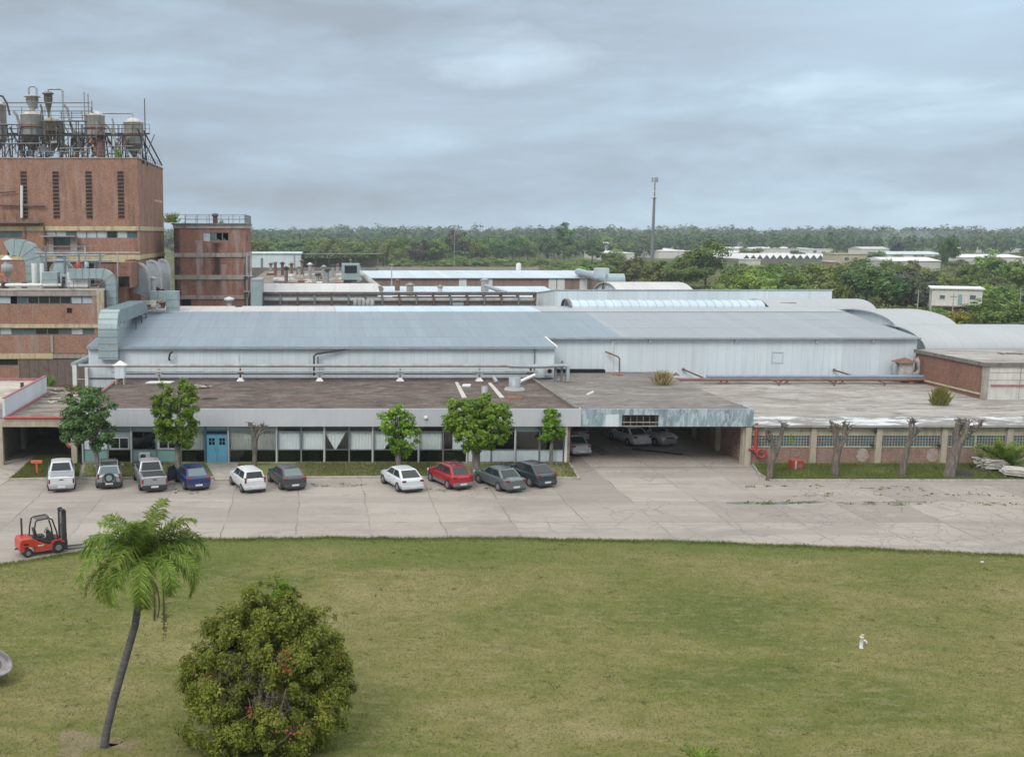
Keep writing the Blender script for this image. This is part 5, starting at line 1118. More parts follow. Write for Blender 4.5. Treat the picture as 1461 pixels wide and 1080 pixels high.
# terrace brick penthouse between wing and tower
MB().box(GX(62,118,13),GX(178,118,13),118,TY0-.15,NZ+.19,GZ(372,118)).build('penthouse', M['brick_dirty'], fac, True)
MB().box(GX(62,118,13)-.1,GX(178,118,13)+.1,117.85,117.99,GZ(374,118),GZ(366,118)).build('penthouse_band', M['band'], fac, True)
MB().box(GX(170,112,11),GX(187,112,11),112.5,118,NZ+.19,GZ(375,112)).build('stair_head', M['brick_block'], fac, True)
for px,wd in ((174,.5),(181,.5)): x = GX(px,112.5,10); MB().box(x-.3,x+.3,112.42,112.49,NZ+.3,GZ(395,112)).build('opening', M['void'], fac, True)

# second brick tower
t2 = thing('brick_tower','square stained brick tower with railed roof and broken window, behind the blue roof','tower',(-13,141,0))
A0, A1, B0, B1, TZ2 = -17.8, -8.85, 136.0, 148.0, GZ(321,136)
def z2(y): return GZ(y,136)
wx0, wx1 = GX(290,136,18), GX(326,136,18)
mb = MB(); mb.box(A0,A1,B0,B0+.4,0,z2(344)); mb.box(A0,wx0,B0,B0+.4,z2(344),z2(332)); mb.box(wx1,A1,B0,B0+.4,z2(344),z2(332)); mb.box(A0,A1,B0,B0+.4,z2(332),TZ2)
mb.box(A1-.4,A1,B0+.401,B1,0,TZ2); mb.box(A0,A0+.4,B0+.401,B1,0,TZ2); mb.box(A0+.401,A1-.401,B1-.4,B1,0,TZ2); mb.build('wall', M['brick_tower'], t2, True)
MB().box(A0+.45,A1-.45,B0+1.6,B0+1.8,z2(360),TZ2-.3).build('inner_wall', M['void'], t2, True)
mb = MB()
for ya,yb_ in ((326,321.3),(367,361),(399,392.5),(427,421.5)): mb.box(A0-.08,A1+.08,B0-.14,B0-.002,z2(ya),z2(yb_)); mb.box(A1+.002,A1+.14,B0,B1,z2(ya),z2(yb_))
mb.build('floor_band', M['band_grey'], t2, True)
MB().box(A0-.25,A1+.2,B0-.28,B1+.2,TZ2,TZ2+.2).build('roof', M['concrete_dark'], t2, True)
n_ = 4
for i,mt in enumerate(('pane_sky','pane_teal','void','void')):
    a_, b_ = wx0+(wx1-wx0)*i/n_, wx0+(wx1-wx0)*(i+1)/n_
    f = MB(); f.box(a_,a_+.06,B0+.1,B0+.2,z2(344),z2(332)); f.box(b_-.06,b_,B0+.1,B0+.2,z2(344),z2(332)); f.box(a_+.06,b_-.06,B0+.1,B0+.2,z2(344),z2(344)+.07); f.box(a_+.06,b_-.06,B0+.1,B0+.2,z2(332)-.07,z2(332))
    w = f.build('window', M['frame_white' if i==0 else 'frame'], t2, True)
    if i < 2: MB().box(a_+.06,b_-.06,B0+.13,B0+.17,z2(344)+.07,z2(332)-.07).build('pane', M[mt], w, True)
    else: MB().add([(a_+.1,B0+.15,z2(344)+.07),(a_+.55,B0+.15,z2(344)+.07),(a_+.2,B0+.15,z2(340)),(a_+.1,B0+.17,z2(344)+.07),(a_+.55,B0+.17,z2(344)+.07),(a_+.2,B0+.17,z2(340))],[(0,1,2),(5,4,3),(0,3,4,1),(1,4,5,2),(2,5,3,0)]).build('broken_pane', M['pane_teal'], w, True)
MB().box(A1+.005,A1+.03,B0+3,B0+6,z2(343),z2(334)).build('window', M['pane_dark'], t2, True)
MB().box(GX(259,136,8),GX(273,136,8),B0-.02,B0-.002,z2(436),z2(427)).build('opening', M['void'], t2, True)
def railing(parent, pts, h, nper, mat, r=.035, name='railing'):
    mb = MB()
    for a_, b_ in zip(pts[:-1],pts[1:]):
        a_, b_ = Vector(a_), Vector(b_); k = max(1,int((b_-a_).length/nper))
        for i in range(k+1): p = a_+(b_-a_)*(i/k); mb.beam(p,p+Vector((0,0,h)),r*2)
        for q in (h,h*.55): mb.beam(a_+Vector((0,0,q)),b_+Vector((0,0,q)),r*1.6)
    return mb.build(name, M[mat], parent, True)
railing(t2,[(A0,B0,TZ2+.2),(A1,B0,TZ2+.2),(A1,B1,TZ2+.2),(A0,B1,TZ2+.2)],1.05,1.3,'steel_grey')
x,z = W(307,317,140); cc = MB().lathe((x,140,TZ2+.2),[(.3,0),(.28,.9),(.45,.95),(.4,1.25),(.1,1.3)],10).build('roof_vent', M['rust']); props(cc,'small rusty vent on the railed roof of the second brick tower','vent')
# pipes down the tower's right side
tp = thing('service_pipes','thin grey pipes and a ladder up the right corner of the square brick tower','pipes',(-8.3,136,8))
for dx,mt,zt_ in ((.25,'galv_grey',z2(361)),(.75,'pipe_pale',z2(361)),(1.15,'steel_grey',z2(396))): MB().cyl((A1+dx,B0-.5,6.5),(A1+dx,B0-.5,zt_),.11,n=8).build('pipe', M[mt], tp, True)
mb = MB(); 
for dx in (-.1,.5): mb.beam((A1+dx,B0-.25,6.5),(A1+dx,B0-.25,z2(375)),.05)
for k in range(22): mb.beam((A1-.1,B0-.25,6.8+k*.3),(A1+.5,B0-.25,6.8+k*.3),.035)
mb.build('ladder', M['steel_dark'], tp, True)
MB().box(A1-.2,A1+1.4,B0-1.2,B0-.2,z2(416),z2(416)+.08).build('bracket', M['pipe_pale'], tp, True); MB().box(A1-.2,A1+1.0,B0-1.0,B0-.2,z2(394),z2(394)+.08).build('bracket', M['pipe_pale'], tp, True)
x,yv = GX(327,131,8.5),131; fv = thing('floor_vent','pale stack with flared cap standing before the second brick tower','vent',(x,yv,7.8))
MB().lathe((x,yv,7.6),[(.75,0),(.32,.5),(.3,1.6)],12).build('pipe', M['pipe_pale'], fv, True); MB().lathe((x,yv,9.3),[(.3,-.1),(.65,0),(.6,.25),(.1,.4)],12).build('cap', M['white_paint'], fv, True)
x = GX(341,122,9); props(MB().lathe((x,121.5,8.95),[(.5,0),(.42,.25),(.2,.3),(.2,.6)],10).build('roof_vent', M['steel_dark']),'small dark vent on the ridge strip before the second brick tower','vent')

# ------------------------------------------------------------------ silos and steelwork on the factory roof
RZ0 = TZ-.4
def silo(px, yt, yc, ytip, rpx, Y, mat, label, cone='silo_dark', band=None, legs=True):
    x = GX(px,Y,28); r_ = rpx*Y/F_PX; zt,zc,zp = GZ(yt,Y),GZ(yc,Y),GZ(ytip,Y)
    t = thing('hopper_silo',label,'silo',(x,Y,RZ0))
    MB().lathe((x,Y,0),[(r_*.98,zc),(r_,zc+.05),(r_,zt-.12),(r_*1.03,zt-.1),(r_*1.03,zt),(r_*.55,zt+.38),(r_*.25,zt+.5)],20).build('tank', M[mat], t, True)
    MB().lathe((x,Y,0),[(r_*.16,zp-.4),(r_*.16,zp),(r_*.98,zc-.003)],20).build('cone', M[cone], t, True)
    zb_ = (zt*.4+zc*.6)
    MB().lathe((x,Y,0),[(r_*1.02,zb_),(r_*1.12,zb_+.02),(r_*1.12,zb_+.2),(r_*1.02,zb_+.22)],20).build('ring', M[band or 'rust'], t, True)
    if legs:
        for sx,sy in ((-1,-1),(1,-1),(1,1),(-1,1)): MB().beam((x+sx*r_*.8,Y+sy*r_*.8,zb_),(x+sx*r_*1.15,Y+sy*r_*1.1,RZ0),.14).build('leg', M['steel_dark'], t, True)
    return t, x, r_, zt
S = []
S.append(silo(-3,150,200,216,13,131,'silo','grey hopper silo cut by the left edge of the photo'))
S.append(silo(46,164,196,219,15,130,'silo','large pale grey hopper silo second from the left on the factory roof'))
S.append(silo(76,174,200,214,14,134,'silo_olive','olive-brown hopper silo between two pale grey silos',cone='silo_olive'))
S.append(silo(110,194,206,222,8,132,'silo_dark','small dark hopper between the olive silo and the red-piped silo',band='steel_dark'))
S.append(silo(136,165,198,218,14,130,'silo','pale grey hopper silo with a red-brown pipe down its front'))
S.append(silo(191,175,206,224,14,130,'silo','rightmost hopper silo with rusty ring near the tower corner'))
x = GX(143,128.6,28); MB().box(x-.42,x+.42,128.3,128.75,RZ0,GZ(187,128)).build('red_pipe', M['pipe_redbrown'], S[4][0], True)
def cyclone(px, yt, yb_, rpx, Y, label, mat='silo_dark'):
    x = GX(px,Y,33); r_ = rpx*Y/F_PX; zt,zb_ = GZ(yt,Y),GZ(yb_,Y); h = zt-zb_
    t = thing('cyclone',label,'cyclone',(x,Y,zb_))
    MB().lathe((x,Y,zb_),[(r_*.25,-.6),(r_*.28,0),(r_*.95,h*.55),(r_,h*.56),(r_,h*.86),(r_*1.35,h*.88),(r_*1.35,h*.93),(r_*.5,h)],14).build('body', M[mat], t, True)
    MB().lathe((x,Y,zb_),[(r_*1.06,h*.68),(r_*1.06,h*.72)],14).build('ring', M['rust'], t, True)
    return t, x, zt
c1 = cyclone(46,136,160,8.5,130,'small cyclone with looped pipe above the large pale silo','silo')
MB().tube([(c1[1]-.4,130,c1[2]-.5),(c1[1]-.4,130,c1[2]+.7),(c1[1]-.2,130,c1[2]+1.0),(c1[1]+.3,130,c1[2]+1.0),(c1[1]+.55,130,c1[2]+.7),(c1[1]+.55,130,c1[2]-1.6)],.13,8).build('pipe', M['galv_grey'], c1[0], True)
c2 = cyclone(69,131,162,6.0,134,'slim cyclone with a long bent outlet pipe above the olive silo','silo_dark')
MB().tube([(c2[1],134,c2[2]-.3),(c2[1],134,c2[2]+.25),(c2[1]+.2,134,c2[2]+.3),(c2[1]+1.5,134,c2[2]+.3),(c2[1]+1.8,134,c2[2]+.1),(c2[1]+1.8,134,GZ(190,134))],.13,8).build('pipe', M['galv_grey'], c2[0], True)
fr = thing('silo_gangway','dark steel gangway with railings and braces linking the roof silos','gangway',(-28,128,RZ0))
gz = GZ(193,128.5); gx0_,gx1_ = -40,GX(205,128.5,28)
MB().box(gx0_,gx1_,127.6,128.6,gz-.12,gz).box(gx0_,gx1_,132.6,133.4,gz+.5,gz+.62).build('deck', M['steel_dark'], fr, True)
railing(fr,[(gx0_,127.6,gz),(gx1_,127.6,gz)],1.1,1.15,'steel_dark',.035); railing(fr,[(gx0_,133.4,gz+.6),(gx1_,133.4,gz+.6)],1.1,1.2,'steel_grey',.03)
railing(fr,[(gx0_,129.2,GZ(164,129)),(GX(130,129,31),129.2,GZ(164,129))],.9,2.6,'steel_dark',.03)
for k,px in enumerate((4,18,32,58,66,90,98,118,126,150,160,172,203)):
    x = GX(px,128,28); MB().beam((x,127.7,RZ0),(x,127.7,gz),.11).build('post', M['steel_dark'], fr, True)
    if k%2 == 0: MB().beam((x,127.75,RZ0),(x+1.5,127.75,gz),.08).build('brace', M['steel_dark'], fr, True)
for p,q in (((205,187),(231,236)),((196,184),(222,234)),((14,182),(36,224)),((150,190),(168,224))):
    a_ = W(*p,128); b_ = W(*q,134); MB().beam((a_[0],128,a_[1]),(b_[0],134,b_[1]),.13).build('brace', M['steel_dark'], fr, True)
for py_,x0p,x1p,Y,r_ in ((147,-2,128,131,.08),(162,85,190,132,.06),(168,85,130,132,.06),(178,0,30,128,.09),(205,0,60,127,.08),(212,85,130,127,.08),(209,150,190,127,.07),(217,60,125,127,.06),(214,160,214,127,.06)):
    a_ = W(x0p,py_,Y); b_ = W(x1p,py_,Y); MB().cyl((a_[0],Y,a_[1]),(b_[0],Y,b_[1]),r_,n=6).build('pipe', M['steel_grey'], fr, True)
a_ = W(190,162,131); MB().tube([(GX(140,131,31),131,a_[1]),(a_[0]-.3,131,a_[1]),(a_[0],131,a_[1]-.2),(a_[0],131,GZ(175,131))],.1,8).build('pipe', M['galv_grey'], fr, True)
pts = [W(-4,136,129),W(4,138,129),(W(10,148,129)),W(14,165,129)]
MB().tube([(p[0],129,p[1]) for p in pts],.12,8).build('pipe', M['steel_dark'], fr, True)
for px,yt,yb_ in ((120,132,165),(125.5,134,165),(131,144,166),(12,196,224),(52,205,225),(86,200,225),(165,205,225),(182,212,225)):
    a_ = W(px,yt,129); MB().beam((a_[0],129,a_[1]),(a_[0],129,GZ(yb_,129)),.10).build('post', M['steel_grey'], fr, True)
for k in range(30):
    a_ = W(rng6.uniform(0,205),rng6.uniform(205,222),rng6.uniform(126.5,135)); MB().obox((a_[0],rng6.uniform(126.5,134),a_[1]),(rng6.uniform(.2,.9),.3,rng6.uniform(.2,.8)),(0,rng6.uniform(-.6,.6),rng6.uniform(0,1.5))).build('valve_box', M[rng6.choice(['steel_grey','rust','galv_grey','cream'])], fr, True)
MB().box(GX(58,129,31),GX(132,129,31),129.0,129.9,GZ(172,129)-.1,GZ(172,129)).build('deck', M['steel_grey'], fr, True)
railing(fr,[(GX(58,129,31),129.0,GZ(172,129)),(GX(132,129,31),129.0,GZ(172,129))],1.0,1.2,'steel_dark',.03)
for px in (60,84,108,131): MB().beam((GX(px,129,29),129.1,RZ0),(GX(px,129,31),129.1,GZ(172,129)),.1).build('post', M['steel_dark'], fr, True)
for px0,py0,px1,py1,r_ in ((20,160,34,205,.16),(58,150,64,200,.14),(92,150,104,196,.14),(116,160,128,200,.12),(150,178,170,215,.13),(160,170,166,222,.1),(100,178,118,222,.15),(24,178,30,222,.12)):
    a_ = W(px0,py0,131.5); b_ = W(px1,py1,129.5); MB().tube([(a_[0],131.5,a_[1]),(a_[0]*.7+b_[0]*.3,131,a_[1]-.5),(b_[0],129.5,b_[1]+.5),(b_[0],129.5,b_[1])],r_,8).build('pipe', M[rng6.choice(['galv_grey','pipe_pale','silo_dark'])], fr, True)
# dense small pipework between the silo legs
for k in range(130):
    x_ = rng6.uniform(0,205); a_ = W(x_,rng6.uniform(196,224),rng6.uniform(127,134)); yy = rng6.uniform(127,134)
    d = (rng6.uniform(-1.6,1.6),rng6.uniform(-.5,.5),rng6.uniform(-1.6,1.6)) if k%3 else (0,0,rng6.uniform(1.0,2.4))
    zz_ = max(RZ0+.1,a_[1]); MB().beam((a_[0],yy,zz_),(a_[0]+d[0],yy+d[1],max(RZ0+.05,zz_+d[2])),.085).build('strut', M[rng6.choice(['steel_dark','steel_grey','pipe_rust','pipe_pale'])], fr, True)
railing(fr,[(GX(-10,125.4,26),125.3,TZ+.12),(TX1-.2,125.3,TZ+.12),(TX1-.2,144.8,TZ+.12)],.75,1.4,'steel_grey',.025)
x = GX(207,133,30); md = thing('roof_mast','thin dark mast at the right corner of the factory roof','mast',(x,133,RZ0)); MB().cyl((x,133,RZ0),(x,133,GZ(141,133)),.09,.05,8).build('pole', M['steel_dark'], md, True); MB().lathe((x,133,RZ0),[(.25,0),(.25,.1),(.1,.2)],8).build('base', M['steel_grey'], md, True)
# ------------------------------------------------------------------ ducts
def arcpts(c, r_, a0, a1, plane, n=8, fixed=0):
    out = []
    for i in range(n+1):
        g = a0+(a1-a0)*i/n; u,v = c[0]+r_*math.cos(g), c[1]+r_*math.sin(g)
        out.append((u,fixed,v) if plane == 'xz' else (fixed,u,v))
    return out
# big duct over the shed eave
dz = GZ(450,97)-.25+.1; Xd = GX(155,96.6,8.6)
pts = [(Xd,113.5,dz-.15)]+[(Xd,113.5-k*1.3,dz-.15+k*.012) for k in range(1,12)]+arcpts((98.0,dz-1.3),1.3,math.pi/2,math.pi,'yz',8,Xd)+[(Xd,96.7,7.2),(Xd,96.7,GZ(512,96.7))]
bd = thing('air_duct','large ribbed grey duct bending down over the left end of the blue roof','duct',(Xd,97,6))
MB().duct(pts,(1,0,0),1.72,1.25,ribs=.62).build('duct', [M['galv'], M['galv_seam']], bd, True)
for yy in (112.5,109.5,106): MB().beam((Xd+.9,yy,dz-.8),(Xd+.9,yy,7.8),.08).beam((Xd-.9,yy,dz-.8),(Xd-.9,yy,7.8),.08).beam((Xd-.9,yy,dz-.85),(Xd+.9,yy,dz-.85),.08).build('support', M['steel_dark'], bd, True)
# elbow from terrace down the wing's side
p = [W(100,390.5,111.5),W(140,390.5,111.5)]
zc_ = p[1][1]; xe_ = GX(160,111.5,11)
pts = [(p[0][0],111.5,zc_),(p[1][0]+.2,111.5,zc_)]+arcpts((xe_-1.1,zc_-1.1),1.1,math.pi/2,0,'xz',8,111.5)+[(xe_,111.5,9.5),(xe_,111.5,GZ(446,111.5))]
e1 = thing('air_duct','grey-green duct leaving the terrace and turning down beside the brick front wing','duct',(xe_,111.5,9))
MB().duct(pts,(0,1,0),1.2,1.0,ribs=.7).build('duct', [M['galv'], M['galv_seam']], e1, True)
# big hooked duct on the terrace
c_ = W(36,362,116); pts = [(GX(14,116,15),116,GZ(356,116)),(GX(20,116,15),116,GZ(353,116)),(GX(32,116,15),116,GZ(354,116)),(GX(42,116,15),116,GZ(358,116)),(GX(48,116,15),116,GZ(366,116)),(GX(51,116,15),116,GZ(376,116)),(GX(51,116,15),116,GZ(402,116))]
e2 = thing('air_duct','big hooked duct with open mouth on the terrace of the front wing','duct',(GX(49,116,12),116,11.7))
MB().duct(pts,(0,1,0),1.9,1.75,ribs=.8).build('duct', [M['galv'], M['galv_seam']], e2, True); a_ = pts[0]; MB().box(a_[0]-.03,a_[0]-.01,115.3,116.7,a_[2]-.6,a_[2]+.6).build('mouth', M['void'], e2, True)
# three quarter-round hoods on the tower flank
def hood(px0,px1,ytop,ybot,Y,label,mat,face):
    x0,x1 = GX(px0,Y,13),GX(px1,Y,13); zt,zb_ = GZ(ytop,Y),GZ(ybot,Y); w = x1-x0; t = thing('duct_elbow',label,'duct',((x0+x1)/2,Y,zb_))
    A = [(x0,zb_+ .35*w)]+[(x0,zt-.05)]+[(x0+w*.28+w*.72*math.sin(g),zt-w*1.0+w*1.0*math.cos(g)) for g in [math.pi/2*i/9 for i in range(10)]]+[(x1,zb_)]
    MB().prism('y',A,Y,Y+1.3).build('side_panel', M[face], t, True)
    E = [(x0+w*.2,zt+.0)]+[(x0+w*.28+w*.76*math.sin(g),zt-w*1.0+w*1.05*math.cos(g)) for g in [math.pi/2*i/9 for i in range(10)]]+[(x1+.06,zb_-.1)]
    I = [(x1-.10,zb_-.1)]+[(x0+w*.28+w*.62*math.sin(g),zt-w*1.0+w*.9*math.cos(g)) for g in [math.pi/2*i/9 for i in range(9,-1,-1)]]+[(x0+w*.2,zt-.2)]
    MB().prism('y',E+I,Y-.12,Y-.004).build('rim', M[mat], t, True)
    mb = MB()
    for k in range(1,5): z = zb_+(zt-w*.8-zb_)*k/5; mb.box(x0+.05,x1-.12,Y-.03,Y-.003,z-.02,z+.02)
    mb.build('seams', M['galv_grey'], t, True)
hood(189.5,212,375,425,117,'front of three rounded grey duct elbows on the factory flank','pipe_pale','galv_grey')
hood(209,230,371.5,412,121,'middle of three rounded grey duct elbows on the factory flank','pipe_pale','galv_grey')
hood(225.5,242.5,370,416,124,'rearmost of three rounded grey duct elbows on the factory flank','pipe_pale','galv_grey')
x0,x1 = GX(213,116,10),GX(253,116,10)
e3 = thing('air_duct','blue-green horizontal duct with a drop leg behind the blue roof ridge','duct',(x1,116,9))
MB().duct([(x0,117,GZ(423,117)),(x0+2,117,GZ(423,117)),(x1-1.2,117,GZ(423,117))],(0,1,0),1.2,1.15,ribs=.9).build('duct', [M['galv'], M['galv_seam']], e3, True)
MB().duct([(x1-.6,117,GZ(415.2,117)),(x1-.6,117,9.6),(x1-.6,117,8.2)],(0,1,0),1.22,1.3,ribs=.9).build('drop_leg', [M['galv'], M['galv_seam']], e3, True)
x = GX(217,119,11); t = thing('pipe_stub','short pale round stack between the rounded duct elbows','stack',(x,119,9)); MB().cyl((x,119,8.5),(x,119,GZ(398,119)),.42,n=12).build('pipe', M['pipe_pale'], t, True); MB().lathe((x,119,GZ(398,119)),[(.5,0),(.5,.15),(.2,.3)],12).build('cap', M['galv_grey'], t, True)
mb = MB()
for k in range(12): mb.obox((GX(rng6.uniform(205,236),115,9),115+rng6.uniform(-.6,.6),GZ(rng6.uniform(430,441),115)),(rng6.uniform(.4,1.1),.4,rng6.uniform(.2,.5)),(0,rng6.uniform(-.5,.5),rng6.uniform(0,2)),k%3)
props(mb.build('rubble_heap',[M['timber'],M['concrete'],M['rust']]),'heap of broken masonry under the blue-green duct','rubble',kind='stuff')
# terrace plant: fan casing, boxes, stacks, pipes
def tz(y,Y=112): return GZ(y,Y)
TT = NZ+.18
x = GX(90,116,13); fc = thing('fan_casing','rounded pale snail-shaped fan casing on the terrace','fan',(x,116,TT))
A = [(x-1.2,TT)]+[(x-.1+1.25*math.cos(g),tz(388,116)+1.25*math.sin(g)) for g in [math.pi*i/12 for i in range(12,-1,-1)]]+[(x+1.15,TT)]
MB().prism('y',A,115.4,116.4,0,False).build('casing', M['pipe_pale'], fc, True); MB().box(x-.7,x+.7,115.2,115.39,TT+.3,TT+1.2).build('access_panel', M['galv_grey'], fc, True)
for px0,px1,y0_,y1_,mt,lab in ((98,127,389,408,'white_paint','white boxy cooling unit at the terrace edge of the front wing'),(88,98,392,407,'galv_grey','grey box with square black opening left of the white cooling unit'),(62,84,388,404,'galv','grey-green boxy cabinet on the terrace left of the black opening'),(121,139,373,391,'steel_grey','dark framed cooler box behind the white cooling unit')):
    Y = 112.0 if 'cooler' not in lab else 115
    x0,x1 = GX(px0,Y,12),GX(px1,Y,12); t = thing('roof_unit',lab,'roof unit',((x0+x1)/2,Y,TT))
    MB().box(x0,x1,Y-.6,Y+.8,TT+.12,max(tz(y0_,Y),TT+.9)).build('casing', M[mt], t, True, bevel=.03); MB().box(x0+.1,x1-.1,Y-.5,Y+.7,TT,TT+.119).build('base', M['concrete'], t, True)
    if mt in ('galv_grey','steel_grey'): MB().box(x0+.2,x1-.2,Y-.63,Y-.603,TT+.35,max(tz(y0_,Y),TT+.9)-.2).build('opening', M['black'], t, True)
    if mt == 'white_paint': MB().box(x0+.05,x1-.05,Y-.63,Y-.603,TT+.6,TT+.63).box((x0+x1)/2-.02,(x0+x1)/2+.02,Y-.63,Y-.603,TT+.2,TT+1.2).build('seam', M['galv_grey'], t, True)
for px,yt,yb_,r_,lab in ((49.5,376,405,.30,'left of a pair of white vertical tubes on the terrace'),(60.5,376,404,.24,'right of a pair of white vertical tubes on the terrace')):
    x = GX(px,113,12.5); t = thing('white_tube',lab,'tube',(x,113,TT)); MB().cyl((x,113,TT),(x,113,tz(yt,113)),r_,n=12).build('pipe', M['white_paint'], t, True); MB().lathe((x,113,TT),[(r_*1.5,0),(r_*1.5,.12),(r_,.13)],12).build('flange', M['galv_grey'], t, True)
x = GX(10.5,112,13); t = thing('vent_stack','white round vent stack with conical cap near the left edge of the terrace','vent',(x,112,TT))
MB().lathe((x,112,TT),[(.5,0),(.35,.4),(.32,1.6),(.6,1.7),(.6,2.4),(.35,2.5),(.3,2.9)],14).build('pipe', M['pipe_pale'], t, True); MB().lathe((x,112,TT+2.95),[(.62,0),(.06,.4)],14).build('cap', M['white_paint'], t, True)
x = GX(3,112,12.2); t = thing('rusty_machine','orange-rusty wheel-like machine at the left edge of the terrace','machine',(x,112,TT)); MB().box(x-.8,x+.5,111.6,112.4,TT,TT+.7).build('base', M['rust'], t, True); MB().tube([(x+.6*math.cos(g),111.55,TT+.8+.6*math.sin(g)) for g in [2*math.pi*i/14 for i in range(15)]],.1,6).build('wheel', M['orange_paint'], t, True)
px_ = MB(); 
t = thing('terrace_pipes','white pipe run on posts across the terrace','pipes',(GX(120,114,14),114,TT))
for y_,r_,a_,b_,mt in ((361,.10,50,200,'pipe_pale'),(364.5,.10,60,150,'galv_grey'),(352,.05,60,140,'steel_grey'),(358,.05,60,120,'steel_grey'),(372,.08,62,160,'galv_grey')):
    MB().cyl((GX(a_,114,14),114,tz(y_,114)),(GX(b_,114,14),114,tz(y_,114)),r_,n=8).build('pipe', M[mt], t, True)
for px in (66,92,113,122,143,168): MB().box(GX(px,114,14)-.08,GX(px,114,14)+.08,113.9,114.1,TT,tz(351 if px in(122,66) else 361,114)).build('post', M['pipe_pale' if px in (122,168) else 'steel_grey'], t, True)
for px in (112,124): x = GX(px,113,13); MB().lathe((x,113,tz(382,113)),[(.25,0),(.25,.5),(.1,.6)],10).build('valve', M['red_paint' if px==112 else 'galv_grey'], t, True)
MB().cyl((GX(-10,111,12),110.9,TT+.35),(GX(88,111,12),110.9,TT+.35),.17,n=8).build('pipe', M['white_paint'], t, True)
railing(t,[(GX(60,110.3,12),110.3,TT),(GX(150,110.3,12),110.3,TT)],.9,1.6,'steel_grey',.025)
x = GX(88,114.5,14); t = thing('duct_transition','grey-green funnel duct under the white pipe run','duct',(x,114.5,TT)); MB().add([(x-.4,114.2,tz(365)),(x+.4,114.2,tz(365)),(x+.4,115,tz(365)),(x-.4,115,tz(365)),(x-1.4,113.8,TT),(x+1.3,113.8,TT),(x+1.3,115.4,TT),(x-1.4,115.4,TT)],[(0,1,2,3),(7,6,5,4),(0,4,5,1),(1,5,6,2),(2,6,7,3),(3,7,4,0)]).build('duct', M['galv'], t, True)
mb = MB()
for k in range(16): a_ = GX(rng6.uniform(-5,150),112,12); mb.obox((a_,rng6.uniform(110.8,116),TT+.3),(rng6.uniform(.2,.8),rng6.uniform(.2,.6),.6),(0,0,rng6.uniform(0,2)),k%3)
props(mb.build('terrace_clutter',[M['galv_grey'],M['steel_dark'],M['pipe_pale']]),'small pipe fittings and boxes cluttering the terrace','clutter',kind='stuff')
# ------------------------------------------------------------------ west canopy, white parapet block, hydrants
wc = thing('west_canopy','flat roofed drive-through canopy with red front pipe at the left edge','canopy',(-21,YF,0))
Wx0, Wx1 = -30, X0-.25
MB().box(Wx0,Wx1,YF-.2,96.5,3.25,3.5).build('roof', M['left_roof'], wc, True)
MB().box(Wx0,Wx1,YF-.45,YF-.21,2.95,3.46).build('beam', M['pilaster'], wc, True)
MB().cyl((GX(6,YF-.5,3.6),YF-.5,3.64),(GX(96,YF-.5,3.6),YF-.5,3.64),.12,n=10).build('red_pipe', M['red_paint'], wc, True)
for x,y in ((GX(3,YF,1.5),YF-.3),(GX(3,YF,1.5),YF+6),(GX(3,YF,1.5),YF+12),(Wx1-.3,YF-.3)): MB().box(x-.2,x+.2,y-.2,y+.2,0,2.94).build('column', M['pilaster'], wc, True)
MB().box(Wx0,Wx1,96.6,96.9,0,3.2).box(GX(3,YF,1.5)-.6,GX(3,YF,1.5)-.3,YF+.4,96.5,0,3.2).build('back_wall', M['concrete'], wc, True)
pb = thing('white_parapet_block','low block with pale flat roof and white sheet parapet left of the canopy roof','building',(-28,86,3.5))
MB().box(-46,-23.7,80.2,92.8,3.52,4.6).build('roof', M['pale_flat'], pb, True)
MB().box(-23.68,-23.5,80.1,92.9,3.52,4.97).build('parapet', M['white_sheet_y'], pb, True)
MB().box(-23.7,-23.48,80.1,92.9,4.975,5.05).box(-46,-23.7,92.81,93.0,4.6,4.8).build('coping', M['red_trim'], pb, True)
MB().beam((-23.4,80,3.56),(-23.3,93,3.62),.12,.16).build('edge_strip', M['red_trim'], pb, True)
x,z = W(31,549,88); MB().box(x-.12,x+.12,88,88.2,4.6,5.1).build('roof_pipe', M['steel_dark'], pb, True)
# pipe frame by the shed's left end
gf = thing('goalpost_pipework','white goalpost-like pipe frame at the left end of the lean-to','pipe frame',(-21.5,96.8,0))
a_, b_ = GX(107,96.8,4.5),GX(124,96.8,4.5)
MB().box(a_-.18,a_+.18,96.6,96.9,2,GZ(521,96.8)).build('post', M['white_paint'], gf, True); MB().box(b_-.14,b_+.14,96.6,96.9,2,GZ(523,96.8)).build('post', M['white_paint'], gf, True)
MB().tube([(a_-.1,96.7,GZ(520,96.8)),(a_+.1,97.6,GZ(519,97)),(a_+.9,103,GZ(505,103))],.28,8).build('pipe', M['galv'], gf, True)
MB().cyl((a_,96.7,GZ(541,96.8)),(b_,96.7,GZ(541,96.8)),.06,n=6).build('rail', M['pipe_pale'], gf, True)
mb = MB(); fx0, fx1 = GX(70,104,4),GX(126,104,4); mb.box(fx0,fx1,104,104.15,2.0,GZ(523,104)); mb.build('fence_panel', M['wood']).name = 'timber_fence'
props(bpy.data.objects['timber_fence'],'brown timber fence between the front wing and the white pipe frame','fence')
mb = MB(); mb.beam((GX(70,100,4),100,GZ(523,100)),(GX(104,100,4),100,GZ(522,100)),.1)
for px in (71,82,93): mb.beam((GX(px,100,4),100,3),(GX(px,100,4),100,GZ(523,100)),.08)
mb.beam((GX(70,100,4),100,GZ(555,100)+.3),(GX(112,100,4),100,GZ(554,100)+.3),.14,.3)
props(mb.build('pole_frame', M['pipe_rust']),'rusty pole frame in front of the brown timber fence','frame')
mb = MB(); 
for k in range(26): x,y = G(rng6.uniform(66,112),rng6.uniform(556,575),3.5); mb.obox((x,y,3.56),(rng6.uniform(.3,1.3),rng6.uniform(.15,.6),.1),(0,0,rng6.uniform(0,3)),k%3)
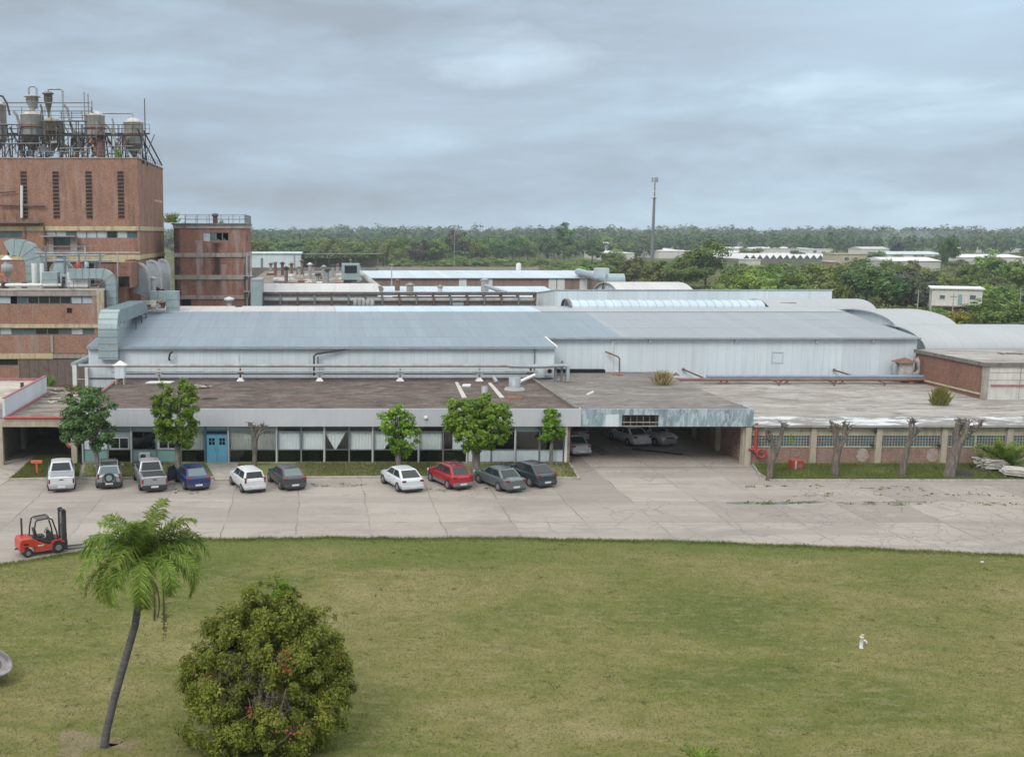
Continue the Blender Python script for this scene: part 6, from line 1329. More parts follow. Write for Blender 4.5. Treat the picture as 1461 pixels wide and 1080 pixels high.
props(mb.build('roof_debris',[M['timber'],M['concrete_dark'],M['pipe_rust']]),'boards and debris on the west canopy roof','debris',kind='stuff')
x,y = G(53,678); t = thing('hydrant_sign','small orange-red T-shaped hydrant post on the left grass','post',(x,y,.1)); MB().box(x-.06,x+.06,y-.06,y+.06,.1,1.0).build('post', M['orange_paint'], t, True); MB().box(x-.42,x+.42,y-.09,y+.09,.9,1.1).build('head', M['orange_paint'], t, True, bevel=.02)
x,y = G(106,660); t = thing('hose_standpipe','red fire standpipe with round hose reel beside the left tree','hose reel',(x,y,.1))
MB().cyl((x,y,.1),(x,y,3.4),.11,n=10).build('pipe', M['red_paint'], t, True)
MB().lathe((0,0,0),[(.42,-.12),(.42,-.08),(.15,-.07),(.15,.07),(.42,.08),(.42,.12)],18).build('reel', M['red_paint'], t).matrix_local = Matrix.Translation((-.15,-.2,1.5)) @ Matrix.Rotation(math.pi/2,4,'X')
MB().lathe((0,0,0),[(.24,0),(.24,.02)],14).build('hub', M['pipe_pale'], t).matrix_local = Matrix.Translation((-.15,-.34,1.5)) @ Matrix.Rotation(math.pi/2,4,'X')
x = GX(1078,WY-.3,1.5); t = thing('hose_standpipe','red fire standpipe with curled hose reel on the brick wing beside the carport','hose reel',(x,WY-.3,0))
MB().cyl((x,WY-.3,1.0),(x,WY-.3,3.25),.11,n=10).build('pipe', M['red_paint'], t, True)
MB().tube([(x+.45+.33*math.cos(g),WY-.35,.95+.33*math.sin(g)) for g in [1.8+5.2*i/16 for i in range(17)]],.1,8).build('hose', M['red_paint'], t, True)
MB().cyl((x-.5,WY-.3,1.25),(x+.6,WY-.3,1.2),.08,n=8).build('branch', M['red_paint'], t, True)
x,y = G(1135,672); t = thing('hydrant_cabinet','red hydrant cabinet with pale stripe on the grass before the brick wing','cabinet',(x,y,.1))
MB().box(x-.42,x+.42,y-.3,y+.3,.1,.85).build('casing', M['red_paint'], t, True, bevel=.03); MB().box(x-.2,x-.08,y-.32,y-.301,.12,.83).build('stripe', M['timber'], t, True); MB().box(x+.0,x+.3,y-.325,y-.302,.3,.6).build('door', M['pipe_redbrown'], t, True)
# timber stacks at the right
def plank_stack(px,py,L,n,lab,rz):
    x,y = G(px,py); t = thing('plank_stack',lab,'planks',(x,y,.1),rz)
    for l in range(2): MB().box(-L*.4+l*L*.7,-L*.4+l*L*.7+.15,-.7,.7,0,.25).build('bearer', M['wood'], t)
    mb = MB()
    for k in range(n):
        zz_ = .26+.12*(k//6); mb.obox((random.uniform(-.1,.1),-.6+(k%6)*.23,zz_+.04),(L*random.uniform(.6,1.05),.17,.08),(random.uniform(-.12,.12),random.uniform(-.08,.10),random.uniform(-.22,.22)),k%2)
    mb.build('planks',[M['timber'],M['white_wall']],t)
plank_stack(1412,674,1.9,36,'stack of whitish planks below the small palm, nearer the pollarded trunks',.25)
plank_stack(1447,683,1.7,24,'low stack of whitish planks at the right photo edge',-.5)
plank_stack(1456,673,1.8,30,'second taller stack of whitish planks at the right photo edge',-.2)
x,y = G(1374,681); mb = MB(); mb.lathe((x,y,.05),[(.85,0),(.65,.25),(.3,.48),(.02,.55)],9); o = mb.build('black_sack', M['black']); props(o,'black lumpy sack on the grass beside the widest pollarded trunk','sack')
# lawn standpipe
x,y = G(1228.5,926); t = thing('lawn_standpipe','small white standpipe with side spout on the open lawn','standpipe',(x,y,.05)); t.scale = (.85,.85,.85)
MB().lathe((x,y,.05),[(.105,0),(.105,.03),(.085,.05),(.085,.52),(.1,.53),(.1,.6),(.06,.63)],14).build('pipe', M['white_paint'], t, True)
MB().tube([(x+.05,y-.02,.44),(x+.14,y-.03,.46),(x+.22,y-.03,.40),(x+.23,y-.03,.33)],.05,10).build('spout', M['white_paint'], t, True)
MB().lathe((x+.03,y,.68),[(.04,0),(.11,.02),(.09,.07),(.02,.09)],10).build('handwheel', M['cream'], t, True)
x,y = G(1401,804); props(MB().obox((x,y,.09),(.14,.10,.06),(0,.1,.4)).obox((x+.08,y+.08,.08),(.08,.07,.05),(0,0,1)).build('litter', M['white_paint']),'scrap of white litter on the lawn near the road edge at right','litter')
# ------------------------------------------------------------------ vehicles (local +Y is forward)
def bil(c, u, v):
    a,b,d,e = c            # front-low, rear-low, rear-high, front-high
    return (a*(1-u)+b*u)*(1-v)+(e*(1-u)+d*u)*v
def pane(corners, u0,u1,v0,v1, off, t=0.012):
    C = [Vector(c) for c in corners]; n = (C[1]-C[0]).cross(C[3]-C[0]).normalized()
    if n.dot(off) < 0: n = -n
    q = [bil(C,u0,v0),bil(C,u1,v0),bil(C,u1,v1),bil(C,u0,v1)]
    return [p+n*0.004 for p in q]+[p+n*(0.004+t) for p in q]
PF = [(0,1,2,3),(7,6,5,4),(0,4,5,1),(1,5,6,2),(2,6,7,3),(3,7,4,0)]
def make_car(label, cat, rear, rz, paint, L=4.0, Wd=1.70, H=1.48, wb=2.5, wr=0.30, hood=0.92, belt=0.95, deck=0.95, yA=0.95, yB=0.35, yC=-1.35, yD=-1.8,
             bed=None, rack=None, spare=False, open_door=False, cladding=None, lamps='side', face_camera=False, tail_h=0.82, glass='car_glass', roof_mat=None, zg=0.005, rwin=(0.08,0.9)):
    fwd = Vector((-math.sin(rz), math.cos(rz), 0))
    c = Vector((rear[0],rear[1],0)) + fwd*(L/2)
    name = {'pickup':'pickup_truck','suv':'off_road_car','sedan':'sedan_car','hatchback':'hatchback_car'}[cat]
    t = thing(name, label, {'pickup':'pickup','suv':'car','sedan':'car','hatchback':'car'}[cat], (c.x,c.y,zg), rz)
    h2, w = L/2, Wd/2
    # lower body: lofted stations
    st = [(-h2,.80,.42,deck*.86),(-h2+.06,.90,.30,deck*.965),(-h2+.22,.97,.24,deck)]
    if bed is None: st += [(yD-.05,.99,.20,max(deck,belt-.02)),(yD+.25,1,.20,belt)]
    else: st += [(bed-.02,1,.26,deck),(bed+.0,1,.24,deck),(bed+.06,1,.24,belt)]
    st += [((yA+yD)/2,1.0,.20,belt-.01),(yA-.1,1.0,.20,belt-.005),(yA+.12,.995,.20,hood+.03),((yA+h2)/2+.05,.98,.21,hood),(h2-.38,.94,.22,hood-.07),(h2-.12,.86,.26,hood-.19),(h2-.02,.76,.32,hood-.32),(h2,.70,.36,hood-.38)]
    st.sort(key=lambda s: s[0]); vs = []; n = 14
    for y,f,zb,zt in st:
        a = w*f; H_ = zt-zb
        half = [(0,zb),(a*.80,zb),(a*.965,zb+H_*.16),(a,zb+H_*.48),(a*.985,zt-.17*H_),(a*.93,zt-.025),(a*.55,zt+.012),(0,zt+.018)]
        ring = half + [(-x,z) for x,z in half[-2:0:-1]]
        vs += [(x,y,z) for x,z in ring]
    k = len(st); fs = [(i*n+j,i*n+(j+1)%n,(i+1)*n+(j+1)%n,(i+1)*n+j) for i in range(k-1) for j in range(n)]
    mb = MB(); mb.add(vs,fs,0,True); mb.add(vs[:n],[tuple(range(n))[::-1]],0,True); mb.add(vs[-n:],[tuple(range(n))],0,True)
    # wheel arches
    for sx in (-1,1):
        for yw in (wb/2+.02,-wb/2+.02): mb.cyl((sx*(w*.72),yw,wr),(sx*(w+.004),yw,wr),wr*1.17,n=18,m=1)
    body = mb.build('body',[paint, M['trim']],t)
    # cabin
    yl = max(yD,(bed if bed is not None else yD)); zl = belt-.05
    bw, tw = w*.925, w*.72
    P = dict(fl=(bw,yA,zl),rl=(bw,yl,zl),ru=(tw,yC,H-.03),fu=(tw,yB,H-.03))
    def mir(p): return (-p[0],p[1],p[2])
    cv = [P['fl'],P['rl'],P['ru'],P['fu']]; cv = cv+[mir(p) for p in cv]
    mb = MB().add(cv,[(0,1,2,3),(7,6,5,4),(0,3,7,4),(3,2,6,7),(1,5,6,2),(0,4,5,1)])
    cab = mb.build('cabin', roof_mat or paint, t, bevel=.07, seg=3)
    for p in cab.data.polygons: p.use_smooth = True
    MB().prism('y',[(-tw*.9,H-.035),(-tw*.55,H-.004),(0,H+.006),(tw*.55,H-.004),(tw*.9,H-.035)],yC+.08,yB-.08).build('roof', roof_mat or paint, t)
    G_ = M[glass]
    for sx in (-1,1):
        C = [(p[0]*sx,p[1],p[2]) for p in (P['fl'],P['rl'],P['ru'],P['fu'])]; off = Vector((sx,0,.2))
        for u0,u1 in ((.09,.48),(.52,.92)) if bed is None or (yA-yl) > 1.9 else ((.1,.9),):
            MB().add(pane(C,u0,u1,.14,.88,off),PF).build('side_window', M['car_glass'], t)
    C = [P['fl'],mir(P['fl']),mir(P['fu']),P['fu']]; MB().add(pane(C,.06,.94,.10,.92,Vector((0,1,.3))),PF).build('windscreen', M['car_glass'] , t)
    C = [P['rl'],mir(P['rl']),mir(P['ru']),P['ru']]; MB().add(pane(C,.09,.91,.14,.90,Vector((0,-1,.3))),PF).build('rear_window', G_, t)
    # wheels
    for sx in (-1,1):
        for yw in (wb/2+.02,-wb/2+.02):
            g = MB(); g.tube([(sx*(w-.21),yw,wr),(sx*(w-.19),yw,wr),(sx*(w-.02),yw,wr),(sx*(w+.012),yw,wr)],[wr*.9,wr,wr,wr*.9],18)
            wh = g.build('wheel', M['tyre'], t)
            r_ = MB(); r_.cyl((sx*(w-.02),yw,wr),(sx*(w+.018),yw,wr),wr*.66,n=14)
            r_.build('rim', M['rim'], wh)
            q = MB()
            for a_ in range(5):
                g_ = 2*math.pi*a_/5+.3; q.beam((sx*(w+.02),yw+math.cos(g_)*wr*.36,wr+math.sin(g_)*wr*.36),(sx*(w+.02),yw+math.cos(g_+.5)*wr*.58,wr+math.sin(g_+.5)*wr*.58),wr*.24,.006)
            q.build('rim_gaps', M['trim'], wh)
    # bumpers, lamps, plates, mirrors
    bm_ = cladding or paint
    MB().box(-w*.90,w*.90,-h2-.05,-h2+.10,.28,.52).build('bumper', bm_, t, bevel=.045)
    MB().box(-w*.84,w*.84,h2-.16,h2+.03,.22,.46).build('bumper', bm_, t, bevel=.045)
    MB().box(-w*.80,w*.80,-h2-.052,-h2+.05,.19,.279).build('rear_skirt', M['trim'], t)
    for sx in (-1,1):
        if lamps == 'tall': MB().box(sx*w*.87-.06,sx*w*.87+.06,-h2-.028,-h2+.10,.64,.94).build('tail_light', M['lamp_red'], t, bevel=.015)
        elif lamps == 'pillar': MB().box(sx*w*.82-.06,sx*w*.82+.06,-h2-.012,-h2+.14,.72,1.08).build('tail_light', M['lamp_red'], t, bevel=.015)
        else: MB().box(sx*w*.74-.14,sx*w*.74+.14,-h2-.012,-h2+.16,tail_h-.10,tail_h+.045).build('tail_light', M['lamp_red'], t, bevel=.02)
        MB().box(sx*w*.66-.17,sx*w*.66+.17,h2-.30,h2-.02,hood-.34,hood-.17).build('headlight', M['lamp_clear'], t, bevel=.03)
        MB().obox((sx*(w+.07),yA-.32,belt+.06),(.16,.10,.12)).build('mirror', paint if bed is None else M['trim'], t, bevel=.02)
        for yy in (yA-1.0,): MB().box(sx*(w+.001),sx*(w+.012),yy-.08,yy+.08,belt-.17,belt-.14).build('handle', M['trim'], t)
    MB().box(-.25,.25,-h2-.062,-h2-.051,.36,.48).build('number_plate', M['plate'], t)
    MB().box(-w*.42,w*.42,h2-.03,h2+.015,hood-.33,hood-.20).build('grille', M['trim'], t, bevel=.015)
    if bed is not None:
        MB().box(-w*.80,w*.80,-h2+.16,bed-.03,deck+.014,deck+.034).build('bed_cover', M['trim'] if rack != 'silver' else M['galv_grey'], t)
        MB().box(-w*.86,w*.86,-h2-.022,-h2+.03,.56,deck*.96).build('tailgate', paint, t, bevel=.02)
        MB().box(-.14,.14,-h2-.035,-h2-.023,deck*.80,deck*.86).build('tailgate_handle', M['trim'], t)
    if rack == 'bars':
        mb = MB()
        for sx in (-1,1): mb.tube([(sx*tw*.8,yB-.1,H+.02),(sx*tw*.8,yB-.2,H+.09),(sx*tw*.8,yC+.15,H+.09),(sx*tw*.8,yC+.05,H+.02)],.028,6)
        for yy in (yB-.35,yC+.3): mb.box(-tw*.8,tw*.8,yy-.04,yy+.04,H+.085,H+.12)
        mb.build('roof_rack', M['trim'], t)
        if spare: MB().obox((0,yC+.35,H+.15),(1.1,.35,.08)).build('rack_basket', M['trim'], t, bevel=.02)
    if spare:
        g = MB(); g.tube([(0,-h2-.16,.84),(0,-h2-.02,.84)],[.31,.33],20); s_ = g.build('spare_wheel', M['tyre'], t)
        MB().cyl((0,-h2-.175,.84),(0,-h2-.15,.84),.21,n=16).build('wheel_cover', paint, s_)
        mb = MB().tube([(-.42,-h2-.10,.5),(-.40,-h2-.12,.9),(-.25,-h2-.13,1.10),(.25,-h2-.13,1.10),(.40,-h2-.12,.9),(.42,-h2-.10,.5)],.035,6); mb.build('guard_bar', M['trim'], t)
    if cladding is not None and bed is None:
        for sx in (-1,1): MB().box(sx*(w-.02),sx*(w+.014),-wb/2+wr*1.2,wb/2-wr*1.2,.26,.46).build('side_sill', cladding, t, bevel=.01)
    if open_door:
        hx, hy = -w*.99, yA-.15
        d = MB().add([(hx,hy,.3),(hx-.78,hy-.55,.3),(hx-.78,hy-.55,belt),(hx,hy,belt),(hx+.05,hy-.07,.3),(hx-.73,hy-.62,.3),(hx-.73,hy-.62,belt),(hx+.05,hy-.07,belt)],PF).build('door', paint, t, bevel=.02)
        f = MB(); f.beam((hx+.02,hy-.03,belt),(hx-.22,hy-.22,H-.12),.06).beam((hx-.22,hy-.22,H-.12),(hx-.70,hy-.54,H-.16),.06).beam((hx-.70,hy-.54,H-.16),(hx-.75,hy-.58,belt),.06).build('window_frame', M['trim'], d)
        MB().add([(hx-.02,hy-.06,belt),(hx-.72,hy-.56,belt),(hx-.68,hy-.53,H-.18),(hx-.24,hy-.22,H-.14)],[(0,1,2,3)]).build('door_glass', M['car_glass'], d, recalc=False)
        MB().add(pane([(-bw*1.075,hy-.06,.36),(-bw*1.075,hy-1.0,.36),(-bw*1.075,hy-1.0,belt-.05),(-bw*1.075,hy-.06,belt-.05)],0,1,0,1,Vector((-1,0,0))),PF).build('door_opening', M['black'], t)
        MB().add([(hx+.03,hy-.12,.36),(hx-.70,hy-.66,.36),(hx-.70,hy-.66,belt-.04),(hx+.03,hy-.12,belt-.04)],[(0,1,2,3)]).build('door_lining', M['trim'], d, recalc=False)
    return t
def cp(name, col, metal=0.0, rough=.3): return M_paint('paint_'+name, col, metal, rough)
white = cp('white',(.62,.64,.655)); 
d = R
make_car('white double-cab pickup with grey bed cover, leftmost in the row of parked cars','pickup',G(88,703),d(13),cp('pickup_white',(.60,.615,.63)),L=5.2,Wd=1.82,H=1.76,wb=3.05,wr=.37,hood=1.08,belt=1.12,deck=1.08,yA=1.15,yB=.55,yC=-.68,yD=-.95,bed=-.95,lamps='tall',rack='silver',cladding=M['chrome'])
make_car('silver-grey small off-road car with roof bars and a spare wheel on its tail','suv',G(156,698.5),d(11),cp('silver_green',(.30,.345,.35),.4),L=4.1,Wd=1.75,H=1.62,wb=2.5,wr=.34,hood=1.02,belt=1.06,deck=1.04,yA=.95,yB=.35,yC=-1.7,yD=-1.95,rack='bars',spare=True,cladding=M['trim'],lamps='pillar',glass='car_glass_pale')
make_car('silver double-cab pickup with black bed cover, between the off-road car and the blue hatchback','pickup',G(221,703),d(16),cp('silver',(.37,.38,.40),.45),L=5.3,Wd=1.85,H=1.80,wb=3.2,wr=.39,hood=1.10,belt=1.14,deck=1.10,yA=1.2,yB=.6,yC=-.65,yD=-.95,bed=-.95,lamps='tall',cladding=M['trim'])
make_car('dark blue hatchback with its driver door standing open','hatchback',G(284,700.5),d(21),cp('blue',(.004,.024,.12),.1,.3),L=4.05,Wd=1.75,H=1.45,wb=2.54,wr=.32,hood=.92,belt=.96,deck=.97,yA=1.0,yB=.3,yC=-1.15,yD=-1.85,open_door=True,tail_h=.88,glass='car_glass_pale')
make_car('small boxy white hatchback with black tail window, right of the door path','hatchback',G(364.5,704),d(21),white,L=3.6,Wd=1.66,H=1.50,wb=2.42,wr=.29,hood=.95,belt=.98,deck=1.0,yA=1.0,yB=.4,yC=-1.45,yD=-1.68,lamps='pillar')
make_car('dark grey three-door-style hatchback parked beside the small white one','hatchback',G(421.5,700.5),d(20),cp('dark_grey',(.05,.056,.066),.3),L=3.95,Wd=1.74,H=1.42,wb=2.47,wr=.31,hood=.90,belt=.95,deck=.95,yA=1.05,yB=.25,yC=-1.05,yD=-1.8,tail_h=.86,glass='car_glass_pale')
make_car('rounded white hatchback parked left of the red one','hatchback',G(589.5,703.5),d(19),cp('white_b',(.60,.635,.66)),L=3.96,Wd=1.74,H=1.46,wb=2.54,wr=.31,hood=.93,belt=.97,deck=.95,yA=1.1,yB=.3,yC=-1.02,yD=-1.82,tail_h=.84)
make_car('red high-riding hatchback with grey cladding and roof bars','hatchback',G(661,699.5),d(22),cp('red',(.36,.012,.025),.1),L=3.95,Wd=1.66,H=1.56,wb=2.46,wr=.32,hood=.98,belt=1.02,deck=1.0,yA=1.0,yB=.3,yC=-1.2,yD=-1.80,cladding=M_plain('grey_cladding',(.16,.155,.155),.6),rack='bars',tail_h=.92)
make_car('grey-green sedan with sloping boot parked in front of the large tree','sedan',G(736.5,703.5),d(22),cp('grey_green',(.135,.17,.18),.4),L=4.45,Wd=1.72,H=1.42,wb=2.58,wr=.31,hood=.92,belt=.95,deck=.97,yA=1.0,yB=.35,yC=-.95,yD=-1.65,tail_h=.86)
make_car('dark teal estate-like hatchback at the right end of the parked row','hatchback',G(781,696.5),d(24),cp('dark_teal',(.028,.05,.062),.35),L=4.3,Wd=1.78,H=1.50,wb=2.6,wr=.33,hood=.95,belt=.98,deck=.97,yA=1.1,yB=.3,yC=-1.1,yD=-1.95,tail_h=.92)
make_car('silver-white sedan just inside the left post of the carport','sedan',G(830,652),d(9),cp('silver_b',(.46,.47,.49),.3),L=4.4,Wd=1.74,H=1.46,wb=2.6,wr=.31,hood=.93,belt=.96,deck=.98,yA=1.0,yB=.35,yC=-.95,yD=-1.6,tail_h=.86)
make_car('pale car mostly hidden behind the silver-white sedan in the carport','hatchback',G(828,632),d(9),cp('silver_c',(.42,.43,.45),.3),L=4.0,Wd=1.7,H=1.5,tail_h=.86)
make_car('white sedan parked deep in the carport under the fascia gap','sedan',G(917,638.5),d(14),cp('white_c',(.62,.63,.63)),L=4.45,Wd=1.76,H=1.47,wb=2.62,wr=.31,hood=.93,belt=.96,deck=1.0,yA=1.0,yB=.35,yC=-1.0,yD=-1.65,tail_h=.88)
make_car('silver car facing out of the carport with bright grille and headlights','suv',(lambda p: (p[0]-math.sin(R(20))*4.3,p[1]+math.cos(R(20))*4.3))(G(956,638)),d(200),cp('silver_d',(.44,.455,.46),.3),L=4.3,Wd=1.78,H=1.55,wb=2.55,wr=.33,hood=1.02,belt=1.04,deck=1.02,yA=.8,yB=.2,yC=-1.5,yD=-1.9)
# thin flat dark patch on the carport floor
props(MB().prism('z',[G(838,638),G(848,634),G(868,645),G(860,650)],.006,.02).build('dark_floor_patch', M['concrete_dark']), kind='structure')
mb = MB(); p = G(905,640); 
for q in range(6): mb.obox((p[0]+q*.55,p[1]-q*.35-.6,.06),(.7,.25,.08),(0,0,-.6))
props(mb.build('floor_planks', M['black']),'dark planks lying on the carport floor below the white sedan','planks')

# ------------------------------------------------------------------ forklift
fx, fy = G(62,788); ft = thing('forklift','red forklift with black mast and overhead guard on the yard at left','forklift',(fx,fy,.005),-math.pi/2+R(30)); ft.scale = (1,1,.92)
RED = M_paint('forklift_red',(.50,.035,.018),0,.4)
Wf = 1.15; w2 = Wf/2
prof = [(-1.38,.32),(-1.42,.52),(-1.40,.98),(-1.30,1.12),(-.72,1.12),(-.45,.92),(.15,.62),(.55,.56),(.55,.26),(-.55,.24),(-.6,.6),(-1.12,.6),(-1.18,.32)]
MB().prism('x',prof,-w2,w2).build('counterweight', RED, ft, bevel=.05)
MB().prism('x',[(-.62,.935),(-.38,.93),(.2,.66),(.52,.64),(.62,.9),(.52,.92),(.45,.74),(.1,.78),(-.35,1.04),(-.62,1.04)],-w2+.08,w2-.08).build('floor_cowl', M['trim'], ft)
MB().box(-w2+.05,w2-.05,-1.3,-1.15,.24,.42).build('rear_skirt', M['trim'], ft)
for sx in (-1,1):
    for yw,r_ in ((-.98,.27),(.68,.36)):
        t_ = MB(); t_.tube([(sx*(w2-.24),yw,r_),(sx*(w2-.22),yw,r_),(sx*(w2-.02),yw,r_),(sx*(w2+.03),yw,r_)],[r_*.88,r_,r_,r_*.86],20); wl = t_.build('wheel', M['tyre'], ft)
        MB().cyl((sx*(w2+.0),yw,r_),(sx*(w2+.035),yw,r_),r_*.5,n=14).build('rim', M['steel_grey'], wl)
    MB().prism('x',[(.25,.56),(.32,.74),(.55,.86),(.85,.84),(1.02,.70),(1.06,.62),(.95,.62),(.80,.76),(.56,.76),(.40,.66),(.36,.56)],sx*(w2-.2),sx*(w2+.02)).build('mudguard', RED, ft)
    MB().tube([(sx*(w2-.1),-.62,1.05),(sx*(w2-.12),-.58,1.6),(sx*(w2-.14),-.48,2.08),(sx*(w2-.14),-.35,2.13),(sx*(w2-.14),.28,2.17),(sx*(w2-.12),.42,2.05),(sx*(w2-.08),.62,1.3),(sx*(w2-.06),.68,.85)],.045,8).build('guard_frame', M['trim'], ft)
mb = MB()
for k in range(7): mb.box(-w2+.15,w2-.15,-.42+k*.115,-.38+k*.115,2.12+k*.004,2.16+k*.004)
mb.build('guard_bars', M['trim'], ft)
st_ = MB().box(-.25,.25,-.42,.05,1.0,1.12).build('seat', M['trim'], ft, bevel=.04); MB().obox((0,-.46,1.33),(.46,.12,.5),(R(12),0,0)).build('backrest', M['trim'], st_, bevel=.04)
MB().tube([(0,.35,.95),(0,.22,1.32)],.03,8).build('steering_column', M['trim'], ft)
MB().tube([(.17*math.cos(a_),.20+.17*math.sin(a_)*.5,1.34+.17*math.sin(a_)*.85) for a_ in [2*math.pi*i/14 for i in range(15)]],.02,6).build('steering_wheel', M['trim'], ft)
MB().prism('x',[(.25,.75),(.5,.8),(.42,1.25),(.3,1.28)],-.4,.4).build('dashboard', M['trim'], ft)
MB().cyl((-w2+.2,-1.05,1.1),(-w2+.2,-1.05,2.15),.055,n=10).build('exhaust_pipe', M['steel_dark'], ft)
ms = MB()
for sx in (-1,1): ms.box(sx*.36-.07,sx*.36+.07,.98,1.20,.12,2.5); ms.box(sx*.24-.05,sx*.24+.05,1.0,1.18,.14,2.55)
ms.box(-.43,.43,1.02,1.12,2.38,2.5); ms.box(-.4,.4,1.02,1.1,1.5,1.58); ms.box(-.4,.4,1.02,1.1,.3,.4)
mast = ms.build('mast', M['steel_dark'], ft)
MB().cyl((-.15,1.06,.3),(-.15,1.06,2.3),.05,n=8).cyl((.15,1.06,.3),(.15,1.06,2.3),.05,n=8).build('lift_cylinder', M['rim'], mast)
MB().box(-.5,.5,1.15,1.2,.15,.25).box(-.5,.5,1.15,1.2,.5,.6).box(-.5,-.45,1.15,1.19,.6,1.15).box(.45,.5,1.15,1.19,.6,1.15).box(-.5,.5,1.15,1.19,1.1,1.16).build('carriage', M['steel_dark'], ft)
for sx in (-.3,.3): MB().box(sx-.06,sx+.06,1.21,1.26,.06,.65).prism('x',[(1.2,.06),(1.2,.12),(2.35,.075),(2.35,.055)],sx-.06,sx+.06).build('fork', M['steel_dark'], ft)
MB().cyl((-.42,.45,1.9),(-.48,.6,1.9),.09,n=10).build('work_lamp', M['lamp_clear'], ft)
MB().box(w2-.1,w2+.012,-1.2,-.95,.75,.85).build('rear_vent', M['black'], ft); MB().cyl((0,-1.55,.45),(0,-1.38,.45),.05,n=8).build('tow_pin', M['steel_dark'], ft)
MB().box(w2+.001,w2+.006,-.45,-.12,.6,.68).build('side_badge', M['panel_white'], ft)
# ------------------------------------------------------------------ near trees and plants
def trunk_mesh(rng, pts, radii, branches=(), n=9):
    mb = MB(); mb.tube(pts, radii, n)
    for b, r0, r1 in branches:
        k = len(b); mb.tube(b, [r0+(r1-r0)*i/(k-1) for i in range(k)], 7)
    return mb
def leafy_tree(name, label, px, py, ztop, crown_w, zlow, leaf, seed, blobs=None, trunk_r=.22, lean=0.0, nleaf=7000, lsize=.15, clump=.42, nclump=90, group=None):
    rng = np.random.default_rng(seed); x,y = G(px,py); t = thing(name,label,'tree',(x,y,.1),0,group)
    hz = (ztop-zlow)/2; zc = zlow+hz; r = crown_w/2
    B = blobs or [(0,0,zc,r,r*.9,hz)]
    P,N = clumped(B, nclump, clump, nleaf, rng); P[:,0] += lean
    sz = lsize*(.65+.7*rng.random(len(P)))
    quads_mesh('crown', leaves(P,N,sz,.5,rng), M[leaf], t)
    br = []
    zt = zlow+hz*.35
    for k in range(9):
        a = rng.random()*6.28; q = r*(.45+.45*rng.random()); z1 = zlow+hz*(.5+1.2*rng.random())
        br.append(([Vector((lean*.7,0,zt*.82+.05*k)),Vector((lean*.8+q*.45*math.cos(a),q*.45*math.sin(a),(zt+z1)/2)),Vector((lean+q*math.cos(a),q*math.sin(a),z1))],trunk_r*.42,.03))
    trunk_mesh(rng,[(0,0,-.1),(lean*.15,0,zt*.3),(lean*.45,.03,zt*.65),(lean*.8,0,zt)],[trunk_r*1.25,trunk_r,trunk_r*.9,trunk_r*.8],br).build('trunk', M['bark_grey'], t)
    return t
leafy_tree('shade_tree','dark green ragged tree with leaning trunk at the left end of the office',142,681,6.3,3.9,2.0,'leaf_dark',1,blobs=[(-.1,0,4.6,1.7,1.6,1.55),(-.9,.1,3.5,1.1,1.1,1.2),(.7,0,3.3,1.1,1.0,1.25),(-1.3,0,3.0,.7,.7,.7)],lean=-.55,trunk_r=.2,nleaf=10500,nclump=150,lsize=.118,clump=.36)
leafy_tree('shade_tree','bright green tall narrow tree behind the silver pickup and the blue hatchback',254,679,6.9,3.3,2.2,'leaf_bright',2,blobs=[(-.75,0,5.2,1.0,1.0,1.3),(.65,0,5.4,.95,.95,1.35),(0,0,3.9,1.55,1.4,1.35),(.2,0,2.8,1.1,1.0,.8)],trunk_r=.23,nleaf=10500,nclump=140,lsize=.118,clump=.34)
leafy_tree('shade_tree','small bright green tree behind the rounded white hatchback',569,677,4.95,2.7,1.5,'leaf_bright',3,blobs=[(-.35,0,3.75,1.15,1.1,.95),(.25,0,2.7,1.05,1.0,1.1),(.3,.1,1.9,.65,.65,.6),(-.2,0,4.5,.55,.5,.5)],trunk_r=.19,nleaf=6000,nclump=85,lsize=.112,clump=.34)
leafy_tree('shade_tree','largest bright green tree with broad crown and thick trunk behind the red hatchback',679,684,6.2,4.7,1.9,'leaf_bright',4,blobs=[(-.9,0,4.6,1.3,1.3,1.3),(.9,0,4.7,1.35,1.3,1.3),(0,0,3.4,1.9,1.8,1.3),(-1.5,0,4.0,.7,.8,.8),(1.5,0,4.3,.75,.8,.9)],trunk_r=.31,nleaf=13500,nclump=190,lsize=.12,clump=.35)
leafy_tree('shade_tree','slim small green tree at the right end of the office by the carport',786,664.5,4.1,1.9,1.55,'leaf_bright',5,blobs=[(0,0,2.9,.85,.85,1.1),(-.1,0,3.6,.5,.5,.55),(-.35,0,2.2,.5,.5,.4)],trunk_r=.15,nleaf=3700,nclump=56,lsize=.108,clump=.30)
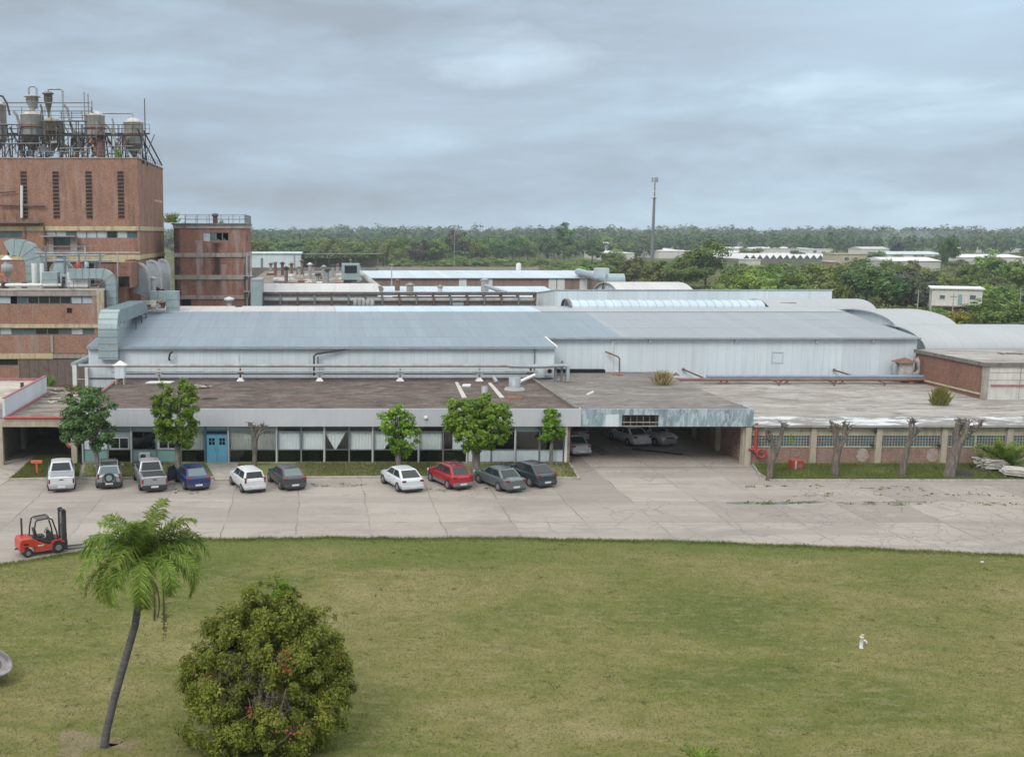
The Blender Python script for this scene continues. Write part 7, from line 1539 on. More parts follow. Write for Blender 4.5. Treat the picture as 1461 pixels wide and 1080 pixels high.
def pollard(label, px, py, pts, radii, limbs, seed, sprout=0):
    x,y = G(px,py); t = thing('pollarded_tree',label,'tree',(x,y,.1)); t.scale = (1.05,1.05,1.1); rng = np.random.default_rng(seed); br = []
    for base, tip, r0, r1 in limbs:
        a, b = Vector(base), Vector(tip); m_ = (a+b)/2+Vector((rng.normal()*.08,rng.normal()*.15,rng.normal()*.05)); br.append(([a,m_,b],r0,r1))
        for k in range(7):
            c = b+Vector((rng.normal()*.05,0,rng.normal()*.05)); br.append(([c,c+Vector((rng.normal()*.13,rng.normal()*.13,.10+.1*rng.random())),c+Vector((rng.normal()*.2,rng.normal()*.2,.18+.2*rng.random()))],r1*.55,.015))
    mb = trunk_mesh(rng,pts,radii,br)
    for base, tip, r0, r1 in limbs: mb.lathe((tip[0],tip[1],tip[2]-r1),[(r1*.6,0),(r1*1.25,r1*.6),(r1*1.2,r1*1.4),(r1*.4,r1*2)],9)
    mb.build('trunk', M['bark'], t)
    if sprout:
        P = np.array([(sprout[0],-.15,sprout[1])])+rng.normal(size=(60,3))*np.array([.13,.13,.2]); quads_mesh('sprout_leaves', leaves(P,unit(rng.normal(size=(60,3))),.08*(.7+.6*rng.random(60)),.5,rng), M['leaf_lime'], t)
pollard('slim grey pollarded trunk before the beige curtains',362,667,[(0,0,-.1),(.1,0,.9),(.15,0,1.9)],[.2,.17,.15],[((.12,0,1.5),(-.15,0,2.75),.13,.1),((.15,0,1.7),(.6,.05,2.65),.12,.08),((.14,0,1.8),(.25,0,2.55),.1,.07),((.3,0,2.1),(.85,0,2.5),.07,.04)],31)
pollard('pollarded trunk with a lean, leftmost of four before the brick wing',1097,685,[(0,0,-.1),(.05,0,.7),(.22,0,1.5),(.3,0,1.75)],[.24,.19,.21,.2],[((.25,0,1.3),(-.05,0,2.9),.17,.12),((.3,0,1.5),(.75,0,3.45),.18,.12),((-.02,0,2.5),(-.35,0,3.0),.09,.06),((.55,0,2.7),(.95,.1,3.25),.08,.05),((.05,0,2.2),(-.28,0,2.6),.08,.06)],32,sprout=(1.3,2.6))
pollard('stout forked pollarded trunk, second from the carport before the brick wing',1190,682,[(0,0,-.1),(.02,0,.9),(.12,0,1.9)],[.27,.24,.26],[((.08,0,1.7),(-.3,0,3.35),.2,.14),((.12,0,1.7),(.5,0,3.4),.2,.13),((.2,0,2.2),(.85,.1,3.15),.12,.09),((-.15,0,2.6),(-.45,0,3.05),.08,.06),((.1,0,2.4),(.15,.2,3.1),.1,.08)],33)
pollard('tall thin dark pollarded trunk, third from the carport',1286,682,[(0,0,-.1),(.1,0,1.0),(.3,0,2.2),(.38,0,2.6)],[.24,.21,.19,.18],[((.35,0,2.4),(.3,0,3.5),.14,.08),((.36,0,2.5),(.55,0,3.55),.12,.07),((.4,0,2.3),(.85,0,2.95),.12,.09)],34)
pollard('widest pollarded trunk with four stubby limbs, nearest the plank stacks',1353,684,[(0,0,-.1),(.1,0,.7),(.35,0,1.8),(.5,0,2.4)],[.42,.34,.30,.3],[((.4,0,2.1),(.4,0,3.6),.24,.17),((.5,0,2.2),(.95,0,3.6),.2,.14),((.55,0,2.2),(1.45,0,3.15),.18,.13),((1.0,0,2.7),(1.85,0,3.55),.14,.1),((.6,0,2.6),(.75,.2,3.4),.1,.09)],35,sprout=(.75,2.9))

def frond(L, up, az, droop, rng, nl=46, lw=.035, ll=.55, hang=.45):
    "rachis tube and leaflets as (tube points, quads)"
    d = Vector((math.cos(az),math.sin(az),0)); side = Vector((-math.sin(az),math.cos(az),0)); pts = []; p = Vector((0,0,0)); ang = up
    n = 12
    for i in range(n+1):
        pts.append(p.copy()); p = p+(d*math.cos(ang)+Vector((0,0,math.sin(ang))))*(L/n); ang -= droop/n*(0.5+1.2*i/n)
    V = []
    for k in range(nl):
        u = .10+.88*k/(nl-1); i = min(int(u*n),n-1); f = u*n-i; q = pts[i]*(1-f)+pts[i+1]*f; T = (pts[i+1]-pts[i]).normalized(); up_ = side.cross(T)*-1
        if up_.z < 0: up_ = -up_
        for s in (-1,1):
            l = ll*(math.sin(math.pi*min(1,.14+.8*u))**.7)*(.8+.4*rng.random()); e = (side*s*(.72+.3*rng.random())+T*(.45+.25*rng.random())+up_*(rng.normal()*.22+.12)).normalized()
            m_ = q+e*l*.5; tip = q+e*l*.95-Vector((0,0,l*hang*(.6+.8*rng.random()))); m_ = m_-Vector((0,0,l*hang*.12)); wv = T*lw*(.8+.4*rng.random())
            V += [[q-wv*.5,q+wv*.5,m_+wv,m_-wv],[m_-wv,m_+wv,tip+wv*.08,tip-wv*.08]]
    return pts, np.array([[tuple(v) for v in q] for q in V])
px_, py2 = G(148,1067); palm = thing('palm_tree','tall leaning palm with drooping feathery crown on the lawn','palm',(px_,py2,.05))
Xt, Zt = W(193,893,py2); Xc, Zc = W(205,792,py2)
tp_ = Vector((Xc-px_,0,Zc)); rngp = np.random.default_rng(5)
MB().tube([(0,0,-.1),(.12,0,.6),(.40,0,1.7),(.72,0,2.8),(Xt-px_,0,Zt),(tp_.x-.06,0,Zc-.7)],[.165,.135,.13,.13,.125,.11],14).build('trunk', M['palm_trunk'], palm)
MB().tube([(tp_.x-.10,0,Zc-1.2),(tp_.x-.03,0,Zc-.5),(tp_.x,0,Zc+.15),(tp_.x+.02,0,Zc+.7)],[.14,.13,.10,.05],10).build('crownshaft', M['palm_leaf'], palm)
FR = [(2.0,1.26,1.3,1.0),(1.95,1.08,2.7,1.3),(2.0,1.12,.25,1.35),(1.8,1.34,-1.5,1.1),(1.9,1.2,3.5,1.25),(1.9,1.15,-.5,1.25),(2.0,.95,1.9,1.6),(2.1,.9,-2.0,2.0),(2.2,.85,3.2,2.1),(2.2,.85,-.1,2.1),
      (2.5,.80,2.9,2.5),(2.5,.62,3.5,2.5),(2.4,.42,2.5,2.4),(2.5,.82,.12,2.4),(2.5,.62,-.42,2.6),(2.4,.48,.65,2.4),(2.3,.6,1.7,2.2),
      (2.5,.55,-1.5,2.8),(2.4,.32,-1.85,2.6),(2.5,.58,-.9,2.8),(2.4,.5,-2.45,2.8),(2.3,.12,3.15,2.0),(2.3,.1,-.2,2.1),(2.2,.25,-1.25,2.5),(2.2,.95,3.0,2.0),(2.2,.98,.05,2.0),(2.0,1.0,1.9,1.7),(2.3,.75,-1.9,2.5),(2.3,.35,3.9,2.5)]
for L,u,a,dr in FR:
    pts, V = frond(L*1.14*rngp.uniform(.94,1.06),u+.06,a+rngp.normal()*.12,dr*1.02*rngp.uniform(.9,1.1),rngp,nl=72,lw=.026,ll=.60,hang=.38)
    off = np.array([tp_.x,0,Zc-.25]); o = quads_mesh('frond', V+off, M['palm_leaf'], palm)
    mb = MB().tube([(p.x+off[0],p.y+off[1],p.z+off[2]) for p in pts],[.035-.002*i for i in range(13)],5); mb.build('rib', M['palm_leaf'], o)
for a,dx in ((0.1,.12),(2.2,-.05),(-1.2,.25)):
    pts, V = frond(2.1,-.2,a,2.3,rngp,nl=26,lw=.03,ll=.35,hang=.9); off = np.array([tp_.x+dx,0,Zc-.75])
    o = quads_mesh('dead_frond', V*np.array([.35,.35,1])+off, M['palm_dead'], palm); o['label'] = 'withered brown hanging palm frond'
    MB().tube([(p.x*.35+off[0],p.y*.35+off[1],p.z+off[2]) for p in pts],.02,5).build('rib', M['palm_dead'], o)
mb = MB().tube([(tp_.x+.15,-.1,Zc-.5),(tp_.x+.62,-.15,Zc-.35),(tp_.x+.66,-.15,Zc-1.5),(tp_.x+.66,-.15,Zc-2.1)],.025,6); mb.build('flower_stalk', M['palm_dead'], palm)
P = np.array([(tp_.x+.66,-.15,Zc-2.2)])+rngp.normal(size=(120,3))*np.array([.05,.05,.32]); quads_mesh('seed_tassel', leaves(P,unit(rngp.normal(size=(120,3))),.06,.3,rngp), M['palm_dead'], palm)
def low_palm(label, x, y, z, n, L, seed, cat='palm', name='low_palm', ll=.4, u0=.35, dr=1.8):
    rng = np.random.default_rng(seed); t = thing(name,label,cat,(x,y,z))
    MB().lathe((0,0,0),[(.2,0),(.22,.25),(.12,.45)],10).build('trunk', M['palm_trunk'], t)
    for k in range(n):
        pts, V = frond(L*rng.uniform(.8,1.1),rng.uniform(u0,1.35),2.4*k+rng.normal()*.2,rng.uniform(dr*.45,dr),rng,nl=30,lw=.035,ll=ll,hang=.3)
        o = quads_mesh('frond', V+np.array([0,0,.35]), M['palm_leaf'], t); MB().tube([(p.x,p.y,p.z+.35) for p in pts],.02,5).build('rib', M['palm_leaf'], o)
x,y = G(1433,674); low_palm('bushy low palm before the brick wing, behind the plank stacks',x,y,.1,34,2.5,8,ll=.55,u0=.6,dr=1.3)
x,y = G(1405,672); low_palm('small dark palm tuft left of the bushy low palm',x,y,.1,9,1.1,9,ll=.3)
x,y = G(1000,1112); low_palm('tip of a small palm cut by the bottom edge of the photo',x,y,.05,16,.85,10,ll=.20)
# the big shrub
bx,by = G(376,1082); by += 1.2; sh = thing('flowering_shrub','big rounded olive-green shrub with a few red flowers on the lawn','shrub',(bx,by,.05)); rs = np.random.default_rng(12)
BL = [(-1.05,.1,3.55,.95,.95,1.0),(1.45,.1,3.55,.9,.95,1.0),(0.1,.1,4.35,1.0,.95,.9),(-2.0,0,1.9,.8,1.0,1.2),(2.1,-.1,1.7,.75,1.0,1.2),(-.1,0,3.3,1.55,1.4,1.45),(.5,.2,4.1,1.1,1.05,1.15),(-1.3,-.2,2.5,1.25,1.3,1.5),(1.4,0,2.6,1.25,1.3,1.5),(-1.6,-.5,1.2,1.15,1.2,1.1),(-.6,-1.2,1.1,1.2,1.0,1.0),(1.3,-.7,1.2,1.3,1.1,1.15),(.4,-1.3,.9,1.1,.9,.8),(0,.3,2.0,2.0,1.6,1.8),(1.9,.2,2.7,.8,.9,.9),(.9,-.6,3.3,.85,.8,.9)]
P,N = clumped(BL,620,.30,150000,rs,inner=.62,flat=.9)
q_ = clumped(BL,260,.16,12000,rs,inner=1.0,flat=1.3); P,N = np.concatenate([P,q_[0]*np.array([1.05,1.05,1.05])]),np.concatenate([N,q_[1]])
k = P[:,2] > .02; P,N = P[k],N[k]; quads_mesh('foliage', leaves(P,N,.050*(.5+1.0*rs.random(len(P))),.5,rs), M['leaf_bush'], sh)
TW = [(-.3,-1.25,2.6,1.3,.5,1.2),(.6,-1.45,1.6,1.0,.4,.8)]
P,N = clumped(TW,70,.26,1900,rs,inner=.3,flat=1.3); quads_mesh('dry_twigs', leaves(P,N,.11*(.4+1.0*rs.random(len(P))),.10,rs), M['leaf_twig'], sh)
mb = MB()
for q in range(46):
    a = rs.random()*6.28; r_ = rs.uniform(.3,2.1); z_ = rs.uniform(1.2,4.3); mb.tube([(rs.normal()*.2,rs.normal()*.2,0),(math.cos(a)*r_*.5,math.sin(a)*r_*.5,z_*.55),(math.cos(a)*r_,math.sin(a)*r_*.8,z_)],[.05,.03,.012],5)
for q in range(12): 
    c = Vector((rs.uniform(-.5,1.0),-1.5+rs.normal()*.1,rs.uniform(1.2,2.6))); mb.tube([c,c+Vector((rs.normal()*.15,-.05,-.5)),c+Vector((rs.normal()*.3,.1,-1.0))],[.014,.016,.02],4)
mb.build('branches', M['bark_grey'], sh)
FP = [np.array([(cx,cy,cz)])+rs.normal(size=(n,3))*np.array([.13,.06,.12]) for cx,cy,cz,n in ((.72,-1.55,3.25,34),(.80,-1.35,3.55,14),(-.4,-1.95,1.95,18),(2.35,-.35,3.1,12),(.9,-2.0,1.25,10),(1.35,-1.95,1.35,7),(-1.9,-1.4,2.9,6),(1.9,-1.0,1.6,5))]
P = np.concatenate(FP); quads_mesh('blossom', leaves(P,unit(rs.normal(size=(len(P),3))),.052,.6,rs), M['flower_red'], sh)
P,N = clumped([(.55,.2,5.25,.32,.3,.25)],10,.16,900,rs); quads_mesh('palm_tuft', leaves(P,unit(N+np.array([0,0,1.0])),.14,.12,rs), M['leaf_bright'], sh)
# bowl planter at the left edge
x,y = G(-25,974); t = thing('planter_bowl','round weathered concrete bowl planter with green plant at the left photo edge','planter',(x,y,.05)); rb = np.random.default_rng(13)
o = MB().lathe((0,0,0),[(.12,.0),(.4,.12),(.75,.38),(.92,.72),(.95,.8),(.86,.8),(.8,.7)],24).build('bowl', M_plain('bowl_concrete',(.26,.245,.245),.9,var=.35,scale=2.5,bump=.3), t); o.rotation_euler = (R(8),R(24),0); o.location = (0,0,.2)
MB().lathe((0,0,0),[(.3,0),(.24,.25)],12).build('foot', M['concrete_dark'], t)
o = MB().lathe((0,0,0),[(.83,.66),(.4,.72),(.01,.74)],18).build('soil', M_plain('soil',(.13,.09,.07),.95,var=.4,scale=5), t); o.rotation_euler = (R(8),R(24),0); o.location = (0,0,.2)
P,N = clumped([(-.15,0,1.35,.55,.5,.4)],24,.22,1200,rb); quads_mesh('plant', leaves(P,N,.10,.4,rb), M['leaf_bright'], t)
# plants growing on roofs
def tuft(label, px, py, z, h, r, n, mats, seed, name='roof_weed'):
    rng = np.random.default_rng(seed); x,y = G(px,py,z); a = rng.random(n)*6.28; P = np.c_[rng.normal(size=n)*r*.35,rng.normal(size=n)*r*.25,np.zeros(n)]
    hh = h*(.35+.65*rng.random(n))*np.clip(1-.35*(np.hypot(P[:,0],P[:,1])/r)**2,.3,1); tip = P+np.c_[np.cos(a)*r*1.1*rng.random(n),np.sin(a)*r*rng.random(n)*.7,hh]; d = np.c_[np.sin(a),np.cos(a),np.zeros(n)]*.022
    V = np.stack([P-d,P+d,(P*.4+tip*.6)+d*.8+np.array([0,0,.1])*h,tip],1); o = quads_mesh(name, V, M[mats]); o.location = (x,y,z); return props(o,label,'weed')
tuft('tall yellow-green weed clump growing on the east wing roof',1341,578,3.25,1.75,.62,650,'dry_lime',41); tuft('straw-coloured weed clump on the roof behind the red pipe above the carport',945,549,4.2,1.5,.75,300,'dry_grass',42)
tuft('green weeds at the edge of the second brick tower roof',268,324,TZ2+.2,1.0,1.2,160,'leaf_mid',43); tuft('green weed beside the rusty vent on the second brick tower',316,322,TZ2+.2,1.2,.4,80,'leaf_mid',44)
tuft('small yellow-green bush growing between the two brick towers',244,318,TZ2-.3,.9,.6,150,'leaf_lime',45); tuft('weed clump among the silos on the factory roof',167,224,RZ0+.3,1.3,.35,90,'leaf_lime',46)
tuft('green weed by the red-capped corner of the white parapet',71,551,3.5,1.2,.5,160,'leaf_mid',47); tuft('low weeds at the gate below the timber fence',113,560,3.4,.8,1.2,160,'leaf_mid',48)
# ------------------------------------------------------------------ far landscape
rngf = np.random.default_rng(77); rf = random.Random(77)
def tree_proto(seed, h, w, leaf, nleaf, lsize, kind='round'):
    "mesh pair (crown, trunk) of a background tree, base at 0"
    rng = np.random.default_rng(seed); r = w/2
    if kind == 'tall': B = [(0,0,h*.62,r*.8,r*.8,h*.36),(r*.35,0,h*.8,r*.55,r*.55,h*.2),(-r*.4,.2,h*.5,r*.6,r*.6,h*.22)]
    elif kind == 'bush': B = [(0,0,h*.45,r,r*.9,h*.5),(r*.5,0,h*.4,r*.6,r*.6,h*.4),(-r*.5,0,h*.42,r*.6,r*.6,h*.42)]
    else:
        B = [(0,0,h*.6,r*.85,r*.85,h*.38)]
        for k in range(4): a = rng.random()*6.28; B.append((math.cos(a)*r*.5,math.sin(a)*r*.5,h*(.42+.3*rng.random()),r*.55,r*.55,h*.24))
    P,N = clumped(B,int(38 if kind!='bush' else 46),r*.30,nleaf,rng,inner=.5,flat=.85); P[:,2] = np.maximum(P[:,2],.1)
    c = quads_mesh('crown', leaves(P,N,lsize*(.6+.8*rng.random(len(P))),.6,rng), M[leaf])
    mb = MB().tube([(0,0,-.3),(.1,0,h*.3),(0,.1,h*.55)],[h*.022,h*.017,h*.01],7)
    for k in range(5): a = rng.random()*6.28; mb.tube([(0,0,h*.28),(math.cos(a)*r*.3,math.sin(a)*r*.3,h*.5),(math.cos(a)*r*.6,math.sin(a)*r*.6,h*.68)],[h*.01,h*.007,h*.003],5)
    t = mb.build('trunk', M['bark'])
    meshes = (c.data, t.data); bpy.data.objects.remove(c); bpy.data.objects.remove(t); return meshes, h, w
PROTO = {
 'green':[tree_proto(101,12,11,'leaf_mid',2600,.42),tree_proto(102,12,10,'leaf_mid',2600,.42),tree_proto(103,12,9,'leaf_lime',2400,.42)],
 'dark':[tree_proto(104,14,12,'leaf_dark',3600,.42),tree_proto(105,14,10,'leaf_dark',3000,.42)],
 'olive':[tree_proto(106,10,10,'leaf_olive',2600,.40),tree_proto(107,10,11,'leaf_olive',2600,.40)],
 'bush':[tree_proto(108,6,8,'leaf_mid',2600,.30,'bush'),tree_proto(109,6,8,'leaf_olive',2600,.30,'bush'),tree_proto(110,6,8,'leaf_lime',2600,.30,'bush')],
 'tall':[tree_proto(111,22,10,'leaf_dark',2800,.55,'tall'),tree_proto(112,22,8,'leaf_mid',2600,.55,'tall')],
 'big':[tree_proto(117,15,15,'leaf_mid',6500,.40),tree_proto(118,15,13,'leaf_dark',6000,.40)],
 'grey':[tree_proto(113,8,9,'leaf_grey',3000,.28,'bush')], 'yellow':[tree_proto(114,4,6,'leaf_yellow',2200,.22,'bush')],
 'brown':[tree_proto(115,10,10,'leaf_brown',1800,.36)], 'maroon':[tree_proto(116,12,8,'leaf_maroon',2400,.4)]}
cnt = {}
def far_tree(kind, px, ptop, Y, wpx, label=None, group=None, name='tree'):
    pr_ = PROTO[kind]; (cm,tm),h,w = pr_[cnt.get(kind,0)%len(pr_)]; cnt[kind] = cnt.get(kind,0)+1
    x = GX(px,Y,5); H_ = max(2.0,GZ(ptop,Y)); W_ = wpx*Y/F_PX
    t = thing(name,label,'tree' if name != 'bush' else 'bush',(x,Y,0),rf.uniform(0,6.28),group); t.scale = (W_/w,W_/w,H_/h)
    for nm,me in (('crown',cm),('trunk',tm)): o = bpy.data.objects.new(nm,me); COL.objects.link(o); o.parent = t
    return t
def yb(pb): return GY(pb,0)
# trees one can tell apart: (kind, px centre, px top, base px (ground) , px width, label)
for k,px,pt,pb,wd,lab in (
 ('big',1007,343,413,72,'big dark round tree just right of centre behind the brownish vault'),
 ('tall',805,317,372,34,'tall dark tree standing above the woods left of the phone mast'),
 ('dark',1352,333,388,26,'tall dark tree among white sheds at the right'),
 ('maroon',1279,346,368,18,'dark maroon tree beside the cream house'),
 ('dark',1252,361,384,34,'round dark tree against the right side of the cream house'),
 ('grey',1300,384,437,74,'large grey-green shrubby tree left of the small white house'),
 ('big',1238,375,436,70,'broad mid-green tree in the hedge behind the barrel vaults'),
 ('dark',1272,392,438,46,'dark tree between the broad green tree and the grey-green one'),
 ('yellow',1368,443,466,42,'yellow-flowering bush below the small white house'),
 ('green',1432,428,470,56,'leafy green tree below right of the small white house'),
 ('bush',1341,440,462,30,'green bush left of the yellow-flowering bush'),
 ('bush',1396,447,466,24,'lime green bush right of the yellow-flowering bush'),
 ('olive',1062,376,412,40,'yellowish-green tree beside the big dark round tree'),
 ('olive',1090,380,413,44,'olive-yellow tree second right of the big dark round tree'),
 ('green',1125,378,416,52,'green tree in the hedge row under the zigzag greenhouse'),
 ('green',1165,377,420,48,'green tree in the hedge row left of the cream house'),
 ('olive',1205,375,425,44,'olive tree in the hedge row below the cream house'),
 ('olive',945,372,413,52,'olive tree left of the big dark round tree'),
 ('green',972,374,414,44,'rounded green tree touching the big dark round tree on its left'),
 ('olive',905,366,410,46,'olive bushy tree left of the phone mast base'),
 ('big',869,362,405,44,'dark bushy tree behind the right end of the long brick shed'),
 ('green',838,370,402,40,'green tree above the conveyor duct'),
 ('bush',880,355,372,26,'dark bush before the pale roofs left of the phone mast'),
 ('green',900,345,366,24,'green tree left of the phone mast among pale roofs'),
 ('green',1070,350,372,30,'mid green tree standing before the long pale greenhouse'),
 ('dark',1136,356,374,24,'dark tree in front of the zigzag greenhouse'),
 ('green',1410,358,405,52,'pale green tree at right between white sheds'),
 ('bush',1386,380,412,46,'green bush behind the small white house'),
 ('green',1452,372,420,40,'green tree at the right photo edge'),
 ('brown',600,344,378,46,'grey-brown bare-looking tree in the woods before the perimeter wall'),
 ('brown',651,330,377,40,'tall brownish thin tree in the woods'),
 ('green',655,358,378,36,'bright small tree before the brownish thin tree'),
 ('dark',430,341,374,60,'dark rounded tree behind the plain white hall')):
    far_tree(k,px,pt,yb(pb),wd,lab)
# belts of trees that look alike
def belt(kinds, x0, x1, b0, b1, h0, h1, n, wpm, lab, grp, name='tree'):
    for i in range(n):
        px = x0+(x1-x0)*(i+rf.random())/n; pb = rf.uniform(b0,b1); Y = yb(pb); h = rf.uniform(h0,h1)
        pt = 334+F_PX*(CAM_H-h)/Y; far_tree(rf.choice(kinds),px,pt,Y,rf.uniform(*wpm)*F_PX/Y,lab,grp,name)
belt(['green','green','olive'],352,560,364,380,11,14.5,34,(12,18),'leafy green tree in the dense wood behind the white hall','trees of the wood behind the hall')
belt(['green','dark','olive','green'],545,760,362,379,11,16,34,(11,17),'mixed green tree in the wood behind the perimeter wall','trees of the wood behind the wall')
belt(['bush'],545,770,377,382.5,3.0,4.5,18,(9,14),'low pale-green bush along the perimeter wall','bushes along the perimeter wall','bush')
belt(['dark','green','dark'],690,870,360,378,12,18,24,(10,15),'dark green tree left of the phone mast','dark trees left of the mast')
belt(['green','olive','bush','dark'],780,1000,382,404,3.5,6.5,28,(8,12),'bushy tree on the rough ground behind the factory roofs','bushy trees behind the factory roofs')
belt(['bush','olive','green'],1040,1340,400,436,5.5,8.5,30,(7,11),'bushy tree in the hedge belt behind the vaulted sheds','hedge belt behind the vaults')
belt(['green','dark'],850,1461,350,357,8,12,28,(14,22),'tree among the pale roofs before the far wood','trees among the far roofs')
belt(['bush','green'],1380,1480,400,470,3.5,6,18,(6,9),'green bush at the right edge around the small white house','bushes at the right edge','bush')
belt(['bush','olive'],1180,1461,366,396,4,6.5,26,(8,13),'bush between the white sheds at the right','bushes between the white sheds','bush')
belt(['tall','dark','big'],1040,1461,346,351,17,25,20,(11,18),'tall tree rising over the far wood at right','tall trees at right')
belt(['tall','dark','big'],640,1040,347,352,17,24,16,(11,18),'tall tree rising over the far wood behind the phone mast','tall trees behind the mast')
belt(['tall','big','dark'],360,640,352,357,17,21,12,(11,18),'tall tree rising over the wood behind the white hall','tall trees behind the hall')
# far wood that reads as one mass
Vs = []
def wood(Y0, Y1, x0, x1, n, hmin, hmax, ls, per):
    X = rngf.uniform(x0,x1,n); Yy = rngf.uniform(Y0,Y1,n); big = .5+.5*np.sin(X*.021+Yy*.003)*np.sin(X*.0083+1.7); Hh = hmin+(hmax-hmin)*(.25*rngf.random(n)+.35*big+.4*rngf.random(n)**3)
    Rr = Hh*rngf.uniform(.26,.46,n)
    for x,y,h,r_ in zip(X,Yy,Hh,Rr):
        u = unit(rngf.normal(size=(per,3))); rad = rngf.random((per,1))**.35; P = u*rad*np.array([r_,r_,h*.48])+np.array([x,y,h*.55]); P[:,0] += np.sin(P[:,2]*1.3+x)*r_*.18
        N = unit(u+np.array([0,0,.6])+rngf.normal(size=(per,3))*.4); Vs.append(leaves(P,N,ls*(.6+.8*rngf.random(per)),.65,rngf))
wood(900,1150,-150,1000,420,12,21,1.6,110); wood(1250,1600,-250,1400,520,17,30,2.3,110); wood(1900,2400,-400,2200,520,22,41,3.2,90); wood(760,900,-80,260,110,10,15,1.3,120)
o = quads_mesh('far_wood', np.concatenate(Vs), M['leaf_wood']); props(o,'long dark wood along the horizon','wood',kind='stuff')
# scrub on the fields
Vs = []; n = 2600; xs = rngf.uniform(345,1470,n); pbs = rngf.uniform(362,450,n)
for px,pb in zip(xs,pbs):
    Y = yb(pb)
    if Y < 235 or (Y < 345 and px < 880): continue
    X = GX(px,Y); r_ = rngf.uniform(.8,2.6); u = unit(rngf.normal(size=(26,3))); u[:,2] = abs(u[:,2]); P = u*rngf.random((26,1))**.4*np.array([r_,r_,r_*.8])+np.array([X,Y,0]); Vs.append(leaves(P,unit(u+rngf.normal(size=(26,3))*.4),.35,.6,rngf))
o = quads_mesh('field_scrub', np.concatenate(Vs), M['leaf_olive']); props(o,'low scrub covering the rough fields','scrub',kind='stuff')

# houses, greenhouses, sheds
def hut(name,label,cat,px0,px1,pt,pb,D,wall,roof,wins=(),door=None,flat=True,slope=0.0):
    Y = yb(pb); x0,x1 = GX(px0,Y,3),GX(px1,Y,3); zt = GZ(pt,Y); t = thing(name,label,cat,((x0+x1)/2,Y,0))
    MB().box(x0,x1,Y,Y+D,0,zt-.3).build('wall', M[wall], t, True)
    if flat: MB().prism('x',[(Y-.4,zt-.3),(Y-.4,zt-.05),(Y+D+.4,zt-.05+slope),(Y+D+.4,zt-.3+slope)],x0-.4,x1+.4).build('roof', M[roof], t, True)
    else: MB().prism('x',[(Y-.4,zt-.3),(Y-.4,zt-.15),(Y+D/2,zt+1.4),(Y+D+.4,zt-.15),(Y+D+.4,zt-.3)],x0-.4,x1+.4).build('roof', M[roof], t, True)
    for (a,b,c_,d_) in wins:
        f = MB().box(GX(a,Y,3),GX(b,Y,3),Y-.12,Y-.002,GZ(d_,Y),GZ(c_,Y)).build('window', M['frame_white'], t, True)
        MB().box(GX(a,Y,3)+.15,GX(b,Y,3)-.15,Y-.14,Y-.121,GZ(d_,Y)+.12,GZ(c_,Y)-.12).build('pane', M['pane_teal'], f, True)
    if door: a,b,c_,d_ = door; MB().box(GX(a,Y,3),GX(b,Y,3),Y-.14,Y-.002,GZ(d_,Y),GZ(c_,Y)).build('door', M['panel_teal'], t, True)
    return t, Y
wh, Yw = hut('small_house','small white two-window house with flat roof among bushes at right','house',1334,1396,411,446,11,'white_wall','white_paint',[(1343,1351,421,427.5),(1380,1389,420,427.5)],(1366.5,1371.5,420,434))
wh.rotation_euler = (0,0,-R(27))
x = GX(1361,Yw-2,3); MB().box(GX(1334,Yw,3),GX(1397,Yw,3),Yw-1.6,Yw-.02,GZ(436,Yw)-.2,GZ(436,Yw)).build('porch_slab', M['concrete'], wh, True)
MB().box(GX(1336,Yw,3),GX(1395,Yw,3),Yw-.3,Yw-.02,0,GZ(437,Yw)).build('base_wall', M['brick_far'], wh, True)
hut('cream_house','cream two-storey flat house with dark windows behind the hedge','house',1192,1243,362,383,14,'cream','cream',[(1204,1211,367,372),(1218,1223,367,374),(1228,1236,369,374)])
hut('pink_annex','low pinkish annex at the left of the cream house','house',1186,1196,373,384,10,'brick_far','white_wall')
hut('white_villa','white villa with terrace beyond the zigzag greenhouse','house',1152,1188,355.5,366,14,'white_paint','white_paint',[(1160,1165,357.5,361),(1172,1178,359,362)])
hut('white_block','small plain white block left of the hedge','house',1065,1085,370,383,10,'white_wall','white_wall')
hut('white_barn','wide white barn with pale roof right of the round dark tree','barn',1266,1342,372,387,26,'white_wall','white_paint',[(1292,1298,379,384),(1304,1310,378,384)],flat=False)
hut('white_barn','long white-roofed barn behind the wide white barn','barn',1266,1345,362.5,374,30,'white_wall','pale_blue_roof',flat=False)
hut('white_barn','pale roofed barn right of the tall dark tree','barn',1372,1461,367,378,30,'white_wall','white_paint',flat=False)
hut('grey_shed','small grey shed with pale roof at the right photo edge','shed',1420,1452,391,403,9,'concrete','white_paint',[(1424,1430,396,400)],slope=.8)
hut('pale_barn','pale barn roof behind the cream house trees','barn',1230,1268,355,366,22,'white_wall','pale_roof',flat=False)
for px0,px1,pt,pb,lab in ((862,880,346.5,362,'small pale shed roof left of the phone mast'),(866,905,361,372,'pale long greenhouse roof nearest the bushes left of the phone mast'),(900,960,355,364.5,'pale greenhouse roof crossed by the phone mast'),(900,985,349,358,'far pale greenhouse roof above the crossed one'),(940,985,358,369,'pale greenhouse roof right of the phone mast foot'),(1028,1075,360,371,'pale greenhouse left of the small white block'),(1046,1160,354.5,364,'long pale greenhouse roof over the zigzag one'),(1078,1100,347.5,356,'small pale roof high in the far trees'),(1262,1290,342,350,'tiny pale roof in the wood at right'),(1400,1461,355,361,'pale roof strip in the far right trees'),(800,850,354,364,'pale roof strip behind the dark trees left of the mast')):
    hut('greenhouse',lab,'greenhouse',px0,px1,pt,pb,60,'white_wall','white_paint',flat=True,slope=.6)
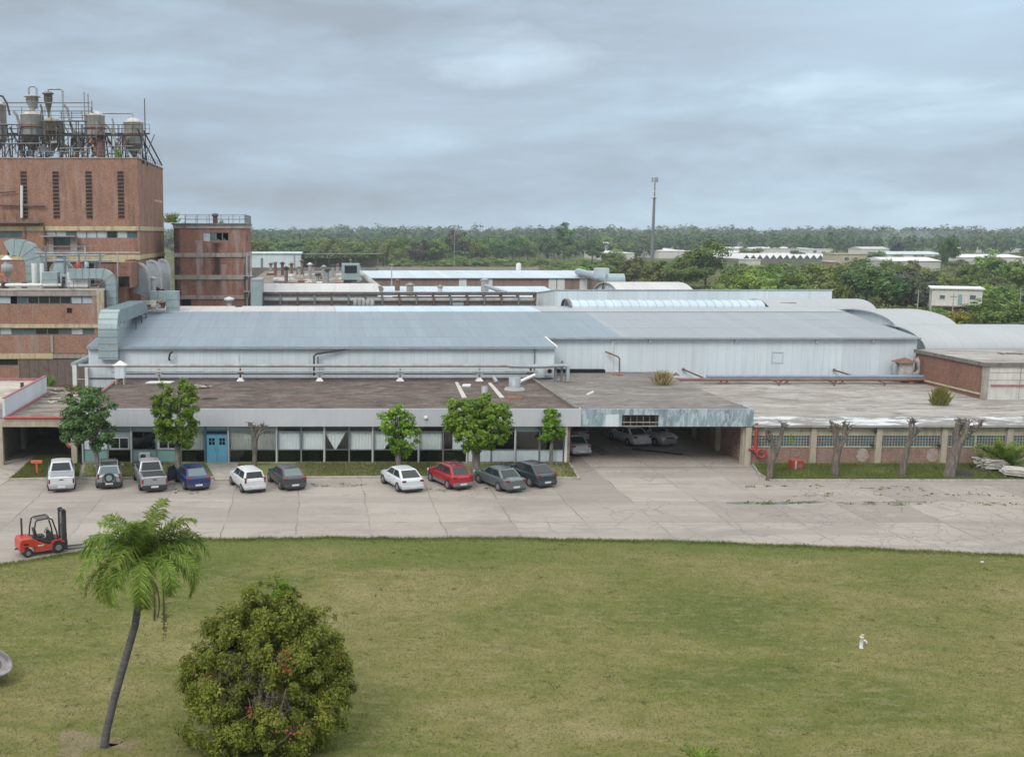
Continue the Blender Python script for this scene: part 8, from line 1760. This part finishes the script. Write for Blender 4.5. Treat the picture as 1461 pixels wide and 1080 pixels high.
Y = yb(375); zt = GZ(364,Y); x0,x1 = GX(1060,Y,3),GX(1194,Y,3); zg_ = thing('zigzag_greenhouse','white greenhouse with a row of zigzag gables','greenhouse',((x0+x1)/2,Y,0)); n = 14
MB().box(x0,x1,Y,Y+50,0,2.2).build('wall', M['concrete_dark'], zg_, True)
for i in range(n):
    a,b = x0+(x1-x0)*i/n,x0+(x1-x0)*(i+1)/n; m_ = (a+b)/2
    MB().prism('y',[(a,2.21),(m_,zt-.1),(b,2.21),(b,2.5),(m_,zt+.35),(a,2.5)],Y-.4,Y+55).build('roof', M['white_paint'], zg_, True)
    MB().prism('y',[(a+.3,2.21),(m_,zt-.35),(b-.3,2.21)],Y+.1,Y+.3).build('gable', M['pane_teal'], zg_, True)
# phone mast
Ym = 430.0; x0,_ = W(930,365,Ym); x1,zt = W(935,253,Ym); xm = (x0+x1)/2
pm = thing('phone_mast','tall slim phone mast with antennas on top above the woods','mast',(xm,Ym,0))
MB().cyl((xm,Ym,0),(xm,Ym,GZ(283,Ym)),.75,.45,n=10).cyl((xm,Ym,GZ(283,Ym)),(xm,Ym,zt-.3),.30,.2,n=8).build('pole', M['steel_grey'], pm, True)
for i in range(3):
    a = 2*math.pi*i/3+.4; c_,s_ = math.cos(a),math.sin(a)
    MB().obox((xm+1.15*c_,Ym+1.15*s_,zt-1.0),(.35,.55,1.9),(0,0,a)).build('antenna', M['pipe_pale'], pm, True)
    MB().beam((xm,Ym,zt-1.4),(xm+1.1*c_,Ym+1.1*s_,zt-1.4),.14).beam((xm,Ym,zt-.6),(xm+1.1*c_,Ym+1.1*s_,zt-.6),.14).build('bracket', M['steel_dark'], pm, True)
for k,(py_,sx) in enumerate(((268,.8),(273,-.7),(277,.7),(281,-.6))): z = GZ(py_,Ym); MB().cyl((xm+sx,Ym-.5,z),(xm+sx,Ym-.2,z),.55,n=12).build('dish', M['white_paint'], pm, True)
MB().box(xm-.9,xm+.9,Ym-.9,Ym+.9,GZ(283,Ym),GZ(283,Ym)+.12).build('platform', M['steel_dark'], pm, True)
# poles
for px,pt,pb,lab in ((1311,413,447,'thin pale utility pole before the grey-green tree'),(1361,419,456,'thin utility pole in front of the small white house'),(1457,411,462,'thin pale pole at the right photo edge'),(785,360,392,'pale utility pole in the dark trees left of the phone mast'),(858,362,398,'short thin pole right of the brick shed end'),(891,371,402,'thin pale pole among the bushes left of the mast, the shorter'),(903,371,404,'thin pale pole among the bushes left of the mast, the taller'),(649,321,356,'thin bare pole poking above the woods'),(968,352,374,'thin pole before the greenhouse right of the mast'),(1314,362,384,'thin dark pole by the white barn')):
    Y = min(yb(pb),520); x,zt = W(px,pt,Y); t = thing('utility_pole',lab,'pole',(x,Y,0)); MB().cyl((x,Y,0),(x,Y,zt),.12,.08,8).build('pole', M['pipe_pale'], t, True); MB().box(x-.7,x+.7,Y-.06,Y+.06,zt-.7,zt-.55).build('crossarm', M['steel_grey'], t, True)
# bird-like white tank and container near the wall
x,z = W(738,379,300); 
t = thing('water_tank','small white water tank on the rough ground behind the long brick shed','tank',(x,300,0)); MB().lathe((x,298,0),[(.75,0),(.75,GZ(377,298)),(.3,GZ(377,298)+.3)],14).build('drum', M['white_paint'], t, True); MB().box(x-1.3,x+1.3,296.7,299.3,0,.3).build('base', M['concrete'], t, True)
# smoke drifting over the far wood at right
m, snt, sout = _new('smoke_air'); tcs = nd(snt,'ShaderNodeTexCoord'); gr = nd(snt,'ShaderNodeTexGradient',gradient_type='SPHERICAL'); lk(snt,tcs.outputs['Object'],gr.inputs[0])
nn = noise(snt,coords(snt,(2.5,2.5,2.5)),1.5,4,.6); dn = math_(snt,'MULTIPLY',math_(snt,'MULTIPLY',gr.outputs['Fac'],nn),.017)
pv = nd(snt,'ShaderNodeVolumePrincipled'); pv.inputs['Color'].default_value = (.78,.88,.97,1); lk(snt,dn,pv.inputs['Density']); lk(snt,pv.outputs[0],sout.inputs['Volume'])
bm = bmesh.new(); bmesh.ops.create_icosphere(bm,subdivisions=3,radius=1); me = bpy.data.meshes.new('smoke'); bm.to_mesh(me); bm.free()
Y = 1180; o = link_mesh('smoke', me, m); o.location = (GX(1310,Y,12),Y,12); o.scale = (75,40,11.5); props(o,'pale blue smoke drifting over the far wood','smoke',kind='stuff')
